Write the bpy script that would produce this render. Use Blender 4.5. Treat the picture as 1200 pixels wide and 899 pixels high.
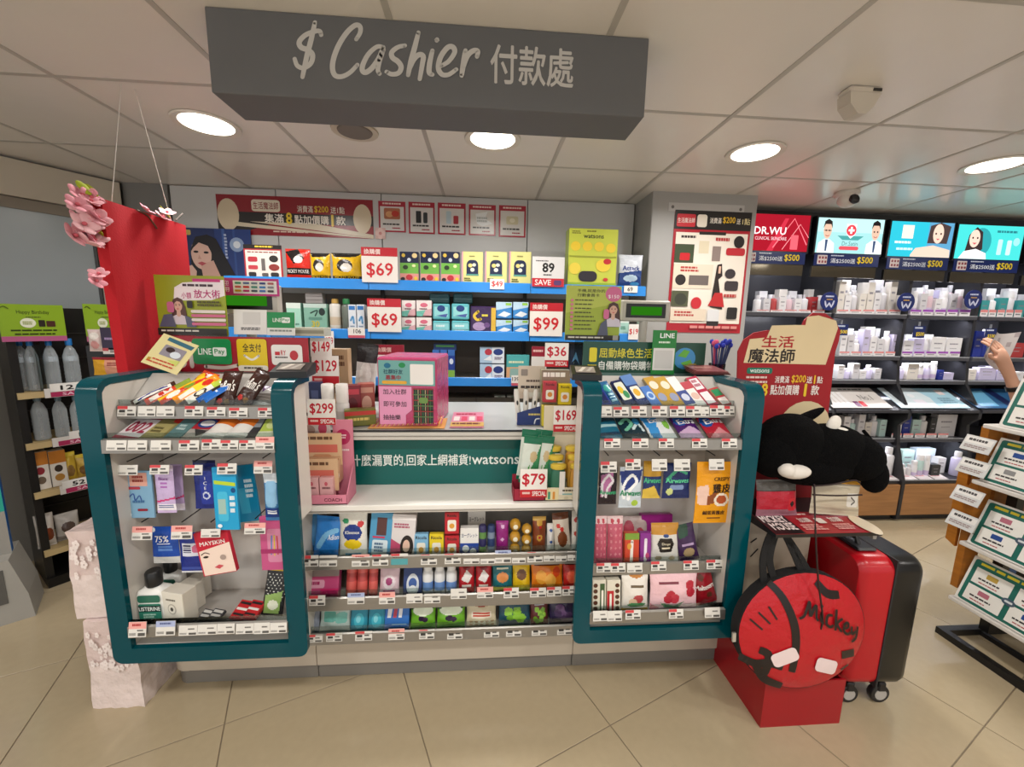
import bpy, math, random
import numpy as np
from mathutils import Vector, Matrix, Euler
random.seed(7)
for _o in list(bpy.data.objects): bpy.data.objects.remove(_o)
scene = bpy.context.scene
COL = scene.collection

# ------------------------------------------------------------------ camera
F_PX, YAW, PITCH, ROLL, CAM_H = 474.9, .07505, -.15429, .01903, 1.4
_f = Vector((math.sin(YAW)*math.cos(PITCH), math.cos(YAW)*math.cos(PITCH), math.sin(PITCH)))
_r0 = Vector((math.cos(YAW), -math.sin(YAW), 0)); _u0 = _r0.cross(_f)
_r = math.cos(ROLL)*_r0 + math.sin(ROLL)*_u0
_u = -math.sin(ROLL)*_r0 + math.cos(ROLL)*_u0
CAMP = Vector((0, 0, CAM_H))
cam_data = bpy.data.cameras.new('camera'); cam = bpy.data.objects.new('camera', cam_data); COL.objects.link(cam)
cam_data.sensor_width = 36; cam_data.lens = 36*F_PX/1200; cam_data.clip_start = .02
mw = Matrix((( _r.x, _u.x, -_f.x, 0), (_r.y, _u.y, -_f.y, 0), (_r.z, _u.z, -_f.z, CAM_H), (0, 0, 0, 1)))
cam.matrix_world = mw
scene.camera = cam
def ray(x, y): return _f + _r*((x-600)/F_PX) - _u*((y-449.5)/F_PX)
def P(x, y, Y):                      # photo pixel -> point on the upright plane at distance Y
    d = ray(x, y); return CAMP + d*(Y/d.y)
def PX(x, y, X):
    d = ray(x, y); return CAMP + d*(X/d.x)
def PZ(x, y, z):
    d = ray(x, y); return CAMP + d*((z-CAM_H)/d.z)

# ------------------------------------------------------------------ world, lights, exposure
world = bpy.data.worlds.new('shop_ambience'); scene.world = world; world.use_nodes = True
world.node_tree.nodes['Background'].inputs[0].default_value = (1, .985, .97, 1)
world.node_tree.nodes['Background'].inputs[1].default_value = 1.0
scene.view_settings.view_transform = 'Standard'; scene.view_settings.look = 'None'
scene.view_settings.exposure = 0.12; scene.view_settings.gamma = 1; scene.view_settings.use_curve_mapping = False
LAMP_W = 9.5
CEIL = 2.188
LAMPS = [(-1.155, 1.93), (.04, 1.93), (1.25, 1.93), (2.47, 1.93), (3.67, 1.93)] + [(x, y) for y in (.1, -1.7) for x in (-2.36, -1.155, .04, 1.25, 2.47, 3.67)]
for lx, ly in LAMPS:
    ld = bpy.data.lights.new('downlight_beam', 'AREA'); ld.shape = 'DISK'; ld.size = .19; ld.energy = LAMP_W; ld.color = (1, .965, .925); ld.spread = math.radians(165)
    lo = bpy.data.objects.new('downlight_beam', ld); lo.location = (lx, ly, CEIL-.012); COL.objects.link(lo)

# ------------------------------------------------------------------ colours and materials
def lin(h):
    if not isinstance(h, str): return h
    o = []
    for i in (0, 2, 4):
        v = int(h[i:i+2], 16)/255
        o.append(v/12.92 if v <= .04045 else ((v+.055)/1.055)**2.4)
    return (o[0], o[1], o[2], 1)
MATS = {}
def mat(name):
    if name in MATS: return MATS[name]
    m = bpy.data.materials.new(name); m.use_nodes = True; nt = m.node_tree; N = nt.nodes; L = nt.links
    b = N['Principled BSDF']; b.inputs['IOR'].default_value = 1.45
    att = N.new('ShaderNodeAttribute'); att.attribute_name = 'Col'
    tc = N.new('ShaderNodeTexCoord')
    def noise(scale, detail=3, vec='Object'):
        n = N.new('ShaderNodeTexNoise'); n.inputs['Scale'].default_value = scale; n.inputs['Detail'].default_value = detail
        L.new(tc.outputs[vec], n.inputs['Vector']); return n
    def bump(n, s, d=.01):
        k = N.new('ShaderNodeBump'); k.inputs['Strength'].default_value = s; k.inputs['Distance'].default_value = d
        L.new(n.outputs[0], k.inputs['Height']); L.new(k.outputs[0], b.inputs['Normal'])
    def tint(n, lo, hi):                 # colour attribute, gently varied by noise
        mr = N.new('ShaderNodeMapRange'); mr.inputs['To Min'].default_value = lo; mr.inputs['To Max'].default_value = hi
        L.new(n.outputs[0], mr.inputs['Value'])
        mx = N.new('ShaderNodeMix'); mx.data_type = 'RGBA'; mx.blend_type = 'MULTIPLY'; mx.inputs[0].default_value = 1
        L.new(att.outputs[0], mx.inputs[6]); L.new(mr.outputs[0], mx.inputs[7]); L.new(mx.outputs[2], b.inputs['Base Color'])
    R = b.inputs['Roughness']
    if name == 'matte': R.default_value = .62; tint(noise(9), .94, 1.05)
    elif name == 'gloss': R.default_value = .28; tint(noise(7), .96, 1.04)
    elif name == 'lacquer': R.default_value = .16; b.inputs['Specular IOR Level'].default_value = .28; tint(noise(5), .97, 1.03)
    elif name == 'film':
        R.default_value = .27; tint(noise(6), .95, 1.05); bump(noise(34, 4), .6, .008)
    elif name == 'wrap':                 # crinkled clear-coated wrapping
        R.default_value = .2; tint(noise(12), .9, 1.12); bump(noise(26, 5), .8, .01)
    elif name == 'fabric': R.default_value = .85; tint(noise(14), .9, 1.1); bump(noise(160, 2), .25, .003)
    elif name == 'plush': R.default_value = 1; tint(noise(60), .7, 1.3); bump(noise(220, 3), .7, .01); b.inputs['Specular IOR Level'].default_value = .1
    elif name == 'metal': b.inputs['Metallic'].default_value = .75; R.default_value = .34; tint(noise(20), .95, 1.05)
    elif name == 'mirror': b.inputs['Metallic'].default_value = 1; R.default_value = .08; tint(noise(4), .97, 1.0)
    elif name == 'floor':
        b.inputs['Roughness'].default_value = .17; tint(noise(22, 6, 'Generated'), .93, 1.05)
        n2 = noise(3); mr = N.new('ShaderNodeMapRange'); mr.inputs['To Min'].default_value = .1; mr.inputs['To Max'].default_value = .26; L.new(n2.outputs[0], mr.inputs['Value']); L.new(mr.outputs[0], R)
    elif name == 'ceil': R.default_value = .24; tint(noise(5), .97, 1.03); bump(noise(9, 2), .05, .01)
    elif name == 'wall': R.default_value = .5; tint(noise(4), .96, 1.03)
    elif name == 'wood':
        w = N.new('ShaderNodeTexNoise'); w.inputs['Scale'].default_value = 6; w.inputs['Detail'].default_value = 6
        mp = N.new('ShaderNodeMapping'); mp.inputs['Scale'].default_value = (.6, 1, 9); L.new(tc.outputs['Object'], mp.inputs[0]); L.new(mp.outputs[0], w.inputs['Vector'])
        tint(w, .55, 1.4); R.default_value = .45
    elif name == 'clear':
        out = N['Material Output']; tr = N.new('ShaderNodeBsdfTransparent'); gl = N.new('ShaderNodeBsdfGlossy'); gl.inputs['Roughness'].default_value = .06
        mx = N.new('ShaderNodeMixShader'); fr = N.new('ShaderNodeFresnel'); fr.inputs[0].default_value = 1.4
        L.new(att.outputs[0], tr.inputs[0]); L.new(fr.outputs[0], mx.inputs[0]); L.new(tr.outputs[0], mx.inputs[1]); L.new(gl.outputs[0], mx.inputs[2]); L.new(mx.outputs[0], out.inputs[0])
    elif name == 'pet':                  # ribbed clear plastic bottle with water
        out = N['Material Output']; tr = N.new('ShaderNodeBsdfTransparent'); mx = N.new('ShaderNodeMixShader'); lw = N.new('ShaderNodeLayerWeight'); lw.inputs[0].default_value = .45
        mr = N.new('ShaderNodeMapRange'); mr.inputs['To Min'].default_value = .35; mr.inputs['To Max'].default_value = .9; L.new(lw.outputs['Facing'], mr.inputs['Value']); L.new(mr.outputs[0], mx.inputs[0])
        R.default_value = .08; L.new(att.outputs[0], b.inputs['Base Color']); L.new(tr.outputs[0], mx.inputs[1]); L.new(b.outputs[0], mx.inputs[2]); L.new(mx.outputs[0], out.inputs[0])
    elif name in ('screen', 'lamp', 'lcd'):
        em = N.new('ShaderNodeEmission'); L.new(att.outputs[0], em.inputs[0]); em.inputs[1].default_value = {'screen': 1.35, 'lamp': 6, 'lcd': .55}[name]
        L.new(em.outputs[0], N['Material Output'].inputs[0])
    MATS[name] = m; return m

# ------------------------------------------------------------------ mesh builder
TXT = {}
def text2d(s, bold=0):
    k = s
    if k in TXT: return TXT[k]
    c = bpy.data.curves.new('lettering', 'FONT'); c.body = s; c.dimensions = '2D'; c.fill_mode = 'FRONT'; c.resolution_u = 2; c.offset = 0
    o = bpy.data.objects.new('lettering', c); COL.objects.link(o)
    dg = bpy.context.evaluated_depsgraph_get(); ev = o.evaluated_get(dg); me = ev.to_mesh()
    nv = len(me.vertices); a = np.zeros(nv*3); me.vertices.foreach_get('co', a); a = a.reshape(-1, 3)[:, :2].copy()
    fs = [tuple(p.vertices) for p in me.polygons]
    ev.to_mesh_clear(); bpy.data.objects.remove(o); bpy.data.curves.remove(c)
    if nv:
        lo = a.min(0); hi = a.max(0); a -= (lo+hi)/2; sz = hi-lo
    else: sz = np.array([1, 1])
    TXT[k] = (a, fs, sz); return TXT[k]

def spline(pts, n=6):
    if len(pts) < 3: return [tuple(q) for q in pts]
    o = []; q = [pts[0]]+list(pts)+[pts[-1]]
    for i in range(1, len(q)-2):
        a, b, c, d = (np.array(q[i-1], float), np.array(q[i], float), np.array(q[i+1], float), np.array(q[i+2], float))
        for k in range(n):
            t = k/n; o.append(tuple(.5*((2*b)+(c-a)*t+(2*a-5*b+4*c-d)*t*t+(3*b-a-3*c+d)*t**3)))
    o.append(tuple(pts[-1])); return o

class MB:
    def __init__(s): s.v = []; s.f = []; s.c = []; s.m = []; s.T = None
    def V(s, p):
        p = Vector(p)
        if s.T is not None: p = s.T @ p
        s.v.append(p[:]); return len(s.v)-1
    def face(s, ids, c, m): s.f.append(tuple(ids)); s.c.append(lin(c)); s.m.append(m)
    def poly(s, pts, c, m='gloss'): s.face([s.V(p) for p in pts], c, m)
    def box(s, a, b, c, m='gloss', bev=0, top=None, sides=None):
        (x0, y0, z0), (x1, y1, z1) = a, b; sides = sides or c; top = top or sides
        if bev <= 0:
            i = [s.V((x, y, z)) for x in (x0, x1) for y in (y0, y1) for z in (z0, z1)]
            for q, cc in (((0, 4, 5, 1), c), ((6, 2, 3, 7), sides), ((2, 0, 1, 3), sides), ((4, 6, 7, 5), sides), ((1, 5, 7, 3), top), ((2, 6, 4, 0), sides)): s.face([i[k] for k in q], cc, m)
            return
        k = min(bev, .49*abs(x1-x0), .49*abs(y1-y0), .49*abs(z1-z0)); I = {}
        for sx in (0, 1):
            for sy in (0, 1):
                for sz in (0, 1):
                    X = (x0, x1)[sx]; Y = (y0, y1)[sy]; Z = (z0, z1)[sz]; dx = (k, -k)[sx]; dy = (k, -k)[sy]; dz = (k, -k)[sz]
                    I[sx, sy, sz] = (s.V((X, Y+dy, Z+dz)), s.V((X+dx, Y, Z+dz)), s.V((X+dx, Y+dy, Z)))
        g = lambda x, y, z, w: I[x, y, z][w]
        F = s.face
        F([g(0, 0, 0, 1), g(1, 0, 0, 1), g(1, 0, 1, 1), g(0, 0, 1, 1)], c, m)
        F([g(1, 1, 0, 1), g(0, 1, 0, 1), g(0, 1, 1, 1), g(1, 1, 1, 1)], sides, m)
        F([g(0, 1, 0, 0), g(0, 0, 0, 0), g(0, 0, 1, 0), g(0, 1, 1, 0)], sides, m)
        F([g(1, 0, 0, 0), g(1, 1, 0, 0), g(1, 1, 1, 0), g(1, 0, 1, 0)], sides, m)
        F([g(0, 0, 1, 2), g(1, 0, 1, 2), g(1, 1, 1, 2), g(0, 1, 1, 2)], top, m)
        F([g(0, 1, 0, 2), g(1, 1, 0, 2), g(1, 0, 0, 2), g(0, 0, 0, 2)], sides, m)
        for y in (0, 1):
            for z in (0, 1): F([g(0, y, z, 1), g(1, y, z, 1), g(1, y, z, 2), g(0, y, z, 2)], sides, m)
        for x in (0, 1):
            for z in (0, 1): F([g(x, 0, z, 0), g(x, 1, z, 0), g(x, 1, z, 2), g(x, 0, z, 2)], sides, m)
            for y in (0, 1): F([g(x, y, 0, 0), g(x, y, 1, 0), g(x, y, 1, 1), g(x, y, 0, 1)], sides, m)
            for y in (0, 1):
                for z in (0, 1): F([g(x, y, z, 0), g(x, y, z, 1), g(x, y, z, 2)], sides, m)
    def lathe(s, prof, c, m='gloss', n=16, cx=0, cy=0, cols=None, sq=1, oval=1):
        rings = []
        for r, z in prof:
            ring = []
            for k in range(n):
                t = 2*math.pi*(k+.5)/n; ct, st = math.cos(t), math.sin(t)
                if sq < 1: ct = math.copysign(abs(ct)**sq, ct); st = math.copysign(abs(st)**sq, st)
                ring.append(s.V((cx+r*ct, cy+r*st*oval, z)))
            rings.append(ring)
        for i in range(len(rings)-1):
            cc = cols[i] if cols else c
            for k in range(n): s.face((rings[i][k], rings[i][(k+1) % n], rings[i+1][(k+1) % n], rings[i+1][k]), cc, m)
        s.face(rings[0][::-1], cols[0] if cols else c, m); s.face(rings[-1], cols[-1] if cols else c, m)
    def prism(s, pts, y0, y1, c, m='gloss', side=None):     # outline in x,z extruded in y
        a = [s.V((x, y0, z)) for x, z in pts]; b = [s.V((x, y1, z)) for x, z in pts]; n = len(pts)
        s.face(a, c, m); s.face(b[::-1], side or c, m)
        for i in range(n): s.face((a[i], b[i], b[(i+1) % n], a[(i+1) % n]), side or c, m)
    def prismx(s, pts, x0, x1, c, m='gloss', side=None):    # outline in y,z extruded in x
        a = [s.V((x0, y, z)) for y, z in pts]; b = [s.V((x1, y, z)) for y, z in pts]; n = len(pts)
        s.face(a, side or c, m); s.face(b[::-1], side or c, m)
        for i in range(n): s.face((a[i], b[i], b[(i+1) % n], a[(i+1) % n]), c, m)
    def tube(s, pts, r, c, m='gloss', n=6, smooth=0):
        pts = [Vector(q) for q in (spline(pts, smooth) if smooth else pts)]; rings = []
        for i, q in enumerate(pts):
            d = (pts[min(i+1, len(pts)-1)]-pts[max(i-1, 0)]).normalized()
            e1 = d.cross(Vector((0, 0, 1)) if abs(d.z) < .9 else Vector((1, 0, 0))).normalized(); e2 = d.cross(e1)
            rr = r[i] if isinstance(r, (list, tuple)) else r
            rings.append([s.V(q+(e1*math.cos(2*math.pi*k/n)+e2*math.sin(2*math.pi*k/n))*rr) for k in range(n)])
        for i in range(len(rings)-1):
            for k in range(n): s.face((rings[i][k], rings[i][(k+1) % n], rings[i+1][(k+1) % n], rings[i+1][k]), c, m)
        s.face(rings[0][::-1], c, m); s.face(rings[-1], c, m)
    def ell(s, ctr, rad, c, m='matte', rot=(0, 0, 0), nu=16, nv=10):
        R = Euler(rot).to_matrix(); ctr = Vector(ctr); rows = []
        for j in range(1, nv):
            ph = math.pi*j/nv-math.pi/2
            rows.append([s.V(ctr+R @ Vector((rad[0]*math.cos(ph)*math.cos(2*math.pi*k/nu), rad[1]*math.cos(ph)*math.sin(2*math.pi*k/nu), rad[2]*math.sin(ph)))) for k in range(nu)])
        bo = s.V(ctr+R @ Vector((0, 0, -rad[2]))); tp = s.V(ctr+R @ Vector((0, 0, rad[2])))
        for j in range(len(rows)-1):
            for k in range(nu): s.face((rows[j][k], rows[j][(k+1) % nu], rows[j+1][(k+1) % nu], rows[j+1][k]), c, m)
        for k in range(nu):
            s.face((bo, rows[0][(k+1) % nu], rows[0][k]), c, m); s.face((tp, rows[-1][k], rows[-1][(k+1) % nu]), c, m)
    def build(s, name, parent=None, loc=(0, 0, 0), rot=(0, 0, 0), smooth=False):
        me = bpy.data.meshes.new(name); me.from_pydata(s.v, [], s.f); me.update()
        at = me.attributes.new('Col', 'FLOAT_COLOR', 'FACE'); at.data.foreach_set('color', np.array(s.c, dtype=np.float32).ravel())
        names = []
        for q in s.m:
            if q not in names: names.append(q)
        for q in names: me.materials.append(mat(q))
        ix = {q: i for i, q in enumerate(names)}
        me.polygons.foreach_set('material_index', [ix[q] for q in s.m])
        if smooth:
            me.polygons.foreach_set('use_smooth', [True]*len(s.f)); me.set_sharp_from_angle(angle=math.radians(38))
        o = bpy.data.objects.new(name, me); COL.objects.link(o); o.location = loc; o.rotation_euler = rot
        if parent: o.parent = parent
        return o
    # ---- flat printing
    def paint(s, O, U, V, w, h, ops, m='gloss', eps=.0003, k0=1):
        """print the operations on the flat rectangle with top-left corner O, right axis U, up axis V"""
        O = Vector(O); U = Vector(U); V = Vector(V); N = U.cross(V)
        k = k0
        for op in ops:
            q = op[0]
            mp = lambda x, y: O+U*(x*w)-V*(y*h)+N*(eps*k)
            if q == 't':
                _, tx, cx, cy, th, c, mw_, bd = op
                a, fs, sz = text2d(tx, bd)
                if not len(a): continue
                sy = th*h/sz[1]; sx = sy
                if mw_ < 0: sx = -mw_*w/sz[0]
                elif mw_ and sx*sz[0] > mw_*w: sx = mw_*w/sz[0]
                ctr = mp(cx, cy)
                for kk, (bx_, by_) in enumerate(((-bd, 0), (bd, 0), (0, bd), (0, -bd)) if bd else ((0, 0),)):
                    base = len(s.v)
                    for x, y in a: s.V(ctr+U*((x+bx_)*sx)+V*((y+by_)*sy)+N*(kk*.0001))
                    for ff in fs: s.face([base+i for i in ff], c, m)
            elif q == 'l':
                _, pts, wd, c = op
                P2 = [np.array((x*w, -y*h)) for x, y in pts]; hw = wd*h/2
                base = len(s.v); nn = len(P2)
                for i, a in enumerate(P2):
                    d = P2[min(i+1, nn-1)]-P2[max(i-1, 0)]; d = d/(np.linalg.norm(d)+1e-9); pn = np.array((-d[1], d[0]))*hw
                    for sg in (1, -1):
                        g = a+sg*pn; s.V(O+U*g[0]+V*g[1]+N*(eps*k))
                for i in range(nn-1): s.face((base+2*i, base+2*i+1, base+2*i+3, base+2*i+2), c, m)
                for g in (P2[0], P2[-1]):
                    s.poly([O+U*(g[0]+hw*math.cos(t))+V*(g[1]+hw*math.sin(t))+N*(eps*k) for t in [2*math.pi*j/10 for j in range(10)]], c, m)
            elif q == 'n':
                _, x0, y0, x1, y1, rows, c = op
                rh = (y1-y0)/rows
                rnd = random.Random(int((x0+y0*7+x1*13)*1000)+rows)
                for i in range(rows):
                    x = x0; xe = x1-(x1-x0)*.25*rnd.random()
                    while x < xe:
                        ww = min((x1-x0)*rnd.uniform(.08, .2), xe-x); s.poly([mp(x, y0+i*rh+rh*.65), mp(x+ww, y0+i*rh+rh*.65), mp(x+ww, y0+i*rh), mp(x, y0+i*rh)], c, m); x += ww+(x1-x0)*.025
            else:
                s.poly([mp(x, y) for x, y in outline(op)], op[-1], m)
            k += 1
def outline(op):
    q = op[0]
    if q == 'r': _, x0, y0, x1, y1, c = op; return [(x0, y1), (x1, y1), (x1, y0), (x0, y0)]
    if q == 'e': _, cx, cy, rx, ry, c = op; return [(cx+rx*math.cos(t), cy-ry*math.sin(t)) for t in [2*math.pi*j/22 for j in range(22)]]
    if q == 'p':
        pts = op[1]; ar = sum(pts[i][0]*pts[(i+1) % len(pts)][1]-pts[(i+1) % len(pts)][0]*pts[i][1] for i in range(len(pts)))
        return pts[::-1] if ar > 0 else pts
    if q == 'rr':
        _, x0, y0, x1, y1, rx, ry, c = op; o = []
        for cx, cy, a0 in ((x1-rx, y0+ry, 0), (x0+rx, y0+ry, 90), (x0+rx, y1-ry, 180), (x1-rx, y1-ry, 270)):
            for j in range(5): t = math.radians(a0+j*22.5); o.append((cx+rx*math.cos(t), cy-ry*math.sin(t)))
        return o
def r(x0, y0, x1, y1, c): return ('r', x0, y0, x1, y1, c)
def e(cx, cy, rx, ry, c): return ('e', cx, cy, rx, ry, c)
def p(pts, c): return ('p', pts, c)
def rr(x0, y0, x1, y1, rx, ry, c): return ('rr', x0, y0, x1, y1, rx, ry, c)
def t(s, cx, cy, h, c, mw=0, b=0): return ('t', s, cx, cy, h, c, mw, b)
def l(pts, w, c, sm=5): return ('l', spline(pts, sm), w, c)
def n(x0, y0, x1, y1, rows, c): return ('n', x0, y0, x1, y1, rows, c)

def inpoly(px, py, pts):
    ins = np.zeros(px.shape, bool); j = len(pts)-1
    for i in range(len(pts)):
        xi, yi = pts[i]; xj, yj = pts[j]
        cond = ((yi > py) != (yj > py)) & (px < (xj-xi)*(py-yi)/(yj-yi+1e-12)+xi); ins ^= cond; j = i
    return ins

# ------------------------------------------------------------------ scene-graph helpers
def tag(o, label, cat, group=None):
    o['label'] = label; o['category'] = cat
    if group: o['group'] = group
    return o
def struct(o, label=None, cat=None):
    o['kind'] = 'structure'
    if label: o['label'] = label
    if cat: o['category'] = cat
    return o
def empty(name, label=None, cat=None, loc=(0, 0, 0), rot=(0, 0, 0), group=None):
    o = bpy.data.objects.new(name, None); COL.objects.link(o); o.location = loc; o.rotation_euler = rot; o.empty_display_size = .05
    if label: tag(o, label, cat, group)
    return o
def fit(x0, y0, x1, y1, Y, a=90, z=None):
    xm = (x0+x1)/2; ym = (y0+y1)/2; B = P(xm, y1, Y)
    if z is not None: B.z = z
    ar = math.radians(a); dv = Vector((0, math.cos(ar), math.sin(ar))); nv = Vector((0, -math.sin(ar), math.cos(ar)))
    d = ray(xm, y0); T = CAMP+d*(nv.dot(B-CAMP)/nv.dot(d)); h = max(.004, (T-B).dot(dv))
    w = (P(x1, ym, Y)-P(x0, ym, Y)).x*(1+.5*h*math.cos(ar)/Y)
    return B.x, B.z, w, h

# ---- product bodies, all in local space: x centred, z up from 0, front at y=0, depth to +y
FR = (Vector((1, 0, 0)), Vector((0, 0, 1)))
def k_box(mb, w, h, d, col, ops, side=None, m='gloss', bev=.0015, **kw):
    mb.box((-w/2, 0, 0), (w/2, d, h), col, m, bev, sides=side or col)
    mb.paint((-w/2, 0, h), *FR, w, h, ops, m)
def k_card(mb, w, h, d, col, ops, side=None, m='gloss', **kw):
    mb.box((-w/2, 0, 0), (w/2, d, h), col, m, 0, sides=side or col)
    mb.paint((-w/2, 0, h), *FR, w, h, ops, m)
def k_pouch(mb, w, h, d, col, ops, m='film', res=1, seal=.06, sag=.0, **kw):
    nu = max(10, min(44, int(w/.003)*res)); nv = max(10, min(52, int(h/.003)*res))
    rnd = random.Random(int(w*1e5+h*1e5)); ph = [rnd.uniform(0, 6.28) for _ in range(4)]
    def hgt(x, y):
        y2 = min(max((y-seal)/(1-2*seal), 0), 1)
        b = max(0, math.sin(math.pi*x))**.55*max(0, math.sin(math.pi*y2))**.6
        wr = .1*math.sin(9*x+4*y+ph[0])+.08*math.sin(15*y-6*x+ph[1])
        return d*.5*b*(1+wr)
    def pt(x, y, off=0):
        xx = (x-.5)*w*(1-.045*math.sin(math.pi*y)+.012*math.sin(11*y+ph[2])); zz = (1-y)*h
        return (xx, -hgt(x, y)-off+d*.5, zz)
    idx = [[mb.V(pt(i/nu, j/nv)) for i in range(nu+1)] for j in range(nv+1)]
    cx, cy = np.meshgrid((np.arange(nu)+.5)/nu, (np.arange(nv)+.5)/nv)
    cc = np.zeros((nv, nu), int); pal = [col]
    for op in ops:
        q = op[0]
        if q == 't': continue
        pal.append(op[-1])
        if q == 'l':
            msk = np.zeros(cx.shape, bool); asp = w/h
            pts = np.array(op[1])
            for (ax, ay) in [(pts[i]*(1-s_)+pts[i+1]*s_) for i in range(len(pts)-1) for s_ in (0, .5)]: msk |= ((cx-ax)*asp)**2+(cy-ay)**2 < (op[2]/2)**2
        elif q == 'n': msk = (cx > op[1]) & (cx < op[3]) & (cy > op[2]) & (cy < op[4]) & (((cy-op[2])/(op[4]-op[2])*op[5]) % 1 < .6)
        else: msk = inpoly(cx, cy, outline(op))
        cc[msk] = len(pal)-1
    for j in range(nv):
        for i in range(nu): mb.face((idx[j+1][i], idx[j+1][i+1], idx[j][i+1], idx[j][i]), pal[cc[j, i]], m)
    n2 = 6
    bk = [[mb.V(((i/n2-.5)*w*(1-.045*math.sin(math.pi*j/n2)), d*.5+.0008+d*.45*max(0, math.sin(math.pi*i/n2))**.6*max(0, math.sin(math.pi*j/n2))**.6, (1-j/n2)*h)) for i in range(n2+1)] for j in range(n2+1)]
    for j in range(n2):
        for i in range(n2): mb.face((bk[j][i], bk[j][i+1], bk[j+1][i+1], bk[j+1][i]), col, m)
    for op in ops:
        if op[0] != 't': continue
        _, tx, x_, y_, th, c, mw_, bd = op
        a, fs, sz = text2d(tx, bd)
        if not len(a): continue
        sy = th*h/sz[1]; sx = sy
        if mw_ < 0: sx = -mw_*w/sz[0]
        elif mw_ and sx*sz[0] > mw_*w: sx = mw_*w/sz[0]
        for kk, bx_ in enumerate((-bd, bd) if bd else (0,)):
            base = len(mb.v)
            for ax, ay in a: mb.V(pt(min(.99, max(.01, x_+(ax+bx_)*sx/w)), y_-ay*sy/h, .0016+.0002*kk))
            for ff in fs: mb.face([base+i for i in ff], c, m)
def k_cyl(mb, w, h, d, col, ops, cap=None, caph=.2, bands=(), m='gloss', sh=.12, neck=.45, capw=None, oval=1, **kw):
    """round bottle or tub: bands are (from, to, colour) in fractions of the height; returns the cap as a part"""
    R = w/2; hb = h*(1-caph) if cap else h
    zs = sorted(set([0, 1-sh]+[b for q in bands for b in q[:2] if b < 1-sh]))
    prof = [(R*.9, 0), (R, hb*.03)]; cols = [col]
    def colat(z):
        for b0, b1, c in bands:
            if b0 <= z < b1: return c
        return col
    for i, z in enumerate(zs):
        if z > 0: prof.append((R, hb*z)); cols.append(colat((zs[i-1]+z)/2))
    if sh > 0:
        prof += [(R*.9, hb*(1-sh*.5)), (R*neck, hb)]; cols += [colat(1-sh/2), col]
    mb.lathe(prof, col, m, 18, 0, R*oval, cols=cols, oval=oval)
    if cap:
        c = MB(); cr = (capw or neck*1.1)*R; c.lathe([(cr*.97, hb*.995), (cr, hb+h*caph*.15), (cr, h*.97), (cr*.9, h)], cap, 'gloss', 16, 0, R*oval)
        return [('cap', c)]
def k_barrel(mb, w, h, d, col, ops, m='film', bands=(), **kw):    # twisted candy / foil stick
    R = w/2; mb.lathe([(R*.5, 0), (R, h*.06), (R, h*.5), (R, h*.94), (R*.5, h)], col, m, 14, 0, R, cols=[col]+[c for c in bands][:2]+[col]*4 if bands else None)
    mb.paint((-w/2, -.0006, h), *FR, w, h, [o for o in ops], m)
KIND = {'box': k_box, 'card': k_card, 'pouch': k_pouch, 'cyl': k_cyl, 'barrel': k_barrel}
def I(name, label, cat, bx, Y, kind='box', col='e8e6e0', ops=(), a=90, d=.03, roll=0, yaw=0, z=None, group=None, smooth=None, parent=None, **kw):
    ar = math.radians(a); dd = kw.get('oval', 1)*0+d
    if z is not None: z = z+d*math.cos(ar)+.0018
    X, zb, w, h = fit(*bx, Y, a, z)
    w *= (math.cos(math.radians(roll))*.96 if roll else .985)
    up = .5*w*abs(math.sin(math.radians(roll))); Yb = Y
    if roll and (a < 80 or z is not None): Yb = Y+up*math.cos(ar); zb += up*math.sin(ar)
    if 15 < a < 65: lf = .005+kw.pop('lift', 0); Yb -= lf*math.sin(ar); zb += lf*math.cos(ar)
    mb = MB(); parts = KIND[kind](mb, w, h, d, col, list(ops), **kw) or []
    o = mb.build(name, parent, (X, Yb, zb), (Matrix.Rotation(math.radians(yaw), 3, 'Z') @ Matrix.Rotation(math.radians(a-90), 3, 'X') @ Matrix.Rotation(math.radians(roll), 3, 'Y')).to_euler(), smooth=(kind in ('pouch', 'cyl', 'barrel')) if smooth is None else smooth)
    for pn, pm in parts: pm.build(pn, o, smooth=True)
    if not parent: tag(o, label, cat, group)
    return o
ORD = ['first', 'second', 'third', 'fourth', 'fifth', 'sixth', 'seventh', 'eighth', 'ninth', 'tenth', 'eleventh', 'twelfth', 'thirteenth', 'fourteenth', 'fifteenth', 'sixteenth', 'seventeenth', 'eighteenth']
def tagops(st):
    ink = '3a3836'
    base = [r(.55, .72, .95, .92, '55524e'), n(.06, .72, .5, .9, 2, '8d8a86')]
    if st == 'r': return [r(0, 0, .55, .3, 'd0454a'), r(.1, .36, .42, .62, ink), n(.55, .36, .9, .56, 1, ink)]+base
    if st == 'p': return [r(0, 0, 1, .45, 'e9a59d'), n(.2, .12, .8, .35, 1, 'b03a3a'), n(.5, .52, .9, .64, 1, ink)]+base
    if st == 'v': return [r(0, 0, 1, .4, 'a9b4d6'), n(.2, .1, .8, .3, 1, '5a6590')]+base
    if st == 't': return [r(0, .45, 1, 1, '4f9aa0'), r(0, 0, .5, .2, 'd0454a'), n(.1, .25, .9, .4, 1, ink)]
    return [n(.5, .3, .9, .5, 1, '6a6762')]+base
def price_tags(rows, Y, where, group):
    """clip-on price tags along one rail; rows are (x0,y0,x1,y1,style)"""
    for i, (x0, y0, x1, y1, st) in enumerate(rows):
        kind = {'r': 'white price tag with red corner', 'p': 'pink-topped price tag', 'v': 'lavender-topped price tag', 't': 'white and teal price tag', 'w': 'plain white price tag'}[st]
        nth = 'leftmost' if i == 0 else 'rightmost' if i == len(rows)-1 else ORD[i]+' from left'
        I('price_tag', f'{kind}, {where}, {nth}', 'price tag', (x0, y0, x1, y1), Y, 'card', 'dedbd4', tagops(st), a=78, d=.0015, group=group, m='gloss')
# ================================================================== the room
TILE = .6
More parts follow.
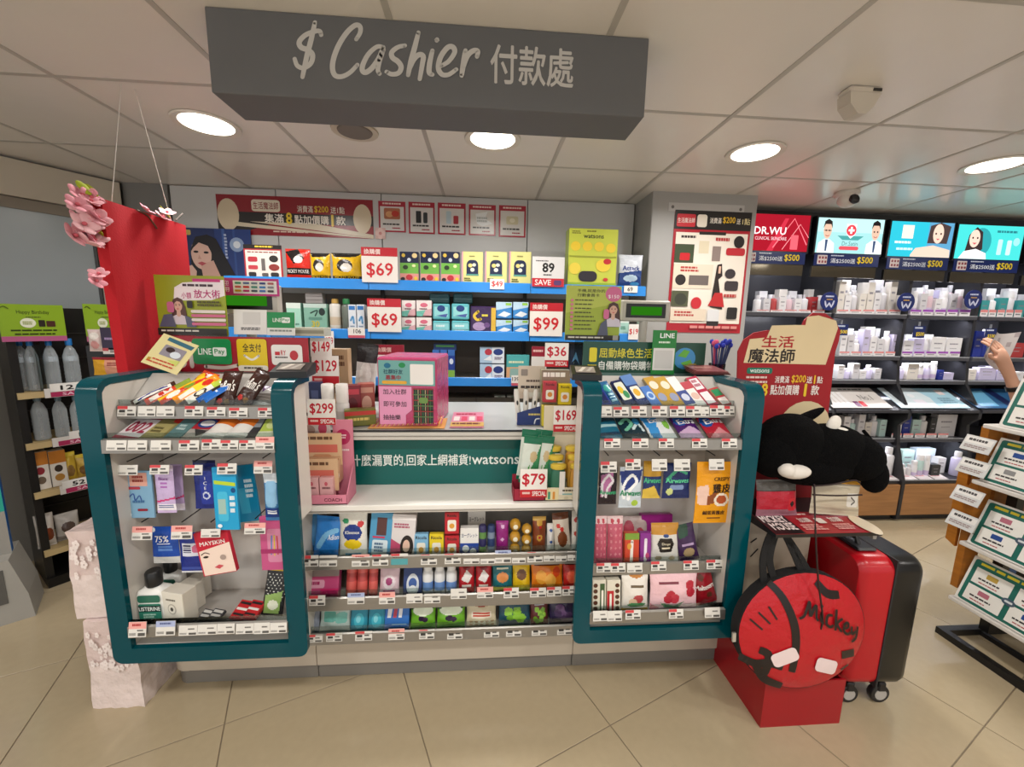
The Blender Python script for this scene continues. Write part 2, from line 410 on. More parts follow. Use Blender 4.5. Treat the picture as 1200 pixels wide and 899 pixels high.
# floor: beige polished tiles laid on the diagonal
fl = MB(); fl.box((-5, -3.2, -.05), (6, 3.6, -.0035), '8b7d69', 'matte'); floor = struct(fl.build('floor'), 'beige polished floor tiles laid diagonally', 'floor')
ang = math.radians(23.2); ux = Vector((math.cos(ang), math.sin(ang), 0)); uy = Vector((-math.sin(ang), math.cos(ang), 0)); org = Vector((.459, 1.194, 0))
tb = MB(); tb.box((.0015, .0015, -.003), (TILE-.0015, TILE-.0015, 0), 'ab9c80', 'floor', .0012); proto = None
for i in range(-8, 10):
    for j in range(-8, 7):
        q = org+ux*(i*TILE)+uy*(j*TILE); c = q+(ux+uy)*.3
        if not (-3.6 < c.x < 5 and -2.6 < c.y < 3.3): continue
        if proto is None: proto = tb.build('tile', floor); o = proto
        else: o = proto.copy(); COL.objects.link(o)
        o.location = q; o.rotation_euler = (0, 0, ang)
# ceiling: square panels in a metal grid
cl = MB(); cl.box((-5, -3.2, CEIL+.02), (6, 3.6, CEIL+.06), '8c8a86', 'matte'); ceiling = struct(cl.build('ceiling'), 'suspended ceiling of off-white square panels in a grey grid', 'ceiling')
X0, Y0 = -1.4535, 1.626
pb = MB(); pb.box((.006, .006, CEIL+.001), (TILE-.006, TILE-.006, CEIL+.012), 'e9e4de', 'ceil', .003); proto = None
for i in range(-5, 11):
    for j in range(-7, 3):
        if proto is None: proto = pb.build('panel', ceiling); o = proto
        else: o = proto.copy(); COL.objects.link(o)
        o.location = (X0+i*TILE, Y0+j*TILE, 0)
gb = MB(); gb.box((-.009, -3, CEIL-.001), (.009, 3.5, CEIL+.014), 'bab6b0', 'matte'); proto = None
for i in range(-5, 12):
    if proto is None: proto = gb.build('grid_bar', ceiling); o = proto
    else: o = proto.copy(); COL.objects.link(o)
    o.location = (X0+i*TILE, 0, 0)
gb = MB(); gb.box((-4.5, -.009, CEIL), (5.2, .009, CEIL+.014), 'bab6b0', 'matte'); proto = None
for j in range(-7, 4):
    if proto is None: proto = gb.build('grid_bar', ceiling); o = proto
    else: o = proto.copy(); COL.objects.link(o)
    o.location = (0, Y0+j*TILE, 0)
# walls
wb = MB(); wb.box((-2.3, 2.82, 0), (1.05, 2.95, CEIL+.02), '77756f', 'wall'); wback = struct(wb.build('wall_back'), 'pale grey panelled wall behind the cashier', 'wall')
for x0, x1 in ((-1.93, -1.305), (-1.30, -.655), (-.65, .29), (.295, 1.012)):
    q = MB(); q.box((x0, 2.80, 1.55), (x1, 2.82, CEIL-.004), 'c4c4c3', 'wall', .002); q.build('panel', wback)
q = MB(); q.box((-2.2, 2.795, 0), (-1.94, 2.82, CEIL), '7d7c7a', 'wall'); q.build('panel', wback)
q = MB(); q.box((-1.93, 2.80, .1), (1.012, 2.82, 1.55), '6f675d', 'wall'); q.build('lower_panel', wback)  # dark taupe puts the shade inside the shelving into the panel colour
pl = MB(); pl.box((1.024, 2.53, 0), (1.692, 3.2, CEIL+.01), 'a3a29f', 'wall', .004); struct(pl.build('wall_pillar'), 'grey square pillar with a red poster', 'wall')
wr = MB(); wr.box((1.65, 3.12, 0), (5.2, 3.25, CEIL+.02), '55534f', 'wall'); struct(wr.build('wall_right_back'), 'dark wall behind the cosmetics shelves', 'wall')
w2 = MB(); w2.box((5.0, -3.1, 0), (5.15, 3.2, CEIL+.02), 'b0aca4', 'wall'); struct(w2.build('wall_right'), 'plain shop wall at the far right', 'wall')
# diagonal wall at the left with the window over the drinks shelf
D0 = Vector((-2.23, 2.77, 0)); DD = Vector((-.55, -.835, 0)).normalized()       # runs from the far corner towards the viewer
DA = math.atan2(-DD.y, -DD.x)                                                    # local +x points back to the far corner
dl = MB(); dl.box((-3.2, 0, 0), (.03, .1, CEIL+.02), '8f8b83', 'wall'); struct(dl.build('wall_left', None, D0, (0, 0, DA)), 'diagonal wall with window at the left', 'wall')
q = MB(); q.box((-3.2, -.035, 1.99), (.02, -.001, CEIL-.012), 'c9c0b0', 'wall', .003); struct(q.build('trim_1', None, D0, (0, 0, DA)), 'beige shutter valance over the window', 'trim')
q = MB(); q.box((-3.2, -.022, 1.93), (-.11, -.001, 1.985), '8a8174', 'wall'); struct(q.build('trim_2', None, D0, (0, 0, DA)), 'strip under the valance with shade painted into it', 'trim')  # strip darkened to paint in the shade below the valance
wn = MB(); wn.box((-.62, -.012, 1.42), (-.13, -.004, 1.93), 'a3acb0', 'gloss'); win = struct(wn.build('window_1', None, D0, (0, 0, DA)), 'grey reflecting window pane on the diagonal wall', 'window')
for a, b in (((-.13, -.02, 1.4), (-.118, -.001, 1.93)), ((-.635, -.02, 1.4), (-.62, -.001, 1.93)), ((-.62, -.02, 1.4), (-.13, -.001, 1.42))):
    q = MB(); q.box(a, b, '45474a', 'gloss'); q.build('window_frame', win)
q = MB(); q.box((-.112, -.02, 1.4), (.0, -.001, 1.985), 'b3ac9f', 'wall'); q.build('window_jamb', win)
q = MB(); q.box((-3.2, -.02, 1.4), (-.64, -.004, 1.93), 'a3acb0', 'gloss'); q.build('window_pane', win)
# ceiling fittings
pos = ['over the left end of the counter', 'in front of the grey cashier sign', 'near the pillar', 'over the cosmetics aisle, partly at the right edge']
for k, (lx, ly) in enumerate(LAMPS):
    lb = 'round white downlight in the ceiling '+(pos[k] if k < 4 else f'behind the camera, {"near" if k < 11 else "far"} row, {ORD[(k-5) % 6]} from left')
    if k == 4: lb = 'round white downlight in the ceiling far to the right'
    o = empty('downlight', lb, 'ceiling light', (lx, ly, CEIL), group='round ceiling downlights')
    q = MB(); q.lathe([(.098, -.003), (.122, -.007), (.124, -.001), (.1, .0)], 'd9d3c9', 'gloss', 32); q.build('trim_ring', o, smooth=True)
    q = MB(); q.lathe([(.097, -.0045), (.098, -.003)], 'fff4e2', 'lamp', 32); q.build('diffuser', o)
o = empty('ceiling_speaker', 'round ceiling speaker with a dark grille behind the cashier sign', 'speaker', (-.548, 1.918, CEIL))
q = MB(); q.lathe([(.07, -.004), (.095, -.007), (.097, -.001), (.07, 0)], 'c3b9a8', 'gloss', 28); q.build('trim_ring', o, smooth=True)
q = MB(); q.lathe([(.069, -.009), (.072, -.004)], '77716b', 'matte', 28); q.build('grille', o)
o = empty('alarm_sensor', 'beige rounded alarm sensor on the ceiling at the upper right', 'sensor', (1.26, 1.41, CEIL))
q = MB(); q.box((-.058, -.03, -.02), (.058, .03, 0), 'cfc6ba', 'gloss', .008); q.build('base', o)
q = MB(); q.prism([(-.055, -.02), (-.05, -.055), (-.02, -.085), (.01, -.085), (.035, -.06), (.055, -.02)], -.026, .026, 'cbc2b5', 'gloss'); q.build('housing', o)
q = MB(); q.box((.02, -.031, -.017), (.05, -.029, -.008), '2a2826', 'gloss'); q.build('lens', o)
o = empty('security_camera', 'small white dome security camera by the cosmetics screens', 'camera', (2.15, 2.40, CEIL))
q = MB(); q.lathe([(.062, 0), (.066, -.015), (.05, -.03)][::-1], 'd8d2ca', 'gloss', 20); q.build('mount', o, smooth=True)
q = MB(); q.ell((0, -.012, -.045), (.052, .05, .045), 'd8d2ca', 'gloss'); q.build('housing', o, smooth=True)
q = MB(); q.T = Matrix.Translation((0, -.05, -.055)) @ Matrix.Rotation(math.radians(70), 4, 'X'); q.lathe([(.028, 0), (.03, .012), (.022, .02), (.012, .018)], '1c1b1d', 'gloss', 18); q.build('lens', o, smooth=True)

# hanging cashier sign
SY = 1.24
sg = empty('cashier_sign', 'large grey hanging sign reading Cashier in white lettering', 'sign', (-.13, SY, 1.985))
q = MB(); q.box((-.593, 0, 0), (.59, .155, CEIL-1.985), '67686a', 'matte', .002); q.build('sign_box', sg)
def CR(x, y): return P(320+x/3.158, 20+y/3.158, SY-.001)-Vector((-.13, SY, 1.985))
def brush(q, pts, w, c, m='gloss', n_=6, off=0):
    pts = spline(pts, n_); N_ = len(pts); W = []
    for i, a in enumerate(pts):
        b = pts[min(i+1, N_-1)]; a0 = pts[max(i-1, 0)]; d = np.array(b)-np.array(a0); d = d/(np.linalg.norm(d)+1e-9)
        ww = w*(.8+.25*math.sin(math.pi*(i+1)/(N_+1))); W.append((a[0]-d[1]*ww/2, a[1]+d[0]*ww/2, a[0]+d[1]*ww/2, a[1]-d[0]*ww/2))
    return W, pts
def sign_strokes(q, strokes, w, mapf, c):
    for k, st in enumerate(strokes):
        W, pts = brush(q, st, w, c); dy = Vector((0, -.0002*k, 0))
        for i in range(len(W)-1):
            q.poly([mapf(W[i][0], W[i][1])+dy, mapf(W[i][2], W[i][3])+dy, mapf(W[i+1][2], W[i+1][3])+dy, mapf(W[i+1][0], W[i+1][1])+dy], c)
        for g in (pts[0], pts[-1]): q.poly([mapf(g[0]+w*.42*math.cos(2*math.pi*j/10), g[1]+w*.42*math.sin(2*math.pi*j/10))+dy for j in range(10)], c)
ST = [[(178, 66), (172, 52), (150, 54), (118, 68), (97, 92), (104, 112), (130, 122), (146, 140), (140, 170), (114, 188), (90, 180), (80, 155)],
      [(155, 20), (142, 80), (124, 150), (109, 222)],
      [(308, 82), (322, 58), (322, 36), (305, 30), (275, 55), (245, 100), (225, 150), (220, 190), (230, 216), (255, 220), (285, 205), (312, 177)],
      [(408, 112), (385, 110), (355, 135), (335, 170), (330, 195), (342, 205), (365, 190), (390, 155), (408, 118), (395, 160), (388, 195), (394, 210)],
      [(488, 106), (462, 112), (440, 130), (442, 150), (462, 165), (474, 185), (465, 207), (440, 212), (420, 203)],
      [(538, 58), (525, 110), (510, 165), (500, 215)], [(503, 198), (520, 160), (540, 140), (556, 147), (552, 178), (543, 230)],
      [(590, 125), (580, 170), (578, 205), (590, 214)], [(606, 88), (607, 84)],
      [(622, 182), (650, 165), (672, 132), (665, 112), (645, 115), (620, 150), (612, 190), (625, 213), (650, 214), (678, 195)],
      [(712, 125), (705, 170), (698, 218)], [(703, 190), (720, 145), (740, 127), (757, 128), (755, 148)]]
q = MB(); sign_strokes(q, ST[:2], 19, CR, 'c9c7c3'); q.build('lettering', sg); q = MB(); sign_strokes(q, ST[2:], 19, CR, 'c9c7c3'); q.build('lettering', sg); q = MB()
a_, b_ = CR(805, 182), CR(1112, 182); zc = CR(958, 182)
q.paint((a_.x, -.0006, zc.z+.06), *FR, b_.x-a_.x, .12, [t('付款處', .5, .5, .8, 'c9c7c3', -1.0, .014)]); q.build('lettering', sg)
# ================================================================== the cash counter
TEAL = '00454f'; LAM = 'cfcac2'; RAIL = '9d9a95'; UY = 1.25
UL = (P(107, 600, UY).x, P(350, 600, UY).x); UR = (P(678, 600, UY).x, P(881, 600, UY).x)
ct = empty('cash_counter', 'white counter base with grey plinth under the display units', 'counter', (0, 1.43, 0))
def loc(q, name, parent, smooth=False, under=None):
    """build a mesh given in world space as a part of its parent"""
    L0 = Vector(parent.location)
    q.v = [(Vector(v)-L0)[:] for v in q.v]
    return q.build(name, under or parent, smooth=smooth)
xs = [UL[0]+.06, P(372, 780, 1.44).x, P(670, 780, 1.44).x, 1.12]
for a, b in zip(xs[:-1], xs[1:]):
    q = MB(); q.box((a+.001, 1.435, .062), (b-.001, 2.0, .2), 'b8ad9d', 'gloss', .002); loc(q, 'base_panel', ct)
    q = MB(); q.box((a+.001, 1.445, 0), (b-.001, 2.0, .061), '77736d', 'gloss', .003); loc(q, 'plinth', ct)
q = MB(); q.lathe([(.05, 0), (.05, .06)], '77736d', 'gloss', 20, xs[0]+.012, 1.495); q.lathe([(.06, .062), (.06, .2)], 'b8ad9d', 'gloss', 20, xs[0]+.012, 1.495); loc(q, 'rounded_end', ct, True)

def unit(x0, x1, label, rails, hooks, lightx):
    u = empty('display_unit', label, 'display stand', ((x0+x1)/2, UY, .285)); TW = .06
    R = .03; zb, zt = P((250 if x0 < 0 else 770), (774 if x0 < 0 else 751), UY).z, P((250 if x0 < 0 else 770), (757 if x0 < 0 else 736), UY).z
    for xa, xb in ((x0, x0+TW), (x1-TW, x1)):
        prof = [(1.25, zt), (1.25, 1.150), (1.253, 1.172), (1.262, 1.19), (1.278, 1.202), (1.30, 1.207), (1.59, 1.207), (1.59, 1.187), (1.302, 1.187), (1.282, 1.18), (1.27, 1.165), (1.268, 1.148), (1.268, zt)]
        inner = (xa > x0) == (x0 < 0)
        if inner: prof = [(1.385 if y > 1.5 else y, z) for y, z in prof]
        q = MB(); q.prismx(prof, xa, xb, TEAL, 'lacquer'); loc(q, 'edge_trim', u, True)
        inner = (xa > x0) == (x0 < 0)
        q = MB(); q.box((xa+.004, 1.266, .745 if inner else .3), (xb-.004, 1.36 if inner else 1.80, 1.186), LAM, 'gloss', .002); loc(q, 'side_panel', u)
    o = [(x0, zt)]+[(x0+R-R*math.cos(k*math.pi/10), zb+R-R*math.sin(k*math.pi/10)) for k in range(6)]+[(x1-R+R*math.sin(k*math.pi/10), zb+R-R*math.cos(k*math.pi/10)) for k in range(6)]+[(x1, zt)]
    q = MB(); q.prism(o, 1.25, 1.268, TEAL, 'lacquer'); loc(q, 'bottom_trim', u, True)
    i0, i1 = x0+TW-.004, x1-TW+.004
    rc = (x0, P(345, 440, 1.62).x) if x0 < 0 else (P(692, 440, 1.62).x, x1)
    q = MB(); q.box((i0 if x0 < 0 else x0+.062, 1.47, .3), (i1 if x0 > 0 else x1-.062, 1.482, 1.186), 'd6d1ca', 'gloss'); loc(q, 'back_panel', u)
    q = MB(); q.box((i0, 1.256, zt-.006), (i1, 1.469, zt-.001), 'd8d5cf', 'gloss'); loc(q, 'bottom_ledge', u)
    q = MB(); q.box((rc[0], 1.483, .3), (rc[1], 1.80, 1.185), LAM, 'gloss', .004, top='8b9897'); loc(q, 'rear_cabinet', u)
    for (ry, zt_, h_, slope, dep, m0, m1) in rails:
        s = MB(); zr = zt_-h_
        s.prismx([(ry, zr), (ry+.012, zr), (ry+dep, zr+slope), (ry+dep, zr+slope+.008), (ry+.012, zr+.008)], m0, m1, 'b4b0aa', 'gloss'); sh = loc(s, 'shelf', u)
        s = MB(); s.prismx([(ry-.004, zt_-.004), (ry+.002, zt_), (ry+.004, zt_), (ry+.004, zr), (ry-.006, zr)], m0, m1, RAIL, 'metal'); loc(s, 'price_rail', u, under=sh)
        s = MB(); s.box((m0, ry+.006, zr+.008), (m1, ry+.008, zt_+.016), 'e4ebea', 'clear'); loc(s, 'clear_fence', u, under=sh)
    for hx, hy, Yt in hooks:
        b = P(hx, hy, Yt); q = MB(); q.tube([(b.x, Yt, b.z), (b.x, 1.47, b.z+.004)], .0019, '2a2a2c', 'metal'); q.box((b.x-.018, 1.458, b.z-.014), (b.x+.018, 1.469, b.z+.014), '26262a', 'gloss'); loc(q, 'hook', u)
    return u, i0, i1
def zrail(y, x, Y): return P(x, y, Y).z
LR = [(1.317, zrail(475, 230, 1.317), .042, .115, .145), (1.252, zrail(514, 230, 1.252), .044, .09, .21), (1.252, zrail(730, 250, 1.252), .04, .0, .215)]
i0, i1 = UL[0]+.056, UL[1]-.056
uL, L0, L1 = unit(*UL, 'left teal-edged sweets display unit of the counter', [q+(i0+.001, i1-.001) for q in LR], [(149, 541, 1.295), (187, 541, 1.295), (227, 541, 1.295), (266, 541, 1.295), (308, 537, 1.295), (166, 612, 1.315), (213, 612, 1.315), (247, 612, 1.315), (299, 608, 1.315)], 0)
RR = [(1.317, zrail(475, 780, 1.317), .042, .115, .145), (1.257, zrail(514, 780, 1.257), .038, .11, .205), (1.302, zrail(659, 770, 1.302), .042, .0, .165), (1.252, zrail(715, 770, 1.252), .042, .0, .215)]
j0, j1 = UR[0]+.056, UR[1]-.056
uR, R0, R1 = unit(*UR, 'right teal-edged gum and snack display unit of the counter', [q+(j0+.001, j1-.001) for q in RR], [(713, 534, 1.295), (742, 534, 1.295), (773, 534, 1.295), (800, 534, 1.295), (838, 534, 1.295)], 0)

# middle section
MX0, MX1 = UL[1]-.05, UR[0]+.05
mid = empty('counter_shelf_unit', 'white counter section with three product shelves and a teal slogan band', 'shelf unit', ((MX0+MX1)/2, 1.385, .2))
for xd in (MX0-.004, MX1): q = MB(); q.prismx([(1.275, .31), (1.385, .31), (1.385, .2), (1.6, .2), (1.6, .742), (1.275, .742)], xd, xd+.004, LAM, 'gloss'); loc(q, 'divider', mid)
q = MB(); q.box((MX0, 1.60, .2), (MX1, 2.0, .945), '8f8c87', 'gloss'); loc(q, 'back_panel', mid)
q = MB(); q.box((MX0, 1.385, .713), (MX1, 1.60, .742), 'ece9e3', 'gloss', .002); loc(q, 'upper_shelf', mid)
q = MB(); q.box((MX0, 1.383, .718), (MX1, 1.386, .724), '9c978f', 'gloss'); loc(q, 'shelf_groove', mid)
q = MB(); q.box((MX0, 1.57, .743), (MX1, 1.60, .93), '0b5f5a', 'gloss'); bandp = loc(q, 'slogan_band', mid)
for zt_ in ((650, 664), (697, 711), (738, 750)):
    za, zb = P(500, zt_[0], 1.385).z, P(500, zt_[1], 1.385).z
    q = MB(); q.box((MX0, 1.39, zb), (MX1, 1.60, zb+.008), 'b6b2ab', 'gloss'); shm = loc(q, 'shelf', mid)
    q = MB(); q.prismx([(1.382, za-.004), (1.386, za), (1.39, za), (1.39, zb), (1.379, zb)], MX0, MX1, RAIL, 'metal'); loc(q, 'price_rail', mid, under=shm)
    q = MB(); q.box((MX0, 1.392, zb+.009), (MX1, 1.394, za+.022), 'e4ebea', 'clear'); loc(q, 'clear_fence', mid, under=shm)
a_ = P(396, 540, 1.569); b_ = P(616, 537, 1.569)
q = MB(); q.paint((a_.x, 1.569, a_.z+.03), *FR, b_.x-a_.x, .06, [t('有什麼漏買的,回家上網補貨!', .355, .5, .8, 'e9efe9', -.69, .012), t('watsons', .835, .52, .56, 'e9efe9', -.255, .012)]); q.v = [(Vector(v)-Vector(mid.location))[:] for v in q.v]; q.build('slogan_lettering', mid)
ctp = empty('countertop', 'grey-white countertop slab between the two teal displays', 'countertop', (0, 1.5, .947))
q = MB(); CX0, CX1 = P(345, 440, 1.62).x+.002, P(692, 440, 1.62).x-.002; q.box((CX0, 1.5, .947), (CX1, 2.05, .983), 'c9c5bd', 'gloss', .002, top='b3b5b3'); loc(q, 'slab', ctp)
q = MB(); q.box((CX0, 1.497, .979), (CX1, 1.503, .986), '26282a', 'gloss'); loc(q, 'edge_strip', ctp)
q = MB(); q.box((CX0, 1.4985, .96), (CX1, 1.5, .964), '8c877f', 'gloss'); loc(q, 'edge_groove', ctp)

# ------------------------------------------------------------------ left display: products
W_, K_ = 'f0eee8', '1d1b1c'
g = 'chocolate and candy bars on the left display'
BK = [0]
def bar(lab, bx, col, ops, roll, d=.013, Y=1.332, a=42): I('candy_bar', lab, 'candy', bx, Y, 'pouch', col, ops, a=a, roll=roll, d=d, group=g, seal=.05, lift=.004*BK[0]); BK[0] += 1
bar('brown chocolate bar wrapper with white lettering, leftmost on the left display', (143, 440, 160, 476), '3a211a', [r(.25, .1, .8, .95, 'efeae2'), l([(.5, .2), (.4, .5), (.6, .85)], .06, '2a3c8c')], 48)
bar('orange-red nut bar beside the leftmost brown chocolate bar', (160, 438, 178, 476), 'd8401c', [r(0, 0, 1, .35, '8aa03a'), r(.2, .4, .85, .9, 'e8e2d8'), l([(.3, .5), (.7, .8)], .12, 'c8281c')], 46)
bar('red-orange bar with a yellow stripe on the left display', (177, 436, 195, 476), 'd93b1a', [r(0, 0, .45, 1, 'f0c020'), e(.6, .7, .3, .15, 'f1ece0'), e(.6, .35, .2, .12, '7a9a2c')], 44)
bar('yellow and orange candy bar in the middle of the bar row', (194, 437, 214, 476), 'e9901c', [p([(0, .3), (1, .1), (1, .5), (0, .8)], 'f2d43a'), r(.3, .55, .85, .9, 'efe9dc'), e(.6, .25, .3, .12, 'd4321c')], 42)
bar('white and green bar with a round emblem below the orange bar', (210, 444, 229, 477), 'eceae0', [r(0, 0, 1, .28, 'b7cf4a'), e(.5, .62, .36, .17, '2c2623'), e(.5, .62, .24, .11, 'ecead8')], 44)
bar('dark brown bar with blue tip next to the white-green bar', (226, 446, 240, 476), '2b2522', [r(.2, .55, 1, 1, '1f5fb4')], 44)
bar('bright blue candy bar left of the brown candy bags', (235, 452, 249, 477), '1c6cc8', [l([(.3, .2), (.6, .8)], .08, 'dfe8f0')], 40)
I('candy_bag', 'red and orange candy sachet lying behind the bars', 'candy', (212, 436, 238, 458), 1.397, 'pouch', 'c8391c', [e(.3, .4, .2, .2, 'e0b020'), e(.6, .6, .2, .2, '6f8a2a'), e(.7, .25, .15, .15, 'e8dcc8')], a=45, roll=20, group=g)
for x0, x1, rl, lb in ((247, 271, 0, 'upright brown sharing bag of candies with white letters'), (266, 292, 22, 'tilted brown sharing bag of candies with white letters')):
    I('candy_bag', lb, 'candy', (x0, 433, x1, 476), 1.327, 'pouch', '3a211b', [t("m&m's", .5, .45, .3, 'efeae4', .8, .03), e(.3, .86, .14, .07, 'c03028'), e(.65, .88, .14, .07, '7a5a2c')], a=55, roll=rl, d=.03, group=g)
I('snack_bag', 'silver and purple snack bag at the right end of the bar row', 'snack', (275, 449, 322, 479), 1.332, 'pouch', 'b9b6b3', [p([(.1, .0), (.6, 0), (.35, .5)], '5a2c6a'), r(.55, 0, 1, .4, '232122'), e(.5, .7, .25, .14, '8d8680'), n(.2, .55, .8, .85, 3, '6f6964')], a=35, roll=12, d=.035, group=g)
g = 'small packs on the second tier of the left display'
def lay(lab, bx, col, ops, d=.02, a=26, cat='box', side=None, roll=0, Y=1.267): I('small_carton', lab, cat, bx, Y, 'box', col, ops, a=a, d=d, group=g, side=side or col, roll=roll)
lay('white and crimson flat carton marked 002', (127, 490, 160, 518), 'e4dde0', [r(0, 0, 1, .14, 'a8304a'), t('002', .5, .5, .42, 'a02848', .8, .03), r(0, .88, 1, 1, 'a8304a')], roll=10)
lay('gold flat carton with a red corner', (157, 490, 187, 518), '8d8354', [p([(.6, 0), (1, 0), (1, .3), (.7, .25)], 'c83028'), r(.1, .35, .9, .85, 'a79c66'), n(.2, .5, .7, .75, 2, '5f5836')], roll=9)
lay('slim teal flat carton', (188, 493, 209, 517), '5d7f80', [n(.2, .3, .8, .6, 2, 'b9cccb')], roll=8)
lay('red, blue and silver flat carton', (210, 491, 240, 518), 'a92a35', [e(.5, .28, .4, .2, '2c4a8c'), e(.5, .28, .3, .13, 'e4e2e4'), r(0, .55, 1, 1, 'a9a49c'), p([(.2, .55), (.9, .6), (.5, .85)], '3c3a3a')], roll=4)
lay('dark slim carton beside the white bottles', (284, 489, 299, 517), '3b3b3e', [r(.15, .1, .85, .5, '8f9398')], roll=-3)
lay('lime and white soft pack at the right end of the second tier', (298, 490, 322, 517), 'b4c85a', [r(0, .65, 1, 1, 'd6dcc0'), e(.5, .35, .3, .2, 'd5e09a')], roll=-3)
for (x0, x1), lb in (((236, 264), 'left'), ((262, 290), 'right')):
    o = I('supplement_bottle', f'white bottle with orange label lying down, {lb} one of the pair', 'bottle', (x0, 488, x1, 508), 1.282, 'cyl', 'ece9e4', a=24, bands=[(.45, .86, 'd8742c')], oval=.62, caph=.001, sh=.1, neck=.6, group='white bottles with orange labels', roll=8)
    X, zb, w, h = fit(x0, 488, x1, 508, 1.282, 24); c = MB(); c.lathe([(w*.5, -.022), (w*.53, -.019), (w*.53, .002), (w*.5, .004)], 'efece8', 'gloss', 18, 0, w*.31, oval=.62); c.build('cap', o, smooth=True)
g = 'hanging packs on the left display'
def hang(name, lab, cat, bx, Y, col, ops, kind='pouch', **kw): I(name, lab, cat, bx, Y, kind, col, ops, a=kw.pop('a', 88), d=kw.pop('d', .012), group=kw.pop('group', g), seal=.03, **kw)
hang('sheet_mask_pack', 'light blue hanging face mask pack', 'skincare', (147, 552, 182, 607), 1.317, '86b3d2', [r(.25, .04, .85, .32, 'e0a898'), n(.35, .1, .75, .26, 2, '9a3c34'), rr(.1, .33, .6, .39, .04, .03, 'b23a4a'), l([(.2, .55), (.35, .48), (.4, .62), (.55, .52), (.62, .66)], .02, '2d4f9c'), n(.3, .62, .8, .7, 1, '4a78a8'), rr(.45, .8, .8, .85, .04, .02, '9a2838'), e(.16, .92, .08, .05, 'dcecf4')], 'card', d=.006)
hang('wipes_pack', 'front lilac hanging wipes pack with pink stripe', 'wipes', (183, 546, 206, 602), 1.312, 'c9b3dc', [r(0, 0, 1, .12, 'd9cbe6'), t('Biore', .5, .27, .06, '8a4c9c', .5, .02), n(.3, .34, .7, .5, 2, 'a86ab4'), p([(0, .74), (1, .66), (1, .7), (0, .78)], 'cc3f7a'), r(0, .8, 1, .94, 'eee9f2'), n(.1, .83, .9, .9, 2, '50609a')])
hang('wipes_pack', 'second lilac wipes pack behind the front one', 'wipes', (202, 545, 216, 599), 1.357, 'b9a2cf', [p([(0, .74), (1, .66), (1, .7), (0, .78)], 'c04078'), r(0, .85, 1, 1, 'dcd4e4')])
hang('cooling_sheet_pack', 'navy hanging pack lettered ICE vertically', 'wipes', (228, 540, 255, 597), 1.327, '1c2a78', [r(.0, 0, 1, .06, '0f1846'), rr(.3, .22, .85, .9, .1, .05, '24389a'), t('I', .55, .36, .06, 'e6ecf8', 0, .02), t('C', .55, .46, .07, 'e6ecf8', 0, .02), t('E', .55, .56, .06, 'e6ecf8', 0, .02), e(.55, .72, .18, .08, 'cfd8ee'), e(.55, .72, .12, .05, '24389a')])
hang('lip_care_blister', 'front cyan hanging blister card with a yellow-green stripe', 'skincare', (253, 548, 281, 621), 1.292, '1f9fd2', [r(0, 0, 1, .08, '1a88bc'), p([(.05, .2), (.95, .24), (.95, .3), (.05, .26)], 'b8d038'), rr(.15, .38, .6, .86, .1, .06, '45b9de'), r(.18, .5, .5, .74, '9fc0b8'), e(.85, .36, .1, .04, '0f4a80'), n(.68, .45, .92, .75, 3, 'e4f2f6'), e(.2, .93, .1, .03, 'e6f2f8')], 'card', d=.008)
hang('lip_care_blister', 'cyan blister card hanging behind the front one', 'skincare', (281, 545, 307, 611), 1.367, '1585ae', [r(.15, .4, .6, .85, '3aa4c4'), n(.5, .25, .9, .6, 4, 'd4e8ee')], 'card', d=.008, roll=-6)
hang('roll_on_stick', 'blue and white roll-on stick hanging at the right end', 'skincare', (309, 556, 328, 612), 1.307, '3f7fb8', [r(0, 0, 1, .2, 'd4dde4'), rr(.15, .15, .85, .7, .2, .08, '8fc0e4'), r(0, .72, 1, .92, '1d3f86'), n(.2, .76, .8, .86, 2, 'e8eef4')], d=.025)
hang('wipes_pack', 'blue alcohol wipes pack marked 75%', 'wipes', (178, 618, 211, 661), 1.327, '1a4aa8', [t('75%', .42, .32, .17, 'f0f2f6', .5, .02), r(.2, .44, .7, .47, 'e6ecf4'), n(.25, .5, .8, .68, 2, '5a86d0'), r(0, .82, 1, 1, 'c9cac8'), e(.1, .08, .08, .06, 'e6ecf4')])
hang('wipes_pack', 'navy wipes pack with white feature squares', 'wipes', (211, 625, 241, 672), 1.322, '1d2f86', [rr(.1, .25, .85, .58, .05, .05, 'd8dce8'), n(.15, .3, .5, .52, 4, '3a3a5c'), e(.68, .4, .16, .1, 'c86a8c'), r(.05, .85, .95, .92, '3a50a8'), r(0, .95, 1, 1, 'd6d8dc')])
hang('face_mask_box', 'red carton lettered MAYSKIN with a pale face print', 'skincare', (237, 622, 279, 673), 1.297, 'c21f38', [p([(.05, .42), (1, .3), (1, .98), (.05, .98)], 'efd8ca'), t('MAYSKIN', .5, .26, .09, 'f3e8e4', .8, .02), l([(.1, .5), (.22, .46), (.34, .5)], .02, '4a2a20'), e(.22, .56, .08, .025, '2c1c18'), p([(.4, .82), (.55, .77), (.68, .81), (.54, .87)], 'c8505a'), e(.72, .62, .09, .06, 'a9958c')], 'box', d=.018, roll=-9)
hang('toothbrush_pack', 'pink hanging toothbrush pack', 'toothbrush', (307, 606, 334, 668), 1.317, 'c8578a', [rr(.3, .22, .95, .85, .1, .05, 'd88aac'), l([(.5, .35), (.45, .7)], .02, '3a8ac0', 1), l([(.62, .34), (.6, .72)], .02, 'e0c838', 1), l([(.74, .36), (.75, .7)], .02, 'c23a3a', 1), r(0, .6, 1, .68, 'a8326a')], 'card')
g = 'items on the bottom shelf of the left display'
ZB = LR[2][1]-.031; ZR = RR[3][1]-.033
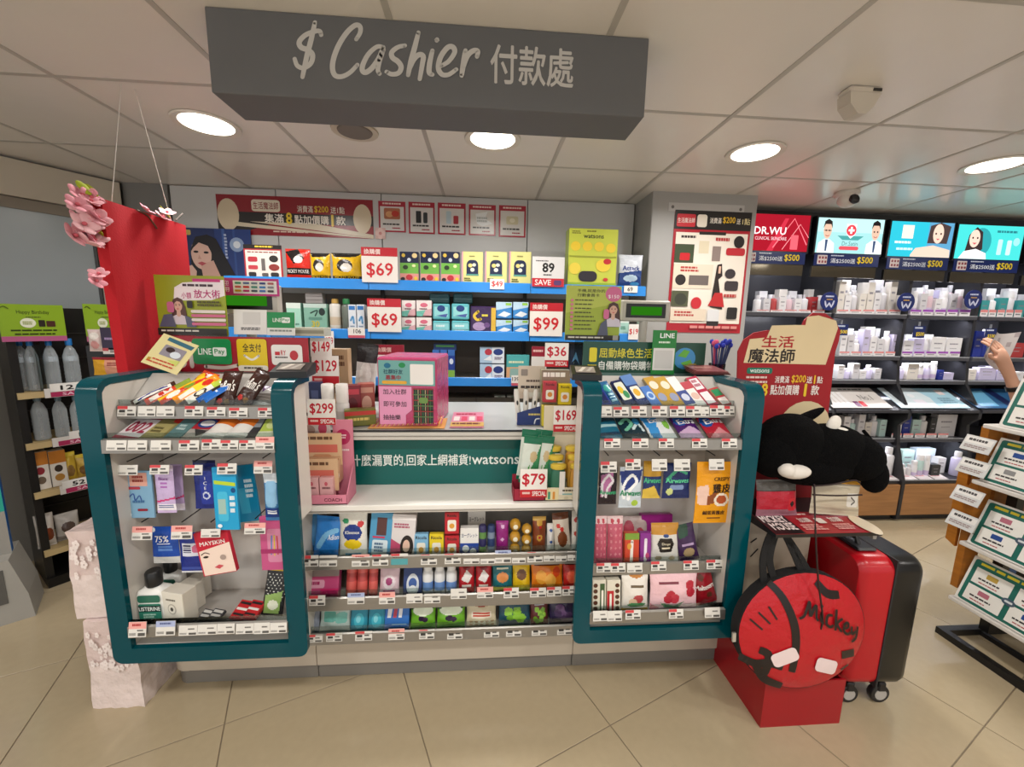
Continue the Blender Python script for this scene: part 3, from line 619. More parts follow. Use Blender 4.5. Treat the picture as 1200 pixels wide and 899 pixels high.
def mouthwash(lb, bx, Y):
    X, zb, w, h = fit(*bx, Y, 90, ZB); o = empty('mouthwash_bottle', lb, 'bottle', (X, Y, ZB+.002), group='mouthwash bottles on the left display')
    q = MB(); hb = h*.72; q.lathe([(w*.46, 0), (w*.5, hb*.05), (w*.5, hb*.78), (w*.46, hb*.88), (w*.25, hb*.97), (w*.18, hb)], 'e9e9e4', 'gloss', 24, 0, w*.3, sq=.55, oval=.6)
    q.paint((-w*.36, -.0012, hb*.86), *FR, w*.72, hb*.84, [rr(.0, .02, 1, .26, .1, .08, '2f6a58'), rr(0, .3, 1, .98, .1, .05, '2f7a66'), r(0, .36, 1, .56, '122a26'), t('LISTERINE', .5, .46, .12, 'e6ede8', .94, .02), n(.2, .62, .8, .86, 3, 'a8d0c0')]); q.build('bottle_body', o, smooth=True)
    q = MB(); q.lathe([(w*.22, hb*.99), (w*.24, hb+.004), (w*.24, h*.97), (w*.2, h)], '1d1e1f', 'gloss', 20, 0, w*.3); q.build('cap', o, smooth=True)
mouthwash('front mouthwash bottle with green label and black cap', (160, 675, 197, 733), 1.287)
mouthwash('mouthwash bottle half hidden behind the front one', (185, 660, 214, 716), 1.387)
for k, (bx, Y) in enumerate((((190, 695, 221, 735), 1.282), ((206, 688, 230, 726), 1.347), ((217, 681, 238, 717), 1.407))):
    I('cream_carton', ['front', 'middle', 'rearmost'][k]+' cream carton with a round bird emblem', 'box', bx, Y, 'box', 'e2ddd0', [n(.2, .2, .7, .28, 1, '6f6a60'), e(.45, .5, .2, .16, 'b6b0a4'), e(.45, .5, .16, .13, 'e2ddd0'), e(.45, .5, .07, .06, '54504a'), r(.8, .85, 1, 1, '5aa39a')], d=.05, side='d6d0c2', z=ZB, yaw=-14, group='cream cartons on the left display')
for k, (x0, x1) in enumerate(((227, 241), (239, 255))):
    I('razor_pack', ['left', 'right'][k]+' black and silver razor pack lying on the left display floor', 'razor', (x0, 716, x1, 736), 1.267, 'box', '3a3a3c', [r(.1, .1, .9, .3, 'b9b7b2'), r(.1, .42, .9, .6, 'a8a6a2'), r(.1, .72, .9, .9, 'b9b7b2')], a=22, d=.012, roll=12, z=ZB+.003, group=g)
for k, (x0, y0, x1) in enumerate(((266, 706, 284), (280, 706, 298))):
    I('battery_pack', ['left', 'right'][k]+' red and black pack on the left display floor', 'battery', (x0, y0, x1, 735), 1.267, 'box', 'b3262a', [r(.1, .1, .9, .22, '2a2626'), r(.1, .4, .9, .52, 'd8d2cc'), r(.1, .68, .9, .78, '2a2626')], a=24, d=.016, roll=12, z=ZB+.003, group=g)
I('stocking_pack', 'tall black dotted pack with a yellow header', 'pack', (304, 664, 331, 734), 1.297, 'pouch', '232324', [r(0, 0, 1, .12, 'e3c81e')]+[e(.12+.19*i+(.09 if j % 2 else 0), .18+.055*j, .028, .013, 'cfcfc8') for i in range(5) for j in range(9)]+[p([(.1, .6), (.9, .5), (.8, .97), (.1, .97)], '8fae62'), e(.5, .78, .25, .1, 'dfe2cc')], a=75, d=.02, roll=5, z=ZB, group=g)

price_tags([(137, 476, 159, 488, 'r'), (161, 476, 182, 488, 'w'), (183, 476, 204, 488, 'w'), (216, 476, 238, 488, 'r'), (242, 477, 264, 488, 'r'), (268, 478, 290, 489, 'r'), (302, 478, 322, 489, 'r')], 1.306, 'candy rail of left display', 'price tags of the left display')
price_tags([(124, 516, 148, 528, 'w'), (149, 516, 172, 528, 'w'), (176, 516, 200, 528, 'w'), (209, 516, 233, 528, 'r'), (236, 515, 258, 527, 'r'), (258, 516, 279, 527, 'r'), (280, 516, 299, 527, 'r'), (299, 512, 321, 527, 'p')], 1.241, 'second rail of left display', 'price tags of the left display')
price_tags([(137, 545, 161, 557, 'w'), (175, 545, 198, 556, 'r'), (216, 545, 237, 557, 'r'), (254, 543, 277, 556, 'r'), (297, 540, 319, 555, 'p')], 1.287, 'upper hooks of left display', 'price tags of the left display')
price_tags([(154, 617, 178, 633, 'p'), (200, 616, 225, 632, 'p'), (235, 620, 258, 630, 'w'), (286, 613, 311, 626, 'p')], 1.282, 'lower hooks of left display', 'price tags of the left display')
price_tags([(150, 729, 171, 747, 'p'), (182, 728, 205, 745, 'v'), (209, 733, 231, 745, 'w'), (231, 732, 254, 744, 'w'), (254, 731, 275, 743, 'w'), (276, 731, 297, 743, 'w'), (297, 730, 316, 743, 'w'), (316, 730, 336, 742, 'w')], 1.238, 'bottom rail of left display', 'price tags of the left display')

# ------------------------------------------------------------------ right display: products
g = 'gum and mint packs on the top tier of the right display'
def gum(lab, bx, col, ops, roll=-16, kind='box', Y=1.332, d=.014, a=40, side=None): I('gum_pack', lab, 'gum', bx, Y, kind, col, ops, a=a, d=d, roll=roll, group=g, side=side or col)
gum('dark blue toothpaste-shaped pack at the left end of the gum tier', (707, 443, 719, 478), '2a3f9a', [r(0, .1, 1, .3, 'c9d6e6'), r(.2, .55, .8, .9, '16245e')])
gum('teal and blue clear gum pack', (719, 447, 731, 478), '1c5d8c', [e(.5, .3, .4, .15, '3fa39a'), n(.2, .5, .8, .85, 3, '9ac8d8')], kind='pouch')
gum('navy gum pack with a yellow-green picture', (733, 447, 747, 477), '17224f', [rr(.1, .1, .95, .8, .1, .08, 'd8dccd'), e(.4, .4, .25, .15, 'd8b830'), e(.65, .6, .25, .15, '3a8a5a')])
gum('blue gum pack with yellow print', (748, 441, 764, 477), '1d2f66', [r(0, 0, 1, .35, '5a7fb8'), rr(.15, .4, .9, .8, .1, .08, 'dfe0d4'), e(.5, .6, .25, .12, 'd8a838')])
gum('sky blue gum box', (764, 454, 778, 478), '4a78c0', [e(.5, .5, .35, .2, 'b9cfe8'), e(.5, .5, .22, .12, '4a78c0')])
gum('left gold gum box', (776, 443, 791, 478), 'b98f2e', [e(.5, .3, .36, .14, 'e0d8c2'), e(.5, .72, .34, .14, '8f96b0')], side='8f7f5c')
gum('right gold gum box', (790, 443, 805, 478), 'bb932f', [e(.5, .3, .36, .14, 'e0d8c2'), e(.5, .72, .34, .14, '8f96b0')], side='8f7f5c')
gum('white and navy gum box', (804, 443, 818, 478), 'e6e4e2', [r(0, .5, 1, .95, '3f4f8c'), e(.5, .72, .34, .12, 'c9cfe0')], side='a89c80')
gum('white and salmon gum box', (817, 449, 831, 478), 'ebe5e0', [r(0, 0, 1, .3, 'b94a54'), e(.5, .6, .36, .14, 'd9b9ac')], side='a89c80')
gum('crimson and white gum box', (829, 443, 845, 478), 'b02a4a', [r(.15, .08, .85, .45, 'efe6e8'), n(.2, .12, .8, .4, 2, 'b06a7a'), r(.15, .55, .85, .92, 'efe6e8')], side='8a6a5c')
gum('red gum box with a green oval at the right end', (846, 456, 860, 478), 'b83a40', [r(.1, .1, .9, .45, '2f8a5a'), r(.1, .55, .9, .9, 'efe4e0')], side='9a7a60')
g = 'gum pouches on the second tier of the right display'
def gp(lab, bx, col, ops, roll=-8, **kw): I('gum_pouch', lab, 'gum', bx, kw.pop('Y', 1.275), 'pouch', col, ops, a=36, d=.02, roll=roll, group=g, **kw)
gp('stacked teal striped gum pouches', (702, 490, 733, 517), '1f6a86', [r(0, 0, 1, .2, '153a4c'), r(0, .35, 1, .5, 'a8cfd4'), r(0, .7, 1, .82, '123c58')])
gp('dark gum pouch with green and white swirls', (733, 488, 764, 517), '14303c', [l([(.1, .3), (.4, .15), (.5, .4), (.2, .6)], .12, '6fb89a'), l([(.5, .6), (.8, .4), (.9, .7)], .1, 'c9dcdf'), e(.75, .3, .15, .14, '2f7fae')])
gp('white and blue gum pouch lettered Extra', (764, 488, 797, 516), 'dfe3e4', [p([(0, 0), (.65, 0), (.4, .5), (.45, 1), (.1, 1)], '3a8fd0'), t('Extra', .5, .25, .2, 'f4f4f4', .6, .03), e(.8, .45, .14, .2, '7fb84a')])
gp('purple gum pouch lettered Extra', (800, 488, 829, 516), '4a1f66', [p([(0, .7), (.6, .5), (1, .75), (1, 1), (0, 1)], 'c9a8c9'), e(.3, .25, .25, .22, '2a5aa8'), t('Extra', .55, .3, .22, 'f0eef2', .75, .03)])
gp('red gum pouch lettered Extra', (833, 488, 864, 516), 'b02034', [e(.25, .25, .24, .25, '24509c'), t('Extra', .55, .28, .22, 'f0eef0', .75, .03), p([(.1, .85), (.6, .55), (1, .9), (1, 1), (.1, 1)], 'd88a92')])
g = 'hanging gum pouches on the right display'
def hg(lab, bx, col, ops, Y=1.317, name='gum_pouch', cat='gum', **kw): I(name, lab, cat, bx, Y, 'pouch', col, ops, a=88, d=.016, group=g, seal=.04, **kw)
sw = lambda c: [l([(.2, .75), (.15, .45), (.5, .2), (.75, .35), (.45, .55), (.4, .8)], .07, c)]
hg('black and pink gum pouch lettered Airwaves', (701, 549, 723, 592), '241a24', [p([(.1, .2), (.8, .1), (.6, .7), (.1, .8)], 'b06a9a')]+sw('e4dce4')+[t('Airwaves', .5, .65, .12, '3fae7a', .9, .03)])
hg('navy and white gum pouch lettered Airwaves', (725, 548, 752, 596), 'c9d4de', [p([(0, .1), (1, .05), (.9, .35), (.1, .6)], '20367e')]+sw('f2f4f6')+[t('Airwaves', .5, .62, .14, '1f8a5c', .95, .03), e(.7, .88, .16, .08, 'a8c84a')])
hg('yellow and navy gum pouch lettered Airwaves', (753, 541, 775, 585), '20356a', [r(0, 0, 1, .4, 'c89a34'), t('Airwaves', .5, .5, .14, '4fbf8c', .95, .03), p([(0, .75), (.6, .65), (1, 1), (0, 1)], 'd8b84a')])
hg('wide navy gum pouch lettered Airwaves', (776, 543, 809, 585), '1a2a60', [l([(.15, .45), (.5, .2), (.85, .3)], .08, '3f9f7a'), t('Airwaves', .5, .48, .13, '5fcf9c', .85, .03), rr(.25, .6, .75, .75, .05, .05, '7f96c0'), e(.25, .8, .12, .1, 'c9d48a')])
hg('orange chicken skin snack pouch with black lettering', (813, 542, 858, 614), 'e39a14', [p([(.02, .4), (.3, .36), (.36, .7), (.05, .68)], 'e8c4b4'), p([(.3, .55), (.55, .45), (.5, .66), (.3, .7)], '8a4a28'), t('CRISPY', .66, .27, .06, '3a2212', .5, .02), t('雞皮', .67, .42, .15, '231a14', -.5, .03), e(.68, .61, .2, .11, 'eee2d0'), e(.68, .6, .14, .07, 'b0532c'), t('鹹蛋黃雞皮', .5, .82, .07, '3a1d10', .7, .03), n(.35, .9, .7, .94, 1, '5a3218')], name='snack_pouch', cat='snack', Y=1.292)
hg('orange snack pouch hanging behind the front chicken skin pouch', (836, 540, 861, 606), 'd08a10', [r(0, .8, 1, .9, '6a3c14')], name='snack_pouch', cat='snack', Y=1.357)
g = 'sweets on the fourth tier of the right display'
Z4 = RR[2][1]-.042+.009
def s4(lab, bx, kind, col, ops, Y=1.327, a=82, d=.025, **kw): I(kw.pop('name', 'candy_pouch'), lab, 'candy', bx, Y, kind, col, ops, a=a, d=d, group=g, z=Z4, **kw)
for k, (x0, x1) in enumerate(((697, 712), (712, 731))):
    s4(['left', 'right'][k]+' pink dotted candy tube bag', (x0, 606, x1, 663), 'pouch', 'c05a6e', [r(0, 0, 1, .16, 'e0c4c4'), e(.3, .1, .1, .05, 'b83a4a'), e(.7, .1, .1, .05, 'b83a4a')]+[e(.2+.3*(i % 3), .25+.13*(i//3), .06, .03, 'd88a94') for i in range(15)], name='candy_tube')
s4('orange-red Gummy candy carton', (732, 625, 749, 662), 'box', 'c8452c', [r(0, 0, 1, .2, '7a9a3a'), l([(.5, .25), (.45, .85)], .09, 'f0e6dc'), e(.3, .4, .15, .1, 'd89a3a')], name='candy_carton')
s4('purple Gummy candy carton', (750, 625, 763, 662), 'box', '86308a', [l([(.5, .2), (.45, .85)], .09, 'f0e6f0'), e(.65, .7, .18, .1, 'c0507a')], name='candy_carton')
s4('white and gold drops pouch with a dark hexagon label', (764, 614, 797, 660), 'pouch', 'd8d4cc', [r(0, 0, 1, .28, 'c08a34'), p([(.28, .36), (.72, .36), (.82, .5), (.72, .7), (.28, .7), (.18, .5)], '28221e'), t('Drops', .5, .5, .08, 'e0d4b8', .45, .02), n(.34, .58, .66, .64, 1, 'e0d4b8'), e(.5, .3, .1, .05, '24407c'), e(.25, .85, .12, .06, 'a89878'), e(.75, .86, .12, .06, 'b0a080')])
s4('purple and green pouch at the right of the fourth tier', (798, 617, 823, 660), 'pouch', '40284e', [p([(.2, 0), (.7, 0), (.6, .3), (.1, .35)], '2a4a38'), e(.5, .75, .3, .12, 'a8906a'), n(.2, .5, .8, .6, 1, 'b49ac0')], roll=-12)
s4('clear bag of pink sweets lying behind the candy tubes', (728, 606, 762, 626), 'pouch', 'c9b4b0', [e(.3, .4, .2, .3, 'b84a5c'), e(.7, .6, .2, .3, 'b84a5c')], Y=1.407)
s4('magenta gummies box lying behind the pouch', (753, 603, 790, 622), 'box', 'a02a86', [t('Gummies', .6, .6, .3, 'e8c8e4', .7, .02)], Y=1.417)
g = 'sweets on the bottom shelf of the right display'
def s5(lab, bx, kind, col, ops, Y=1.267, a=82, d=.03, **kw): I(kw.pop('name', 'candy_pouch'), lab, 'candy', bx, Y, kind, col, ops, a=a, d=d, group=g, z=ZR, **kw)
s5('cream and green almond chocolate carton', (694, 680, 710, 722), 'box', 'dcd6c4', [r(.55, .1, .9, 1, '3f5a34')]+[e(.22, .15+.16*i, .16, .06, '54301e') for i in range(6)]+[l([(.72, .3), (.72, .85)], .06, 'efe9dc', 1)], name='candy_carton')
s5('cream and red almond chocolate carton', (711, 680, 727, 722), 'box', 'dcd6c4', [r(.0, .3, .5, 1, 'b82a30')]+[e(.75, .15+.16*i, .16, .06, '54301e') for i in range(6)]+[l([(.25, .4), (.25, .85)], .06, 'efe9dc', 1)], name='candy_carton')
s5('white candy pouch with fruit print and gold base', (729, 674, 761, 722), 'pouch', 'e2dcd2', [e(.55, .0, .3, .12, 'b8772c'), n(.3, .28, .8, .38, 1, '6a5a44'), e(.6, .62, .2, .12, 'b0484a'), e(.4, .7, .15, .09, 'd8b89a'), e(.55, .78, .35, .06, '4f8a5a'), r(0, .88, 1, 1, 'a88434')])
s5('large pink candy pouch with red fruit print', (762, 670, 819, 722), 'pouch', 'e6bcc2', [r(0, 0, 1, .08, 'd8a0aa'), n(.15, .25, .6, .36, 1, '7a3a44'), e(.42, .58, .1, .12, 'b02a3a'), e(.5, .66, .1, .12, 'c03a48'), e(.36, .68, .09, .1, 'b02a3a'), e(.84, .35, .1, .12, 'b8323f'), e(.85, .52, .1, .12, 'b02a3a'), p([(.2, .76), (.5, .84), (.7, .74), (.6, .9), (.3, .9)], '4a8a5c'), p([(0, .8), (.2, .9), (0, 1)], 'd07a88')])
s5('red chocolate ball bag lettered Maltesers', (817, 668, 844, 721), 'pouch', '8e1420', [t('Maltesers', .5, .5, .13, 'f0e8e2', .9, .03), e(.4, .25, .14, .09, '5a2c1c'), e(.65, .75, .14, .08, '5a2c1c')], roll=-14, Y=1.287)
price_tags([(704, 476, 717, 488, 'w'), (719, 477, 737, 488, 'r'), (740, 476, 758, 488, 'r'), (764, 476, 782, 488, 'r'), (785, 476, 803, 488, 'r'), (804, 476, 822, 488, 'r'), (822, 477, 831, 488, 'w'), (832, 475, 849, 487, 'r'), (849, 476, 861, 487, 'r')], 1.306, 'gum box rail of right display', 'price tags of the right display')
price_tags([(708, 514, 727, 525, 'r'), (741, 514, 760, 525, 'r'), (772, 514, 790, 525, 'r'), (811, 514, 829, 525, 'r'), (846, 514, 864, 525, 'r')], 1.246, 'second rail of right display', 'price tags of the right display')
price_tags([(704, 541, 723, 554, 'r'), (733, 538, 751, 551, 'r'), (764, 538, 782, 552, 'w'), (790, 538, 809, 552, 'w'), (831, 538, 849, 551, 'w')], 1.282, 'hooks of right display', 'price tags of the right display')
price_tags([(699, 660, 716, 671, 'r'), (716, 660, 733, 671, 'r'), (735, 660, 753, 671, 'w'), (763, 658, 781, 669, 'r'), (801, 657, 819, 668, 'r'), (828, 656, 847, 667, 'r')], 1.291, 'fourth rail of right display', 'price tags of the right display')
price_tags([(695, 716, 712, 728, 'w'), (712, 716, 729, 728, 'w'), (733, 715, 751, 726, 'r'), (784, 714, 801, 725, 'r'), (826, 712, 844, 724, 'w')], 1.236, 'bottom rail of right display', 'price tags of the right display')
# ================================================================== middle shelves
g = 'products on the top shelf of the middle section'
def zsh(y): return P(500, y, 1.385).z+.0085
Z1, Z2, Z3 = zsh(664), zsh(711), zsh(750)
def m1(name, lab, cat, bx, kind, col, ops, Y=1.41, a=84, d=.03, **kw): I(name, lab, cat, bx, Y, kind, col, ops, a=a, d=d, group=g, z=kw.pop('z', Z1), **kw)
m1('wipes_pack', 'blue wet wipes pack leaning at the left end of the top middle shelf', 'wipes', (349, 600, 373, 656), 'pouch', '4a8cc0', [e(.4, .3, .3, .15, 'a8d0e4'), r(0, .75, 1, .9, '2c6aa4')], Y=1.44)
m1('wipes_pack', 'bright blue wet wipes pack with white lettering', 'wipes', (364, 608, 395, 657), 'pouch', '2f7fcf', [l([(.2, .7), (.5, .4), (.9, .3)], .12, '7fc0ec'), t('Adlon', .78, .45, .12, 'eef4f8', .4, .02)], roll=6)
m1('tissue_pack', 'white tissue pack with blue and yellow round print', 'tissue', (396, 598, 430, 657), 'pouch', 'e9e6dc', [e(.5, .45, .34, .17, '1f3a86'), t('Kleenex', .5, .44, .06, 'f0f0ec', .55, .02), e(.5, .68, .32, .1, 'e8c820'), r(.2, .86, .8, .92, '4aa0c8'), e(.8, .28, .12, .06, 'c83a3a'), e(.25, .22, .12, .05, '3a9a6a')])
m1('toothbrush_box', 'blue carton with a dark window and white bar', 'box', (430, 602, 457, 655), 'box', '4f9ac4', [r(.3, .1, .75, .48, '5a3a3a'), rr(.15, .58, .85, .92, .06, .04, 'd4e4ec'), n(.25, .64, .75, .86, 3, '4a6a8a'), r(.15, .5, .7, .54, 'c83a5c')], roll=5)
m1('hair_dye_box', 'white and pink carton with a dark-haired woman', 'box', (456, 604, 485, 656), 'box', 'dcd6d6', [p([(0, .55), (.5, .7), (.45, 1), (0, 1)], 'b8486a'), e(.68, .72, .28, .26, '241c1c'), e(.66, .7, .15, .14, 'e0bca8'), n(.1, .2, .8, .32, 2, 'b05a72'), r(0, .05, 1, .12, 'efeaea')], roll=4)
def lozenge(lab, bx, col, z=None): m1('lozenge_box', lab, 'candy', bx, 'box', col, [t('Ricola', .5, .14, .12, '2b2626', .8, .02), rr(.2, .34, .8, .86, .1, .08, 'ebe6d8'), e(.5, .62, .18, .12, 'd89a3a')], z=z if z else Z1, d=.02)
lozenge('light blue herbal lozenge box', (485, 626, 502, 656), '7fb4d6')
lozenge('yellow herbal lozenge box', (503, 626, 520, 656), 'e3c92a')
lozenge('red herbal lozenge box, lower of the stack', (521, 628, 538, 656), 'b8242f')
lozenge('red herbal lozenge box, upper of the stack', (521, 601, 538, 627), 'b8242f', z=P(530, 627, 1.41).z)
m1('tablet_box', 'white and navy tablet box, lower one', 'candy', (539, 619, 561, 656), 'box', 'e6e4e0', [t('ヨーグレット', .5, .24, .14, '24356f', .85, .01), r(0, .5, 1, 1, '24469c'), e(.3, .68, .18, .12, 'e8e8ec'), e(.7, .78, .18, .12, 'e8e8ec')])
m1('tablet_box', 'white tablet box standing behind at the top', 'candy', (548, 599, 569, 619), 'box', 'dcd8d0', [t('ヨーグレット', .5, .5, .3, '2c2a36', .85, .01)], Y=1.50, z=P(558, 619, 1.50).z)
for k, (x0, x1, c1, c2) in enumerate(((561, 570, '34305c', '5f8a4a'), (571, 580, '2f3f6a', '7a8aa0'))):
    m1('mint_roll', ['purple-green', 'blue-grey'][k]+' slim mint roll', 'candy', (x0, 617, x1, 656), 'cyl', c1, (), a=86, bands=[(.1, .35, c2), (.6, .8, c2)], sh=.05, neck=.8)
m1('mint_roll', 'magenta chewy mint roll with pale lettering', 'candy', (581, 612, 596, 655), 'pouch', '8c1f74', [l([(.55, .15), (.45, .85)], .1, 'd8a8d0')])
def ferrero(lab, x0, x1, y0):
    X, zb, w, h = fit(x0, y0, x1, 656, 1.41, 90, Z1); o = empty('chocolate_ball_pack', lab, 'candy', (X, 1.41, Z1+.001), group='gold chocolate ball packs'); k = max(2, round(h/w))
    for i in range(3): q = MB(); q.ell((0, w/2, h*(i+.5)/3), (w*.5, w*.5, h/6*.99), 'b98a2c', 'wrap', nu=14, nv=8); q.ell((0, w*.02, h*(i+.5)/3), (w*.22, .001, h/16), 'e6dfc8', 'gloss', nu=10, nv=6); q.build('wrapped_ball', o, smooth=True)
ferrero('left gold-wrapped chocolate ball pack', 597, 610, 611); ferrero('right gold-wrapped chocolate ball pack', 611, 623, 617)
m1('chocolate_bar', 'gold-brown bar lettered TWIX upright', 'candy', (624, 607, 640, 655), 'pouch', '7a3a1c', [r(0, 0, 1, .1, 'c8a04a'), l([(.5, .15), (.5, .9)], .16, 'c89a3c', 1), l([(.55, .25), (.45, .8)], .07, 'b8252a', 1)])
m1('chocolate_bar', 'thin white and blue wafer bar', 'candy', (641, 615, 650, 655), 'pouch', 'dcd8d4', [l([(.5, .2), (.5, .9)], .1, '3a5a9c', 1)])
m1('chocolate_bar', 'cream and red bar with brown picture', 'candy', (651, 603, 671, 655), 'pouch', 'd8ccbc', [r(0, 0, 1, .15, '6a3c24'), e(.5, .62, .3, .2, '7a4224'), l([(.3, .3), (.7, .45)], .1, 'c83028', 1)], roll=-6)
m1('chocolate_bar', 'white bar at the right end of the top middle shelf', 'candy', (670, 600, 680, 655), 'pouch', 'd8d4cc', [l([(.5, .2), (.5, .8)], .12, 'b03a34', 1)])
g = 'products on the second middle shelf'
def m2(name, lab, cat, bx, kind, col, ops, Y=1.405, a=72, d=.03, **kw): I(name, lab, cat, bx, Y, kind, col, ops, a=a, d=d, group=g, z=Z2, **kw)
m2('pad_box', 'wide magenta and pink carton at the left end', 'box', (354, 666, 396, 705), 'box', 'c24a7a', [r(0, 0, 1, .25, '9a8a86'), rr(.05, .35, .6, .6, .05, .08, 'e0a0b8'), n(.1, .4, .5, .55, 1, 'a02a5c'), r(.5, .62, 1, .8, 'd02a6a')])
for k, (x0, x1) in enumerate(((403, 416), (416, 429), (430, 441))):
    m2('lip_balm_tube', ['left', 'middle', 'right'][k]+' coral lip balm tube', 'skincare', (x0, 664, x1, 704), 'cyl', 'd8645c', (), bands=[(.55, .8, 'b84a48')], sh=.08, neck=.75, caph=.2, a=74)
m2('cotton_bag', 'pale pink bag with a dark pink emblem', 'pack', (443, 663, 467, 703), 'pouch', 'dcc0c8', [e(.5, .5, .32, .22, 'ecdde2'), e(.5, .48, .18, .12, 'a84a78'), n(.2, .75, .8, .85, 1, 'b0487a')])
m2('massage_disc_pack', 'navy pack with a white oval window', 'pack', (472, 664, 494, 702), 'card', '22386e', [e(.5, .55, .34, .34, 'cfd4da'), e(.5, .5, .22, .16, '3a5a9a'), e(.5, .68, .2, .12, 'e6e8ea')], d=.012)
for k, (x0, x1) in enumerate(((494, 507), (508, 521), (522, 535))):
    m2('travel_bottle', ['first', 'second', 'third'][k]+' small white bottle with blue print, counted from left', 'bottle', (x0, 661, x1, 704), 'cyl', 'dedede', (), bands=[(.3, .6, '6a8fc8')], cap='e8e8e6', caph=.22, capw=.8, neck=.75, a=80)
for k, (x0, x1) in enumerate(((537, 556), (557, 576))):
    m2('chocolate_bag', ['left', 'right'][k]+' red chocolate bag with white crown-like print', 'candy', (x0, 660, x1, 702), 'pouch', 'b01f26', [p([(.15, .5), (.5, .2), (.85, .4), (.6, .6)], 'e6e0dc'), r(.2, .65, .8, .72, 'd8d0c8'), e(.5, .15, .25, .08, '7a1218')])
m2('snack_bag', 'teal and yellow snack bag with a round face-free print', 'snack', (577, 660, 601, 702), 'pouch', '1d6a72', [e(.5, .45, .3, .16, 'd88a4a'), r(0, .75, 1, 1, 'c9c43a'), n(.2, .15, .8, .25, 1, 'e6e4cc')])
m2('snack_bag', 'yellow snack bag with brown print', 'snack', (601, 658, 622, 700), 'pouch', 'e0b81e', [e(.5, .4, .3, .16, '6a4424'), r(0, .78, 1, 1, 'cfc83a')])
m2('candy_bag', 'large orange candy bag', 'candy', (623, 657, 661, 698), 'pouch', 'e07a18', [e(.3, .5, .18, .2, 'f0a83a'), e(.6, .6, .18, .2, 'f0b04a'), r(.1, .05, .9, .16, '5a2a14'), e(.8, .35, .12, .16, 'd84a1c')])
m2('candy_bag', 'red candy bag at the right end', 'candy', (661, 657, 680, 697), 'pouch', 'b8251f', [e(.5, .5, .3, .2, 'd8583a'), r(.1, .05, .9, .16, '4a1410')])
g = 'products on the lowest middle shelf'
def m3(name, lab, cat, bx, kind, col, ops, Y=1.405, a=70, d=.03, **kw): I(name, lab, cat, bx, Y, kind, col, ops, a=a, d=d, group=g, z=Z3, **kw)
m3('pen_pack', 'navy and white pack at the left end of the lowest shelf', 'pack', (355, 710, 372, 746), 'pouch', '8d92a0', [p([(0, 0), (.6, 0), (.3, 1), (0, 1)], '24346c'), l([(.4, .2), (.8, .8)], .08, 'dfe2e6')])
m3('soap_bag', 'clear bag holding mint green soaps', 'pack', (372, 708, 409, 746), 'pouch', 'c4d4ce', [rr(.12, .25, .55, .6, .08, .08, '6fb8ac'), rr(.55, .3, .92, .65, .08, .08, '7cc0b4'), r(0, .75, 1, 1, 'd5d8d4')])
for k, (x0, x1) in enumerate(((410, 430), (431, 450))):
    m3('soap_blister', ['left', 'right'][k]+' teal blister pack with a round capsule', 'pack', (x0, 708, x1, 746), 'card', '127a92', [rr(.1, .1, .9, .9, .15, .1, '1a8aa4'), e(.5, .55, .3, .25, '3fb0c4'), e(.45, .5, .14, .12, '7fd0dc')], d=.016)
m3('toothpaste_box', 'blue carton with red and white stripes', 'box', (450, 706, 479, 745), 'box', '2a6ab8', [p([(.15, 0), (.35, 0), (.25, .5), (.1, .5)], 'e6e6ea'), p([(.4, 0), (.55, 0), (.48, .5), (.34, .5)], 'b83a4c'), p([(.6, 0), (.75, 0), (.7, .5), (.56, .5)], 'e6e6ea'), r(.3, .7, .9, .74, '8fb8e0')], d=.02)
for k, (x0, x1) in enumerate(((480, 510), (511, 545))):
    m3('gum_pouch', ['left', 'right'][k]+' green gum pouch with a dark berry print', 'gum', (x0, 704, x1, 746), 'pouch', '6fae2c', [p([(0, 0), (1, 0), (1, .25), (.5, .5), (0, .3)], '2a4a1c'), e(.5, .35, .42, .16, 'e4ecd4'), e(.45, .6, .14, .1, '2c1c34'), e(.6, .64, .12, .09, '3a2440'), p([(0, .85), (1, .75), (1, 1), (0, 1)], '3f8a24')])
m3('popcorn_bag', 'cream and red candy bag', 'candy', (546, 702, 582, 744), 'pouch', 'd2c4a4', [e(.5, .18, .3, .1, '9a3a2c'), rr(.15, .42, .85, .66, .06, .06, 'e8dcc8'), n(.2, .46, .8, .62, 2, 'c04a38')]+[e(.15+.18*(i % 5), .78+.1*(i//5), .06, .035, 'b8906a') for i in range(10)])
def grape(lab, bx, bg, gr, lo):
    rn = random.Random(bx[0]); m3('gummy_pouch', lab, 'candy', bx, 'pouch', bg, [t('Pure', .5, .1, .14, 'dfe4ec', .7, .02), n(.2, .2, .8, .27, 1, 'c9ccd4')]+[e(.25+.5*rn.random(), .38+.45*rn.random(), .13, .1, gr if i % 3 else lo) for i in range(11)])
grape('wide green grape gummy pouch', (584, 701, 622, 743), '244a5c', '8fc43a', '6fa42c')
grape('green grape gummy pouch with reddish background', (622, 702, 643, 742), '6a3434', '9acb45', '78a830')
grape('purple grape gummy pouch at the right end', (644, 699, 677, 741), '2a1e44', '4a3258', '6a4a78')
price_tags([(353, 651, 373, 664, 'r'), (374, 651, 395, 664, 'w'), (412, 650, 433, 664, 'p'), (436, 650, 455, 663, 'r'), (458, 649, 478, 662, 't'), (493, 650, 512, 662, 'r'), (521, 649, 540, 661, 'r'), (543, 650, 562, 661, 'w'), (563, 649, 580, 661, 'w'), (580, 645, 599, 660, 'v'), (600, 648, 616, 660, 'w'), (618, 647, 636, 659, 'r'), (637, 647, 650, 658, 'w'), (651, 647, 664, 658, 'w'), (665, 646, 678, 657, 'w')], 1.377, 'top rail of middle section', 'price tags of the middle section')
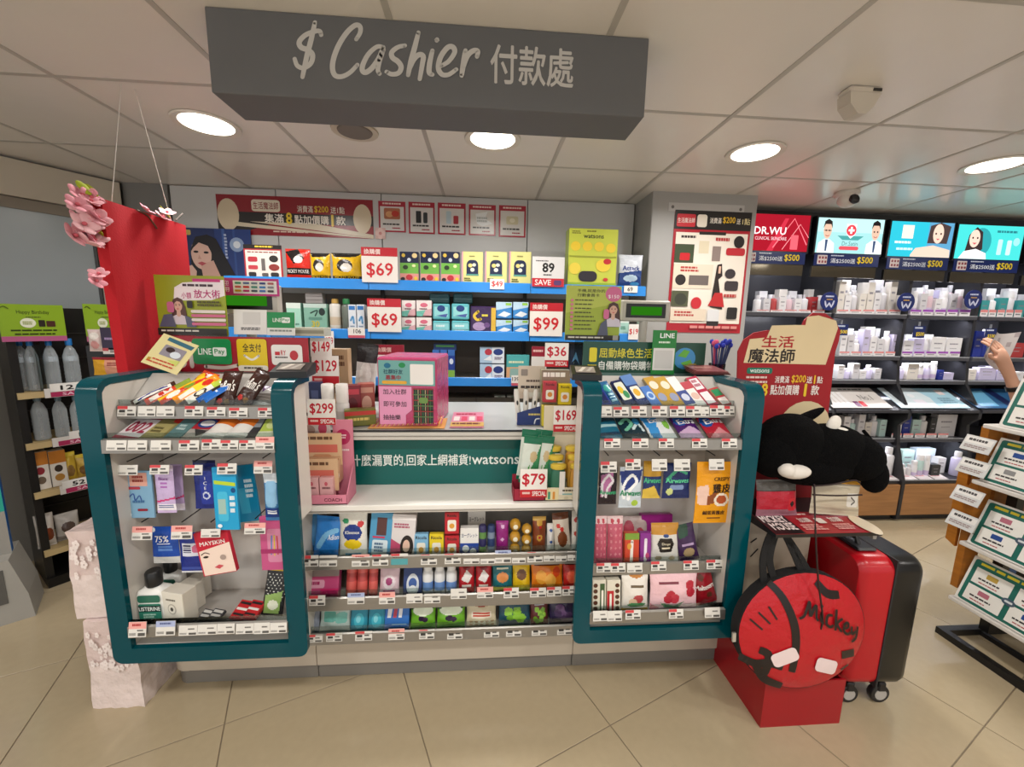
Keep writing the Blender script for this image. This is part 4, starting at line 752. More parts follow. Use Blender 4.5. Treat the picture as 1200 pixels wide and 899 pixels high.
price_tags([(362, 698, 381, 710, 'r'), (407, 695, 427, 708, 'v'), (444, 694, 463, 708, 'p'), (476, 696, 495, 707, 'w'), (497, 696, 516, 707, 'w'), (528, 690, 547, 702, 'w'), (559, 688, 578, 701, 'p'), (590, 689, 608, 701, 'r'), (621, 689, 640, 700, 'r'), (641, 688, 658, 699, 'r'), (659, 687, 675, 698, 'r')], 1.377, 'second rail of middle section', 'price tags of the middle section')
price_tags([(359, 744, 378, 753, 'r'), (382, 742, 401, 752, 'r'), (416, 740, 436, 751, 'r'), (455, 737, 474, 750, 'p'), (491, 738, 509, 749, 'r'), (524, 738, 542, 749, 'r'), (567, 737, 585, 747, 'r'), (593, 735, 611, 746, 'r'), (623, 735, 641, 745, 'r'), (653, 733, 671, 744, 'r')], 1.377, 'lowest rail of middle section', 'price tags of the middle section')

# ================================================================== on the upper shelf and the countertop
def price_sign(lab, bx, Y, txt, red='bottom', small=None, z=None, cat='price sign', name='price_sign', foot='SPECIAL', d=.002):
    if red == 'bottom': ops = [t(txt, .5, .38, .44, 'c01830', .84, .02), r(0, .72, 1, 1, 'c0202c'), n(.08, .8, .38, .92, 1, 'e8c8c0')]+([t(foot, .7, .86, .16, 'f4ece8', .5, .02)] if foot else [])
    elif red == 'top': ops = [r(0, 0, 1, .25, 'b02838')]+([t(foot, .3, .13, .14, 'f0dcd8', .5, .01)] if foot else [])+[t(txt, .5, .65, .42, 'c8242f', .84, .02)]
    else: ops = [t(txt, .5, .5, .6, 'c01830', .84, .02)]
    return I(name, lab, cat, bx, Y, 'card', 'ece8e2', ops, d=d, z=z, a=88)
SHZ = .7432; CTZ = .9842
# pink perfume stand at the left
o = empty('perfume_stand', 'pink cardboard fragrance stand on the white upper shelf', 'display stand', (P(382, 590, 1.40).x, 1.395, SHZ))
B0 = P(350, 580, 1.40); B1 = P(394, 590, 1.40); wS = .15
q = MB(); q.T = Matrix.Rotation(math.radians(0), 4, 'Z')
def tray(q, w, hf, hb, d, col, m='matte', th=.003):
    q.box((-w/2, 0, 0), (w/2, th, hf), col, m); q.box((-w/2, 0, 0), (w/2, d, th), col, m); q.box((-w/2, d-th, 0), (w/2, d, hb), col, m)
    for sx in (-1, 1): q.prismx([(0, 0), (d, 0), (d, hb*.62), (d*.75, hb*.55), (0, hf)], sx*w/2-th/2, sx*w/2+th/2, col, m)
tray(q, wS, .035, .2, .1, 'd9849a'); q.build('tray', o)
q = MB(); q.paint((-wS/2, -.0004, .035), *FR, wS, .035, [t('COACH', .68, .5, .36, '6a2a3c', .4, .016)]); q.build('lettering', o)
q = MB(); q.box((wS*.02, .095, .1), (wS/2, .099, .285), 'd9849a', 'matte'); q.paint((wS*.02, .095, .285), *FR, wS*.48, .185, [e(.5, .35, .36, .16, 'b83060'), n(.25, .3, .75, .4, 2, 'f0d4dc'), n(.2, .6, .8, .66, 1, 'f0dce0')]); q.build('header', o)
for k, (dy, dz, dx) in enumerate(((.035, .06, -.02), (.07, .082, -.01), (.1, .105, 0))):
    I('fragrance_insert_card', ['front', 'middle', 'rear'][k]+' cream fragrance insert card with a row of dots', 'card', (346+6*k, 560-30*k-22, 398+4*k, 575-30*k), 1.43+.03*k, 'card', 'd9b48e', [n(.08, .1, .9, .25, 1, '6a4a34'), r(.1, .35, .9, .6, 'd06a5c'), rr(.3, .65, .75, 1, .08, .1, 'c9906a')], d=.004, group='insert cards in the pink stand') if k < 2 else None
I('fragrance_insert_card', 'white illustrated card at the back of the pink stand', 'card', (352, 478, 388, 515), 1.488, 'card', 'e2d6d2', [n(.1, .15, .9, .3, 1, '5a4a4a'), e(.3, .7, .2, .16, 'b89a90'), e(.75, .65, .14, .2, 'c84a6a')], d=.003)
I('gift_box', 'boxed gift set with a window in the pink stand', 'box', (346, 537, 399, 566), 1.44, 'box', 'c9a07e', [r(.05, .1, .32, .9, '6a4444'), rr(.42, .15, .95, .9, .05, .06, 'dcb894'), e(.62, .45, .12, .2, 'b8524a'), e(.85, .7, .15, .24, 'e8e2d8'), r(0, 0, 1, .08, 'a8744a')], d=.04)
for k, (x0, x1) in enumerate(((347, 357), (358, 374), (375, 391))):
    I('fragrance_box', ['leftmost', 'middle', 'rightmost'][k]+' pale pink fragrance box in the stand', 'box', (x0, 560, x1, 584), 1.41, 'box', 'dcaaac', [n(.2, .45, .8, .6, 1, '7a4a50'), e(.5, .3, .12, .1, 'c8586a')], d=.03, group='pale pink fragrance boxes')
price_sign('white $299 price sign on the pink fragrance stand', (361, 468, 394, 498), 1.43, '$299')
# price signs and bottles left of the pink box
price_sign('white $149 price sign above the $129 sign', (364, 396, 389, 418), 1.70, '$149', red=None)
price_sign('white $129 price sign with red foot', (366, 417, 398, 450), 1.69, '$129', foot='')
I('shelf_price_card', 'narrow $79 price card hanging from the blue shelf rail', 'price sign', (381, 388, 392, 412), 2.43, 'card', 'ece8e2', [t('$79', .5, .5, .4, 'c01830', .8, .01)], d=.002)
for k, (x0, x1) in enumerate(((375, 391), (392, 408))):
    I('lotion_bottle', ['left', 'right'][k]+' white-capped lotion bottle behind the pink stand', 'bottle', (x0, 451, x1, 500), 1.58, 'cyl', 'dcdad6', (), cap='f0eeea', caph=.45, capw=.92, neck=.9, bands=[(.2, .6, 'c9c4be')], z=CTZ)
I('lotion_pack', 'dark navy pack behind the lotion bottles', 'pack', (364, 448, 378, 500), 1.62, 'box', '2c3558', [r(.2, .2, .8, .5, '525c84')], d=.03, z=CTZ)
I('card_stack', 'beige carton with brown print behind the price signs', 'box', (388, 409, 410, 470), 1.80, 'box', 'bfa07c', [n(.1, .1, .9, .3, 2, '6a4830'), n(.2, .6, .8, .75, 1, '6a4830')], d=.05, z=CTZ)
for k, (x0, y0, x1, y1, c1) in enumerate(((404, 452, 424, 494, '7a1f2c'), (421, 450, 440, 488, 'a8574a'))):
    I('cosmetic_gift_box', ['dark red gift box beside the lotion bottles', 'rose gift box with a patterned front'][k], 'box', (x0, y0, x1, y1), 1.63+.04*k, 'box', c1, [r(.1, .1, .9, .25, ['c03a4a', 'd8a48c'][k]), e(.5, .55, .3, .22, ['5a141e', 'e0b8a0'][k]), r(.1, .8, .9, .9, ['c8a04a', '7a8a3c'][k])], d=.05, z=CTZ, yaw=18)
I('cosmetic_tray', 'long green and gold carton under the gift boxes', 'box', (405, 480, 441, 503), 1.56, 'box', '6a6a2c', [r(0, .1, 1, .35, 'b8342c'), n(.1, .5, .9, .75, 1, 'd8c06a')], d=.04, z=CTZ, yaw=18)
I('hair_pack', 'black and white hair pack leaning behind the gift boxes', 'pack', (412, 404, 438, 462), 1.95, 'pouch', 'cfccc8', [r(0, 0, 1, .3, '2c2a2c'), e(.5, .5, .28, .2, 'e6e4e0'), r(.1, .75, .9, .9, '8a8684')], d=.03, z=CTZ, roll=6)
# pink prize box
o = empty('prize_box', 'pink foil-wrapped prize draw box with printed front on the countertop', 'box', (P(478, 497, 1.56).x, 1.56, CTZ), rot=(0, 0, math.radians(-6)))
_, _, wB, hB = fit(443, 419, 514, 499, 1.56, 90, CTZ)
q = MB(); q.box((-wB/2, 0, 0), (wB/2, .24, hB), 'b8456e', 'wrap', .006); q.build('wrapped_body', o)
q = MB(); q.paint((-wB/2+.006, -.002, hB-.012), *FR, wB-.012, hB-.018, [r(0, 0, 1, .38, '6fa8a4'), rr(.56, .05, .97, .36, .02, .02, 'eeeae6'), e(.16, .08, .06, .04, '1d6a8c'), e(.42, .07, .06, .04, '1f8a4c'), t('社群好友', .26, .17, .07, '1d4a5c', .46, .01), t('募集中', .26, .26, .075, 'a02a3a', .4, .01), rr(.06, .31, .5, .36, .03, .02, 'e0a83a')]); q.build('header_print', o)
q = MB(); q.paint((-wB/2+.006, -.002, hB-.012), *FR, wB-.012, hB-.018, [p([(0, .4), (.58, .4), (.58, .76), (.47, .84), (.47, 1), (0, 1)], 'e49ac0'), t('加入社群', .28, .48, .085, '2a2226', .52, .006), t('即可參加', .28, .67, .085, '2a2226', .54, .006), t('抽抽樂', .22, .88, .085, '2a2226', .4, .006)]); q.build('invitation_print', o)
q = MB(); q.box((wB*.10, -.0015, .012), (wB/2-.014, 0, hB*.56), '2c3a34', 'wrap'); q.paint((wB*.10, -.0018, hB*.56), *FR, wB*.34, hB*.5, [r(.12*i, 0, .12*i+.03, 1, ['a83a34', '3f6a3a', 'c9b08a'][i % 3]) for i in range(8)]+[r(0, .16*i, 1, .16*i+.03, ['8f3030', '5a7a4a'][i % 2]) for i in range(6)]+[rr(.3, .25, .75, .42, .1, .06, '6a8f4a')]); q.build('plaid_window', o)
I('flyer_sheet', 'pink and yellow coupon sheet lying right of the prize box', 'leaflet', (528, 483, 566, 504), 1.53, 'card', 'd88aa0', [n(.1, .1, .9, .25, 1, 'b0304a')]+[r(.06+.24*i, .32, .24+.24*i, .6, ['e8dcd4', 'd8506a'][i % 2]) for i in range(4)]+[r(0, .7, 1, .95, 'd8b05a'), n(.05, .75, .95, .9, 1, '7a3a2a')], a=2, d=.001, z=CTZ+.001)
I('flyer_sheet', 'pink and yellow coupon sheet partly under the prize box', 'leaflet', (432, 490, 520, 504), 1.52, 'card', 'd8a05a', [r(.02*i, .1, .02*i+.012, .9, ['c84a3a', 'e8c86a', 'd87a9a'][i % 3]) for i in range(48)], a=2, d=.0006, z=CTZ+.0006)
# right side of the countertop
o = empty('stick_tray', 'navy tray of cosmetic sticks with a beige header card', 'display stand', (P(622, 490, 1.58).x, 1.58, CTZ))
q = MB(); q.prism([(-.055, 0), (.06, 0), (.06, .085), (-.055, .05)], 0, .003, '24366f', 'gloss'); q.box((-.055, .003, 0), (.06, .05, .003), '24366f'); q.paint((-.04, -.0004, .06), *FR, .1, .06, [n(.3, .2, .9, .4, 1, 'c9b86a'), l([(.55, .9), (.6, .6), (.75, .55)], .08, 'd4dae8')]); q.build('tray', o)
for k in range(4):
    q = MB(); x = -.045+.026*k; q.T = Matrix.Translation((x, .02, 0)) @ Matrix.Rotation(math.radians(6*(k-1)), 4, 'Y'); q.lathe([(.009, .002), (.011, .01), (.011, .13), (.008, .145)], 'd8d6cf', 'gloss', 12, cols=['d8d6cf', 'd8d6cf', 'd8d6cf', '4a6a44']); q.ell((0, -.011, .09), (.004, .0015, .01), '26282a', 'gloss', nu=8, nv=6); q.build('stick', o, smooth=True)
q = MB(); q.box((-.05, .045, .1), (.06, .048, .235), 'cdbfae', 'matte'); q.paint((-.05, .045, .235), *FR, .11, .135, [rr(.1, .1, .35, .3, .03, .03, '8a8078'), n(.3, .42, .95, .52, 1, '5a4a40'), n(.1, .6, .95, .72, 1, '3a302c'), r(.3, .8, 1, .95, 'dcd8cc')]); q.build('header', o)
o = empty('lozenge_display', 'tall lozenge carton display with green landscape print', 'display stand', (P(651, 505, 1.545).x, 1.545, CTZ))
_, _, w_, h_ = fit(634, 430, 668, 505, 1.545, 90, CTZ)
q = MB(); q.box((-w_/2, .03, 0), (w_/2, .07, h_*.93), '8d8a70', 'gloss', .001); q.paint((-w_/2, .03, h_*.93), *FR, w_, h_*.93, [r(0, 0, 1, .22, '8a7a68'), n(.05, .04, .95, .16, 1, 'e8e4dc'), r(0, .24, .55, .4, '5a7a2c'), r(.5, .24, 1, .42, 'a89888')]); q.build('back_card', o)
for k, (fx, fz, c) in enumerate(((-.24, .42, 'b83a44'), (.28, .38, 'd8c020'), (-.25, .02, 'd8c838'), (.25, .02, 'c8b42c'))):
    q = MB(); q.box((fx*w_-w_*.23, 0, fz*h_), (fx*w_+w_*.23, .03, fz*h_+h_*.34), c, 'gloss', .001); q.paint((fx*w_-w_*.23, 0, fz*h_+h_*.34), *FR, w_*.46, h_*.34, [t('Ricola', .5, .14, .12, '2b2626', .8, .01), rr(.2, .4, .8, .86, .1, .08, 'ebe6d8'), e(.5, .62, .18, .12, 'd88a3a')]); q.build('lozenge_box', o)
price_sign('white $36 price sign on top of the lozenge display', (638, 402, 666, 430), 1.54, '$36')
price_sign('white $169 price sign in front of the lozenge display', (648, 476, 677, 506), 1.46, '$169')
price_sign('white $79 price sign on the crimson mask tray', (609, 550, 641, 583), 1.395, '$79')
o = empty('mask_tray', 'crimson tray of green face mask sachets on the white shelf', 'display stand', (P(622, 583, 1.40).x, 1.402, SHZ))
q = MB(); tray(q, .125, .045, .07, .09, '9a2038'); q.build('tray', o)
for k, (bx, Y) in enumerate((((604, 505, 628, 560), 1.46), ((607, 513, 630, 562), 1.43), ((620, 505, 641, 556), 1.465), ((624, 512, 644, 556), 1.435))):
    I('mask_sachet', ['rear left', 'front left', 'rear right', 'front right'][k]+' white and green aloe mask sachet in the crimson tray', 'skincare', bx, Y, 'pouch', 'd4dcd2', [r(0, 0, 1, .16, '0f6a4a'), p([(1, .1), (1, 1), (.3, 1), (.7, .5)], '3f8a5a'), e(.62, .42, .2, .12, 'c9b48a'), p([(.3, .9), (.45, .55), (.5, .9)], '4f9a4a'), p([(.5, .92), (.62, .58), (.68, .92)], '3a8a3c'), r(0, .92, 1, 1, '0f6a4a')], d=.012, roll=6, group='aloe mask sachets', z=SHZ+.05)
o = empty('toothbrush_stand', 'cream cardboard stand of ampoule packs with yellow tops', 'display stand', (P(661, 588, 1.40).x, 1.402, SHZ))
_, _, w_, h_ = fit(637, 500, 683, 588, 1.40, 90, SHZ)
q = MB(); tray(q, w_, .05, .08, .08, 'ded4b8'); q.box((-w_/2, .077, .07), (w_/2, .08, h_+.06), 'd8cdb4', 'matte'); q.paint((-w_/2, 0, .05), *FR, w_, .05, [r(.02, .1, .35, .95, 'e8d8a8'), rr(.08, .3, .14, .9, .02, .05, '3f9a7a'), rr(.2, .3, .26, .9, .02, .05, 'd8903a'), n(.45, .15, .95, .35, 1, '5a5040'), r(.45, .45, .7, .55, '7fb0b0'), r(.72, .45, .95, .55, 'd88a5a'), e(.55, .78, .06, .1, 'c9bea0'), e(.75, .78, .06, .1, 'c9bea0')], 'matte'); q.build('tray', o)
for k in range(6):
    col_, row_ = k % 2, k//2
    X_ = (-.24+.5*col_)*w_+.006*row_; cc = ('2f6a52', '3f7a5f') if col_ == 0 else ('b8842c', 'c8963c')
    q = MB(); y_ = .055-.02*row_; z_ = .052
    q.lathe([(w_*.19, z_-.04), (w_*.2, z_), (w_*.19, z_+.05), (w_*.13, z_+.07)], cc[row_ % 2], 'clear' if False else 'gloss', 14, X_, y_, oval=.5); dz = .028*(2-row_)
    q.box((X_+w_*.02, y_-w_*.105, z_-.03), (X_+w_*.16, y_-w_*.1, z_+.06), 'e4e0d8', 'matte'); q.lathe([(w_*.17, z_+.066), (w_*.2, z_+.07), (w_*.2, z_+.082), (w_*.15, z_+.086)], 'e0c24a', 'gloss', 16, X_, y_, oval=.6)
    q.v = [(a, b, c+dz) for a, b, c in q.v]; q.build('ampoule_pack', o, smooth=True)
# ================================================================== back wall: posters and blue-edged shelves
def woman(cx, cy, s, asp, hair='1a1516', skin='e6c4b2', top='d8dce8'):
    """simple printed portrait: cx, cy head centre, s head half-height, asp = width/height of the canvas"""
    w = s*.72/asp; k = s/asp
    return [p([(cx-1.2*k, cy+3*s), (cx-1.15*k, cy+.2*s), (cx-.8*k, cy-1.0*s), (cx, cy-1.35*s), (cx+.8*k, cy-1.0*s), (cx+1.2*k, cy+.3*s), (cx+1.5*k, cy+3*s)], hair),
            p([(cx-1.6*k, cy+3.2*s), (cx-1.2*k, cy+1.9*s), (cx-.3*k, cy+1.5*s), (cx+.3*k, cy+1.5*s), (cx+1.2*k, cy+1.9*s), (cx+1.6*k, cy+3.2*s)], top),
            p([(cx-.3*k, cy+.7*s), (cx+.3*k, cy+.7*s), (cx+.36*k, cy+1.7*s), (cx, cy+1.95*s), (cx-.36*k, cy+1.7*s)], 'd4ac9a'),
            e(cx, cy, w, s, skin), p([(cx-w, cy-.1*s), (cx-w*.8, cy-.8*s), (cx, cy-1.05*s), (cx+w*.8, cy-.8*s), (cx+w, cy-.1*s), (cx+w*.5, cy-.6*s), (cx-.1*k, cy-.72*s), (cx-w*.6, cy-.5*s)], hair),
            e(cx-.3*k, cy-.02*s, .15*k, .06*s, '2c1e1c'), e(cx+.3*k, cy-.02*s, .15*k, .06*s, '2c1e1c'), l([(cx-.45*k, cy-.2*s), (cx-.3*k, cy-.25*s), (cx-.15*k, cy-.2*s)], .05*s, '4a342c', 2), l([(cx+.15*k, cy-.2*s), (cx+.3*k, cy-.25*s), (cx+.45*k, cy-.2*s)], .05*s, '4a342c', 2),
            p([(cx-.05*k, cy+.1*s), (cx+.08*k, cy+.36*s), (cx-.1*k, cy+.36*s)], 'd0a28e'), p([(cx-.24*k, cy+.56*s), (cx, cy+.49*s), (cx+.24*k, cy+.56*s), (cx, cy+.7*s)], 'c2555a')]
BW = 2.797
I('promo_banner', 'long red and black promotion banner on the back wall', 'banner', (256, 231, 441, 277), BW, 'card', '8e1c26', [p([(.0, .42), (1, .42), (1, .68), (.36, .68), (.1, 1), (0, 1)], '2a2523'), p([(.12, .68), (1, .98), (1, 1), (.1, .78)], 'd8ccb4'), p([(.2, .66), (.62, .66), (1, .9), (1, .98)], 'd8ccb4'), rr(.22, .1, .4, .4, .02, .06, 'e6dcc8'), t('生活魔法師', .31, .25, .18, '8e1c26', .16, .01), e(.07, .5, .068, .4, 'd8c8ac'), e(.93, .5, .06, .38, 'd8c8ac'), t('消費滿', .56, .3, .17, 'f0e6d8', -.1, .01), t('$200', .665, .3, .18, 'e8c038', -.09, .015), t('送1點', .77, .3, .17, 'f0e6d8', -.09, .01), t('集滿', .36, .56, .22, 'f0e8dc', -.12, .015), t('8', .455, .55, .28, 'e8c83c', -.035, .03), t('點加價購', .6, .57, .22, 'f0e8dc', -.22, .015), t('1', .735, .57, .28, 'e8c83c', 0, .03), t('款', .79, .57, .22, 'f0e8dc', -.06, .015), n(.35, .88, .6, .93, 1, 'e0c8b8')], d=.003)
for k, (x0, y0, x1, y1) in enumerate(((444, 236, 476, 272), (479, 237, 510, 274), (513, 238, 546, 275), (549, 240, 581, 276), (584, 241, 616, 278))):
    pic = [[rr(.2, .22, .8, .58, .05, .05, 'b06a4a'), e(.4, .42, .14, .1, 'd8a070'), e(.62, .4, .14, .1, 'c03a2c')], [rr(.28, .28, .48, .66, .02, .02, '2a2c2e'), rr(.56, .32, .72, .66, .04, .04, '3a3e40')], [rr(.3, .26, .48, .66, .03, .03, 'b8ccd4'), rr(.56, .4, .74, .66, .03, .03, 'a8343c')], [p([(.25, .3), (.7, .22), (.6, .45), (.9, .6), (.5, .7), (.3, .62)], 'e8ebec'), n(.3, .4, .7, .6, 2, 'aeb2b2')], [rr(.28, .34, .72, .6, .06, .04, 'cfc8a8'), e(.5, .47, .1, .07, 'e6e0cc')]][k]  # fourth picture: pale polygon paints glare on the sleeve
    I('offer_card', ['offer card with a food dish picture, leftmost of five', 'offer card with two dark bottles, second of five', 'offer card with a pale and a red bottle', 'offer card with painted glare on a wrinkled sleeve, fourth of five', 'offer card with a cream jar, rightmost of five'][k], 'card', (x0, y0, x1, y1), BW, 'card', 'a8283a', [r(.06, .17, .94, .95, 'd8d4d0'), n(.15, .05, .85, .13, 1, 'e8d0c8')]+pic+[n(.15, .72, .85, .8, 1, '3c3636'), n(.5, .85, .9, .91, 1, 'a02a3a')], d=.002, group='red-framed offer cards on the back wall')
I('flower_sticker', 'small pink blossom sticker below the banner corner', 'sticker', (440, 267, 452, 280), BW-.004, 'card', 'd8b4ac', [e(.5, .2, .24, .22, 'e6c4bc'), e(.2, .5, .22, .24, 'e6c4bc'), e(.8, .5, .22, .24, 'e6c4bc'), e(.5, .8, .24, .22, 'e6c4bc'), e(.5, .5, .15, .15, 'cf8f8a')], d=.001)
I('portrait_poster', 'dark blue cosmetics poster of a long-haired woman behind the red hanging', 'poster', (213, 268, 299, 328), 2.78, 'card', '1c2c5e', [r(.5, 0, 1, 1, '223a78'), r(.6, 0, .64, 1, '3a5a9c'), r(.75, 0, .78, 1, '2f4c8c'), e(.8, .3, .1, .14, '8aa0c4'), e(.8, .3, .05, .07, 'd8e0ea'), rr(.08, .04, .18, .14, .02, .02, 'c8b060'), n(.63, .1, .67, .6, 8, 'b8c4e0')]+[p([(.14, 1), (.16, .4), (.24, .17), (.4, .12), (.52, .2), (.6, .45), (.78, 1)], '141016'), e(.3, .5, .14, .3, 'dcb4a4'), p([(.28, .7), (.46, .62), (.56, 1), (.3, 1)], 'cfa494'), p([(.14, .5), (.22, .22), (.36, .16), (.46, .3), (.45, .5), (.4, .34), (.28, .28), (.2, .38)], '141016'), e(.23, .46, .035, .022, '201614'), e(.37, .47, .035, .022, '201614'), p([(.27, .52), (.3, .6), (.25, .6)], 'c8988a'), p([(.24, .68), (.3, .65), (.36, .68), (.3, .73)], 'b8505a'), p([(.02, .8), (.16, .72), (.22, .84), (.2, 1), (.04, .98)], 'dcb4a4')], d=.003)
SF = 2.45
sh = empty('blue_edged_shelving', 'blue-edged wall shelving behind the cashier counter', 'shelf', ((P(280, 330, SF).x+P(756, 340, SF).x)/2, SF, .9))
SEG = [P(262, 330, SF).x, P(432, 330, SF).x, P(622, 335, SF).x, P(757, 340, SF).x]; SZ = []
for (ya, yb) in ((329, 341), (387, 398), (442, 452)):
    zt, zb = P(500, ya, SF).z, P(500, yb, SF).z; SZ.append(zt-.014)
    for a, b in zip(SEG[:-1], SEG[1:]):
        q = MB(); q.box((a+.002, SF+.006, zt-.03), (b-.002, 2.79, zt-.014), '9a958e', 'gloss'); s_ = loc(q, 'shelf_board', sh)
        q = MB(); q.prismx([(SF, zt-.004), (SF+.003, zt), (SF+.006, zt), (SF+.006, zb), (SF-.004, zb)], a+.002, b-.002, '2b86d6', 'gloss'); loc(q, 'price_rail', sh, under=s_)
for a in SEG[1:3]: q = MB(); q.box((a-.012, 2.77, .2), (a+.012, 2.795, 1.62), '3c3936', 'gloss'); loc(q, 'upright', sh)
q = MB(); q.box((SEG[0], 2.6, .1), (SEG[3], 2.79, .9), '57524b', 'gloss'); loc(q, 'lower_cabinet', sh)
for i in range(9): q = MB(); q.box((SEG[0]+.01+i*.235, 2.598, .86), (SEG[0]+.235+i*.235, 2.6, .9), '6a655d', 'gloss'); loc(q, 'drawer_front', sh)
# --- top shelf
g = 'goods on the top blue shelf'
def b1(name, lab, cat, bx, kind, col, ops, Y=2.475, d=.06, row=0, **kw): return I(name, lab, cat, bx, Y, kind, col, ops, d=d, z=kw.pop('z', SZ[row]), group=kw.pop('group', g), **kw)
b1('promo_stand', 'small white promotion sheet in a red frame at the left of the top shelf', 'sign', (288, 287, 333, 333), 'card', 'b03038', [r(0, 0, 1, .12, '221e1e'), n(.3, .03, .9, .1, 1, 'e8c840'), r(.04, .16, .96, .97, 'e6dcd4'), n(.1, .2, .9, .25, 1, '8a3a34'), rr(.1, .35, .35, .5, .05, .04, 'b83440'), e(.78, .4, .12, .1, '2a2626'), rr(.1, .6, .35, .72, .04, .03, 'c04048'), r(.45, .4, .55, .75, '6a6462'), e(.78, .65, .14, .1, '8a3430'), rr(.1, .8, .3, .93, .04, .04, '2c2828'), rr(.45, .82, .62, .92, .03, .03, '5a5452'), rr(.68, .8, .9, .93, .05, .05, '2c2828')], d=.004)
b1('drawstring_bag', 'red printed bag with black band on the top shelf', 'bag', (334, 291, 364, 333), 'pouch', 'cc2a1c', [p([(0, .1), (.5, 0), (.8, .3), (.4, .5)], '221c1c'), e(.55, .35, .18, .12, 'e8e2da'), r(0, .62, 1, .82, '1e1a1a'), t('MICKEY MOUSE', .5, .72, .11, 'f0ebe4', .9, .015)], d=.05)
for k, (x0, x1) in enumerate(((363, 387), (388, 424))):
    b1('drawstring_bag', ['narrower yellow printed bag', 'wider yellow printed bag beside the $69 sign'][k]+' on the top shelf', 'bag', (x0, 296, x1, 333), 'pouch', 'e3b51c', [p([(0, 0), (1, 0), (.8, .14), (.1, .16)], '1e1a18'), e(.45, .45, .28, .22, '241f1d'), e(.5, .52, .2, .16, 'ded8cc'), r(0, .8, 1, .92, '2a2320'), t('MICKEY MOUSE', .5, .86, .09, 'e8c02c', .9, .01)], d=.05)
def topsign(lab, bx, txt, row, Y=2.44): return I('price_sign', lab, 'price sign', bx, Y, 'card', 'e6e0d8', [r(0, 0, 1, .25, 'b8202e'), t('換購價', .3, .125, .15, 'f4e4dc', .45, .01), t(txt, .5, .65, .42, 'c8242f', .82, .015)], d=.002, group='large price signs on the blue shelves')
topsign('large $69 price sign between yellow bags and patterned packs', (424, 290, 467, 331), '$69', 0)
for k, (x0, x1) in enumerate(((469, 491), (493, 515), (517, 539))):
    b1('tissue_brick', ['left', 'middle', 'right'][k]+' navy, green and pink patterned pack', 'tissue', (x0, 295, x1, 336), 'box', '1c2340', [r(0, .36, 1, .7, '6fae4a'), r(0, .7, 1, 1, 'd8948a'), e(.2, .12, .1, .06, 'd8b84a'), e(.8, .12, .14, .08, 'e0c890'), e(.5, .26, .1, .06, 'c8d0d8'), e(.3, .5, .14, .07, '2c3a24'), e(.75, .45, .1, .05, 'd8e0a0'), e(.5, .82, .18, .09, 'b8303a'), e(.15, .88, .12, .06, '2a2426'), e(.85, .86, .1, .06, 'e0c040')], group='patterned packs on the top shelf')
for k, (x0, x1) in enumerate(((541, 566), (568, 594), (596, 622))):
    b1('gift_carton', ['left', 'middle', 'right'][k]+' pale yellow carton with an arched navy window', 'box', (x0, 295, x1, 339), 'box', 'd8d48a', [rr(.22, .25, .78, .68, .2, .16, '1c2748'), r(.22, .5, .78, .68, '1c2748'), e(.4, .42, .1, .06, 'e0cc7a'), e(.58, .4, .09, .05, 'd8dcc8'), e(.5, .55, .1, .06, 'dce0d0'), r(.2, .68, .8, .73, '5a9a8a'), n(.12, .8, .45, .92, 2, '5a5a30'), r(0, 0, .06, 1, 'd89aa8'), n(.35, .12, .65, .17, 1, '8a8450')], group='arched-window cartons on the top shelf', side='c9c478')
I('price_sign', 'small $49 tag on the top blue rail', 'price sign', (574, 327, 591, 339), 2.441, 'card', 'ece8e2', [t('$49', .5, .5, .6, 'c8242f', .85, .015)], d=.002)
I('price_sign', 'white sign with bold 89 and red SAVE strip', 'price sign', (623, 301, 661, 336), 2.44, 'card', 'd8d6d4', [t('89', .5, .36, .3, '1d1b1b', .6, .03), n(.1, .12, .5, .18, 1, '6a6664'), n(.35, .58, .65, .65, 1, '4a4644'), r(0, .72, 1, 1, 'c02834'), t('SAVE', .34, .86, .18, 'f2e8e4', .5, .015), rr(.68, .78, .92, .95, .05, .05, '5a3a6a')], d=.002)
b1('tissue_multipack', 'large yellow-green printed multipack lettered watsons', 'tissue', (664, 268, 722, 337), 'box', 'c4cc4a', [n(.06, .04, .26, .1, 2, '7a7a2c'), n(.36, .03, .6, .07, 1, '7a7a2c'), t('watsons', .5, .13, .06, '2c3a24', .45, .012), e(.14, .3, .1, .08, 'e8c83a'), e(.38, .3, .1, .08, 'e8c83a'), e(.62, .3, .1, .08, 'e8c83a'), e(.86, .32, .1, .08, 'e8c83a'), r(.02, .46, .98, .485, '9aa032'), e(.14, .68, .12, .1, 'e8d04a'), e(.72, .62, .15, .11, 'e8cc40'), e(.8, .55, .08, .05, 'c02a30'), rr(.22, .72, .6, .9, .1, .08, '26222a'), e(.78, .86, .05, .03, 'c83a34'), r(0, .92, 1, 1, '8fb03a')], d=.1, side='9aac3c')
b1('detergent_bag', 'white and navy detergent refill bag at the right end of the top shelf', 'bag', (724, 298, 753, 341), 'pouch', 'c9ced6', [p([(0, .55), (1, .45), (1, 1), (0, 1)], '24407c'), t('Attack', .5, .4, .14, '1f3a86', .8, .02), e(.5, .7, .3, .1, 'b8d0e0'), e(.7, .86, .2, .06, '3f8ac0')], d=.05)
I('price_sign', 'small white tag on the right end of the top blue rail', 'price sign', (731, 335, 747, 343), 2.441, 'card', 'ece8e2', [t('69', .45, .5, .6, '2a2626', .5, .015)], d=.002)
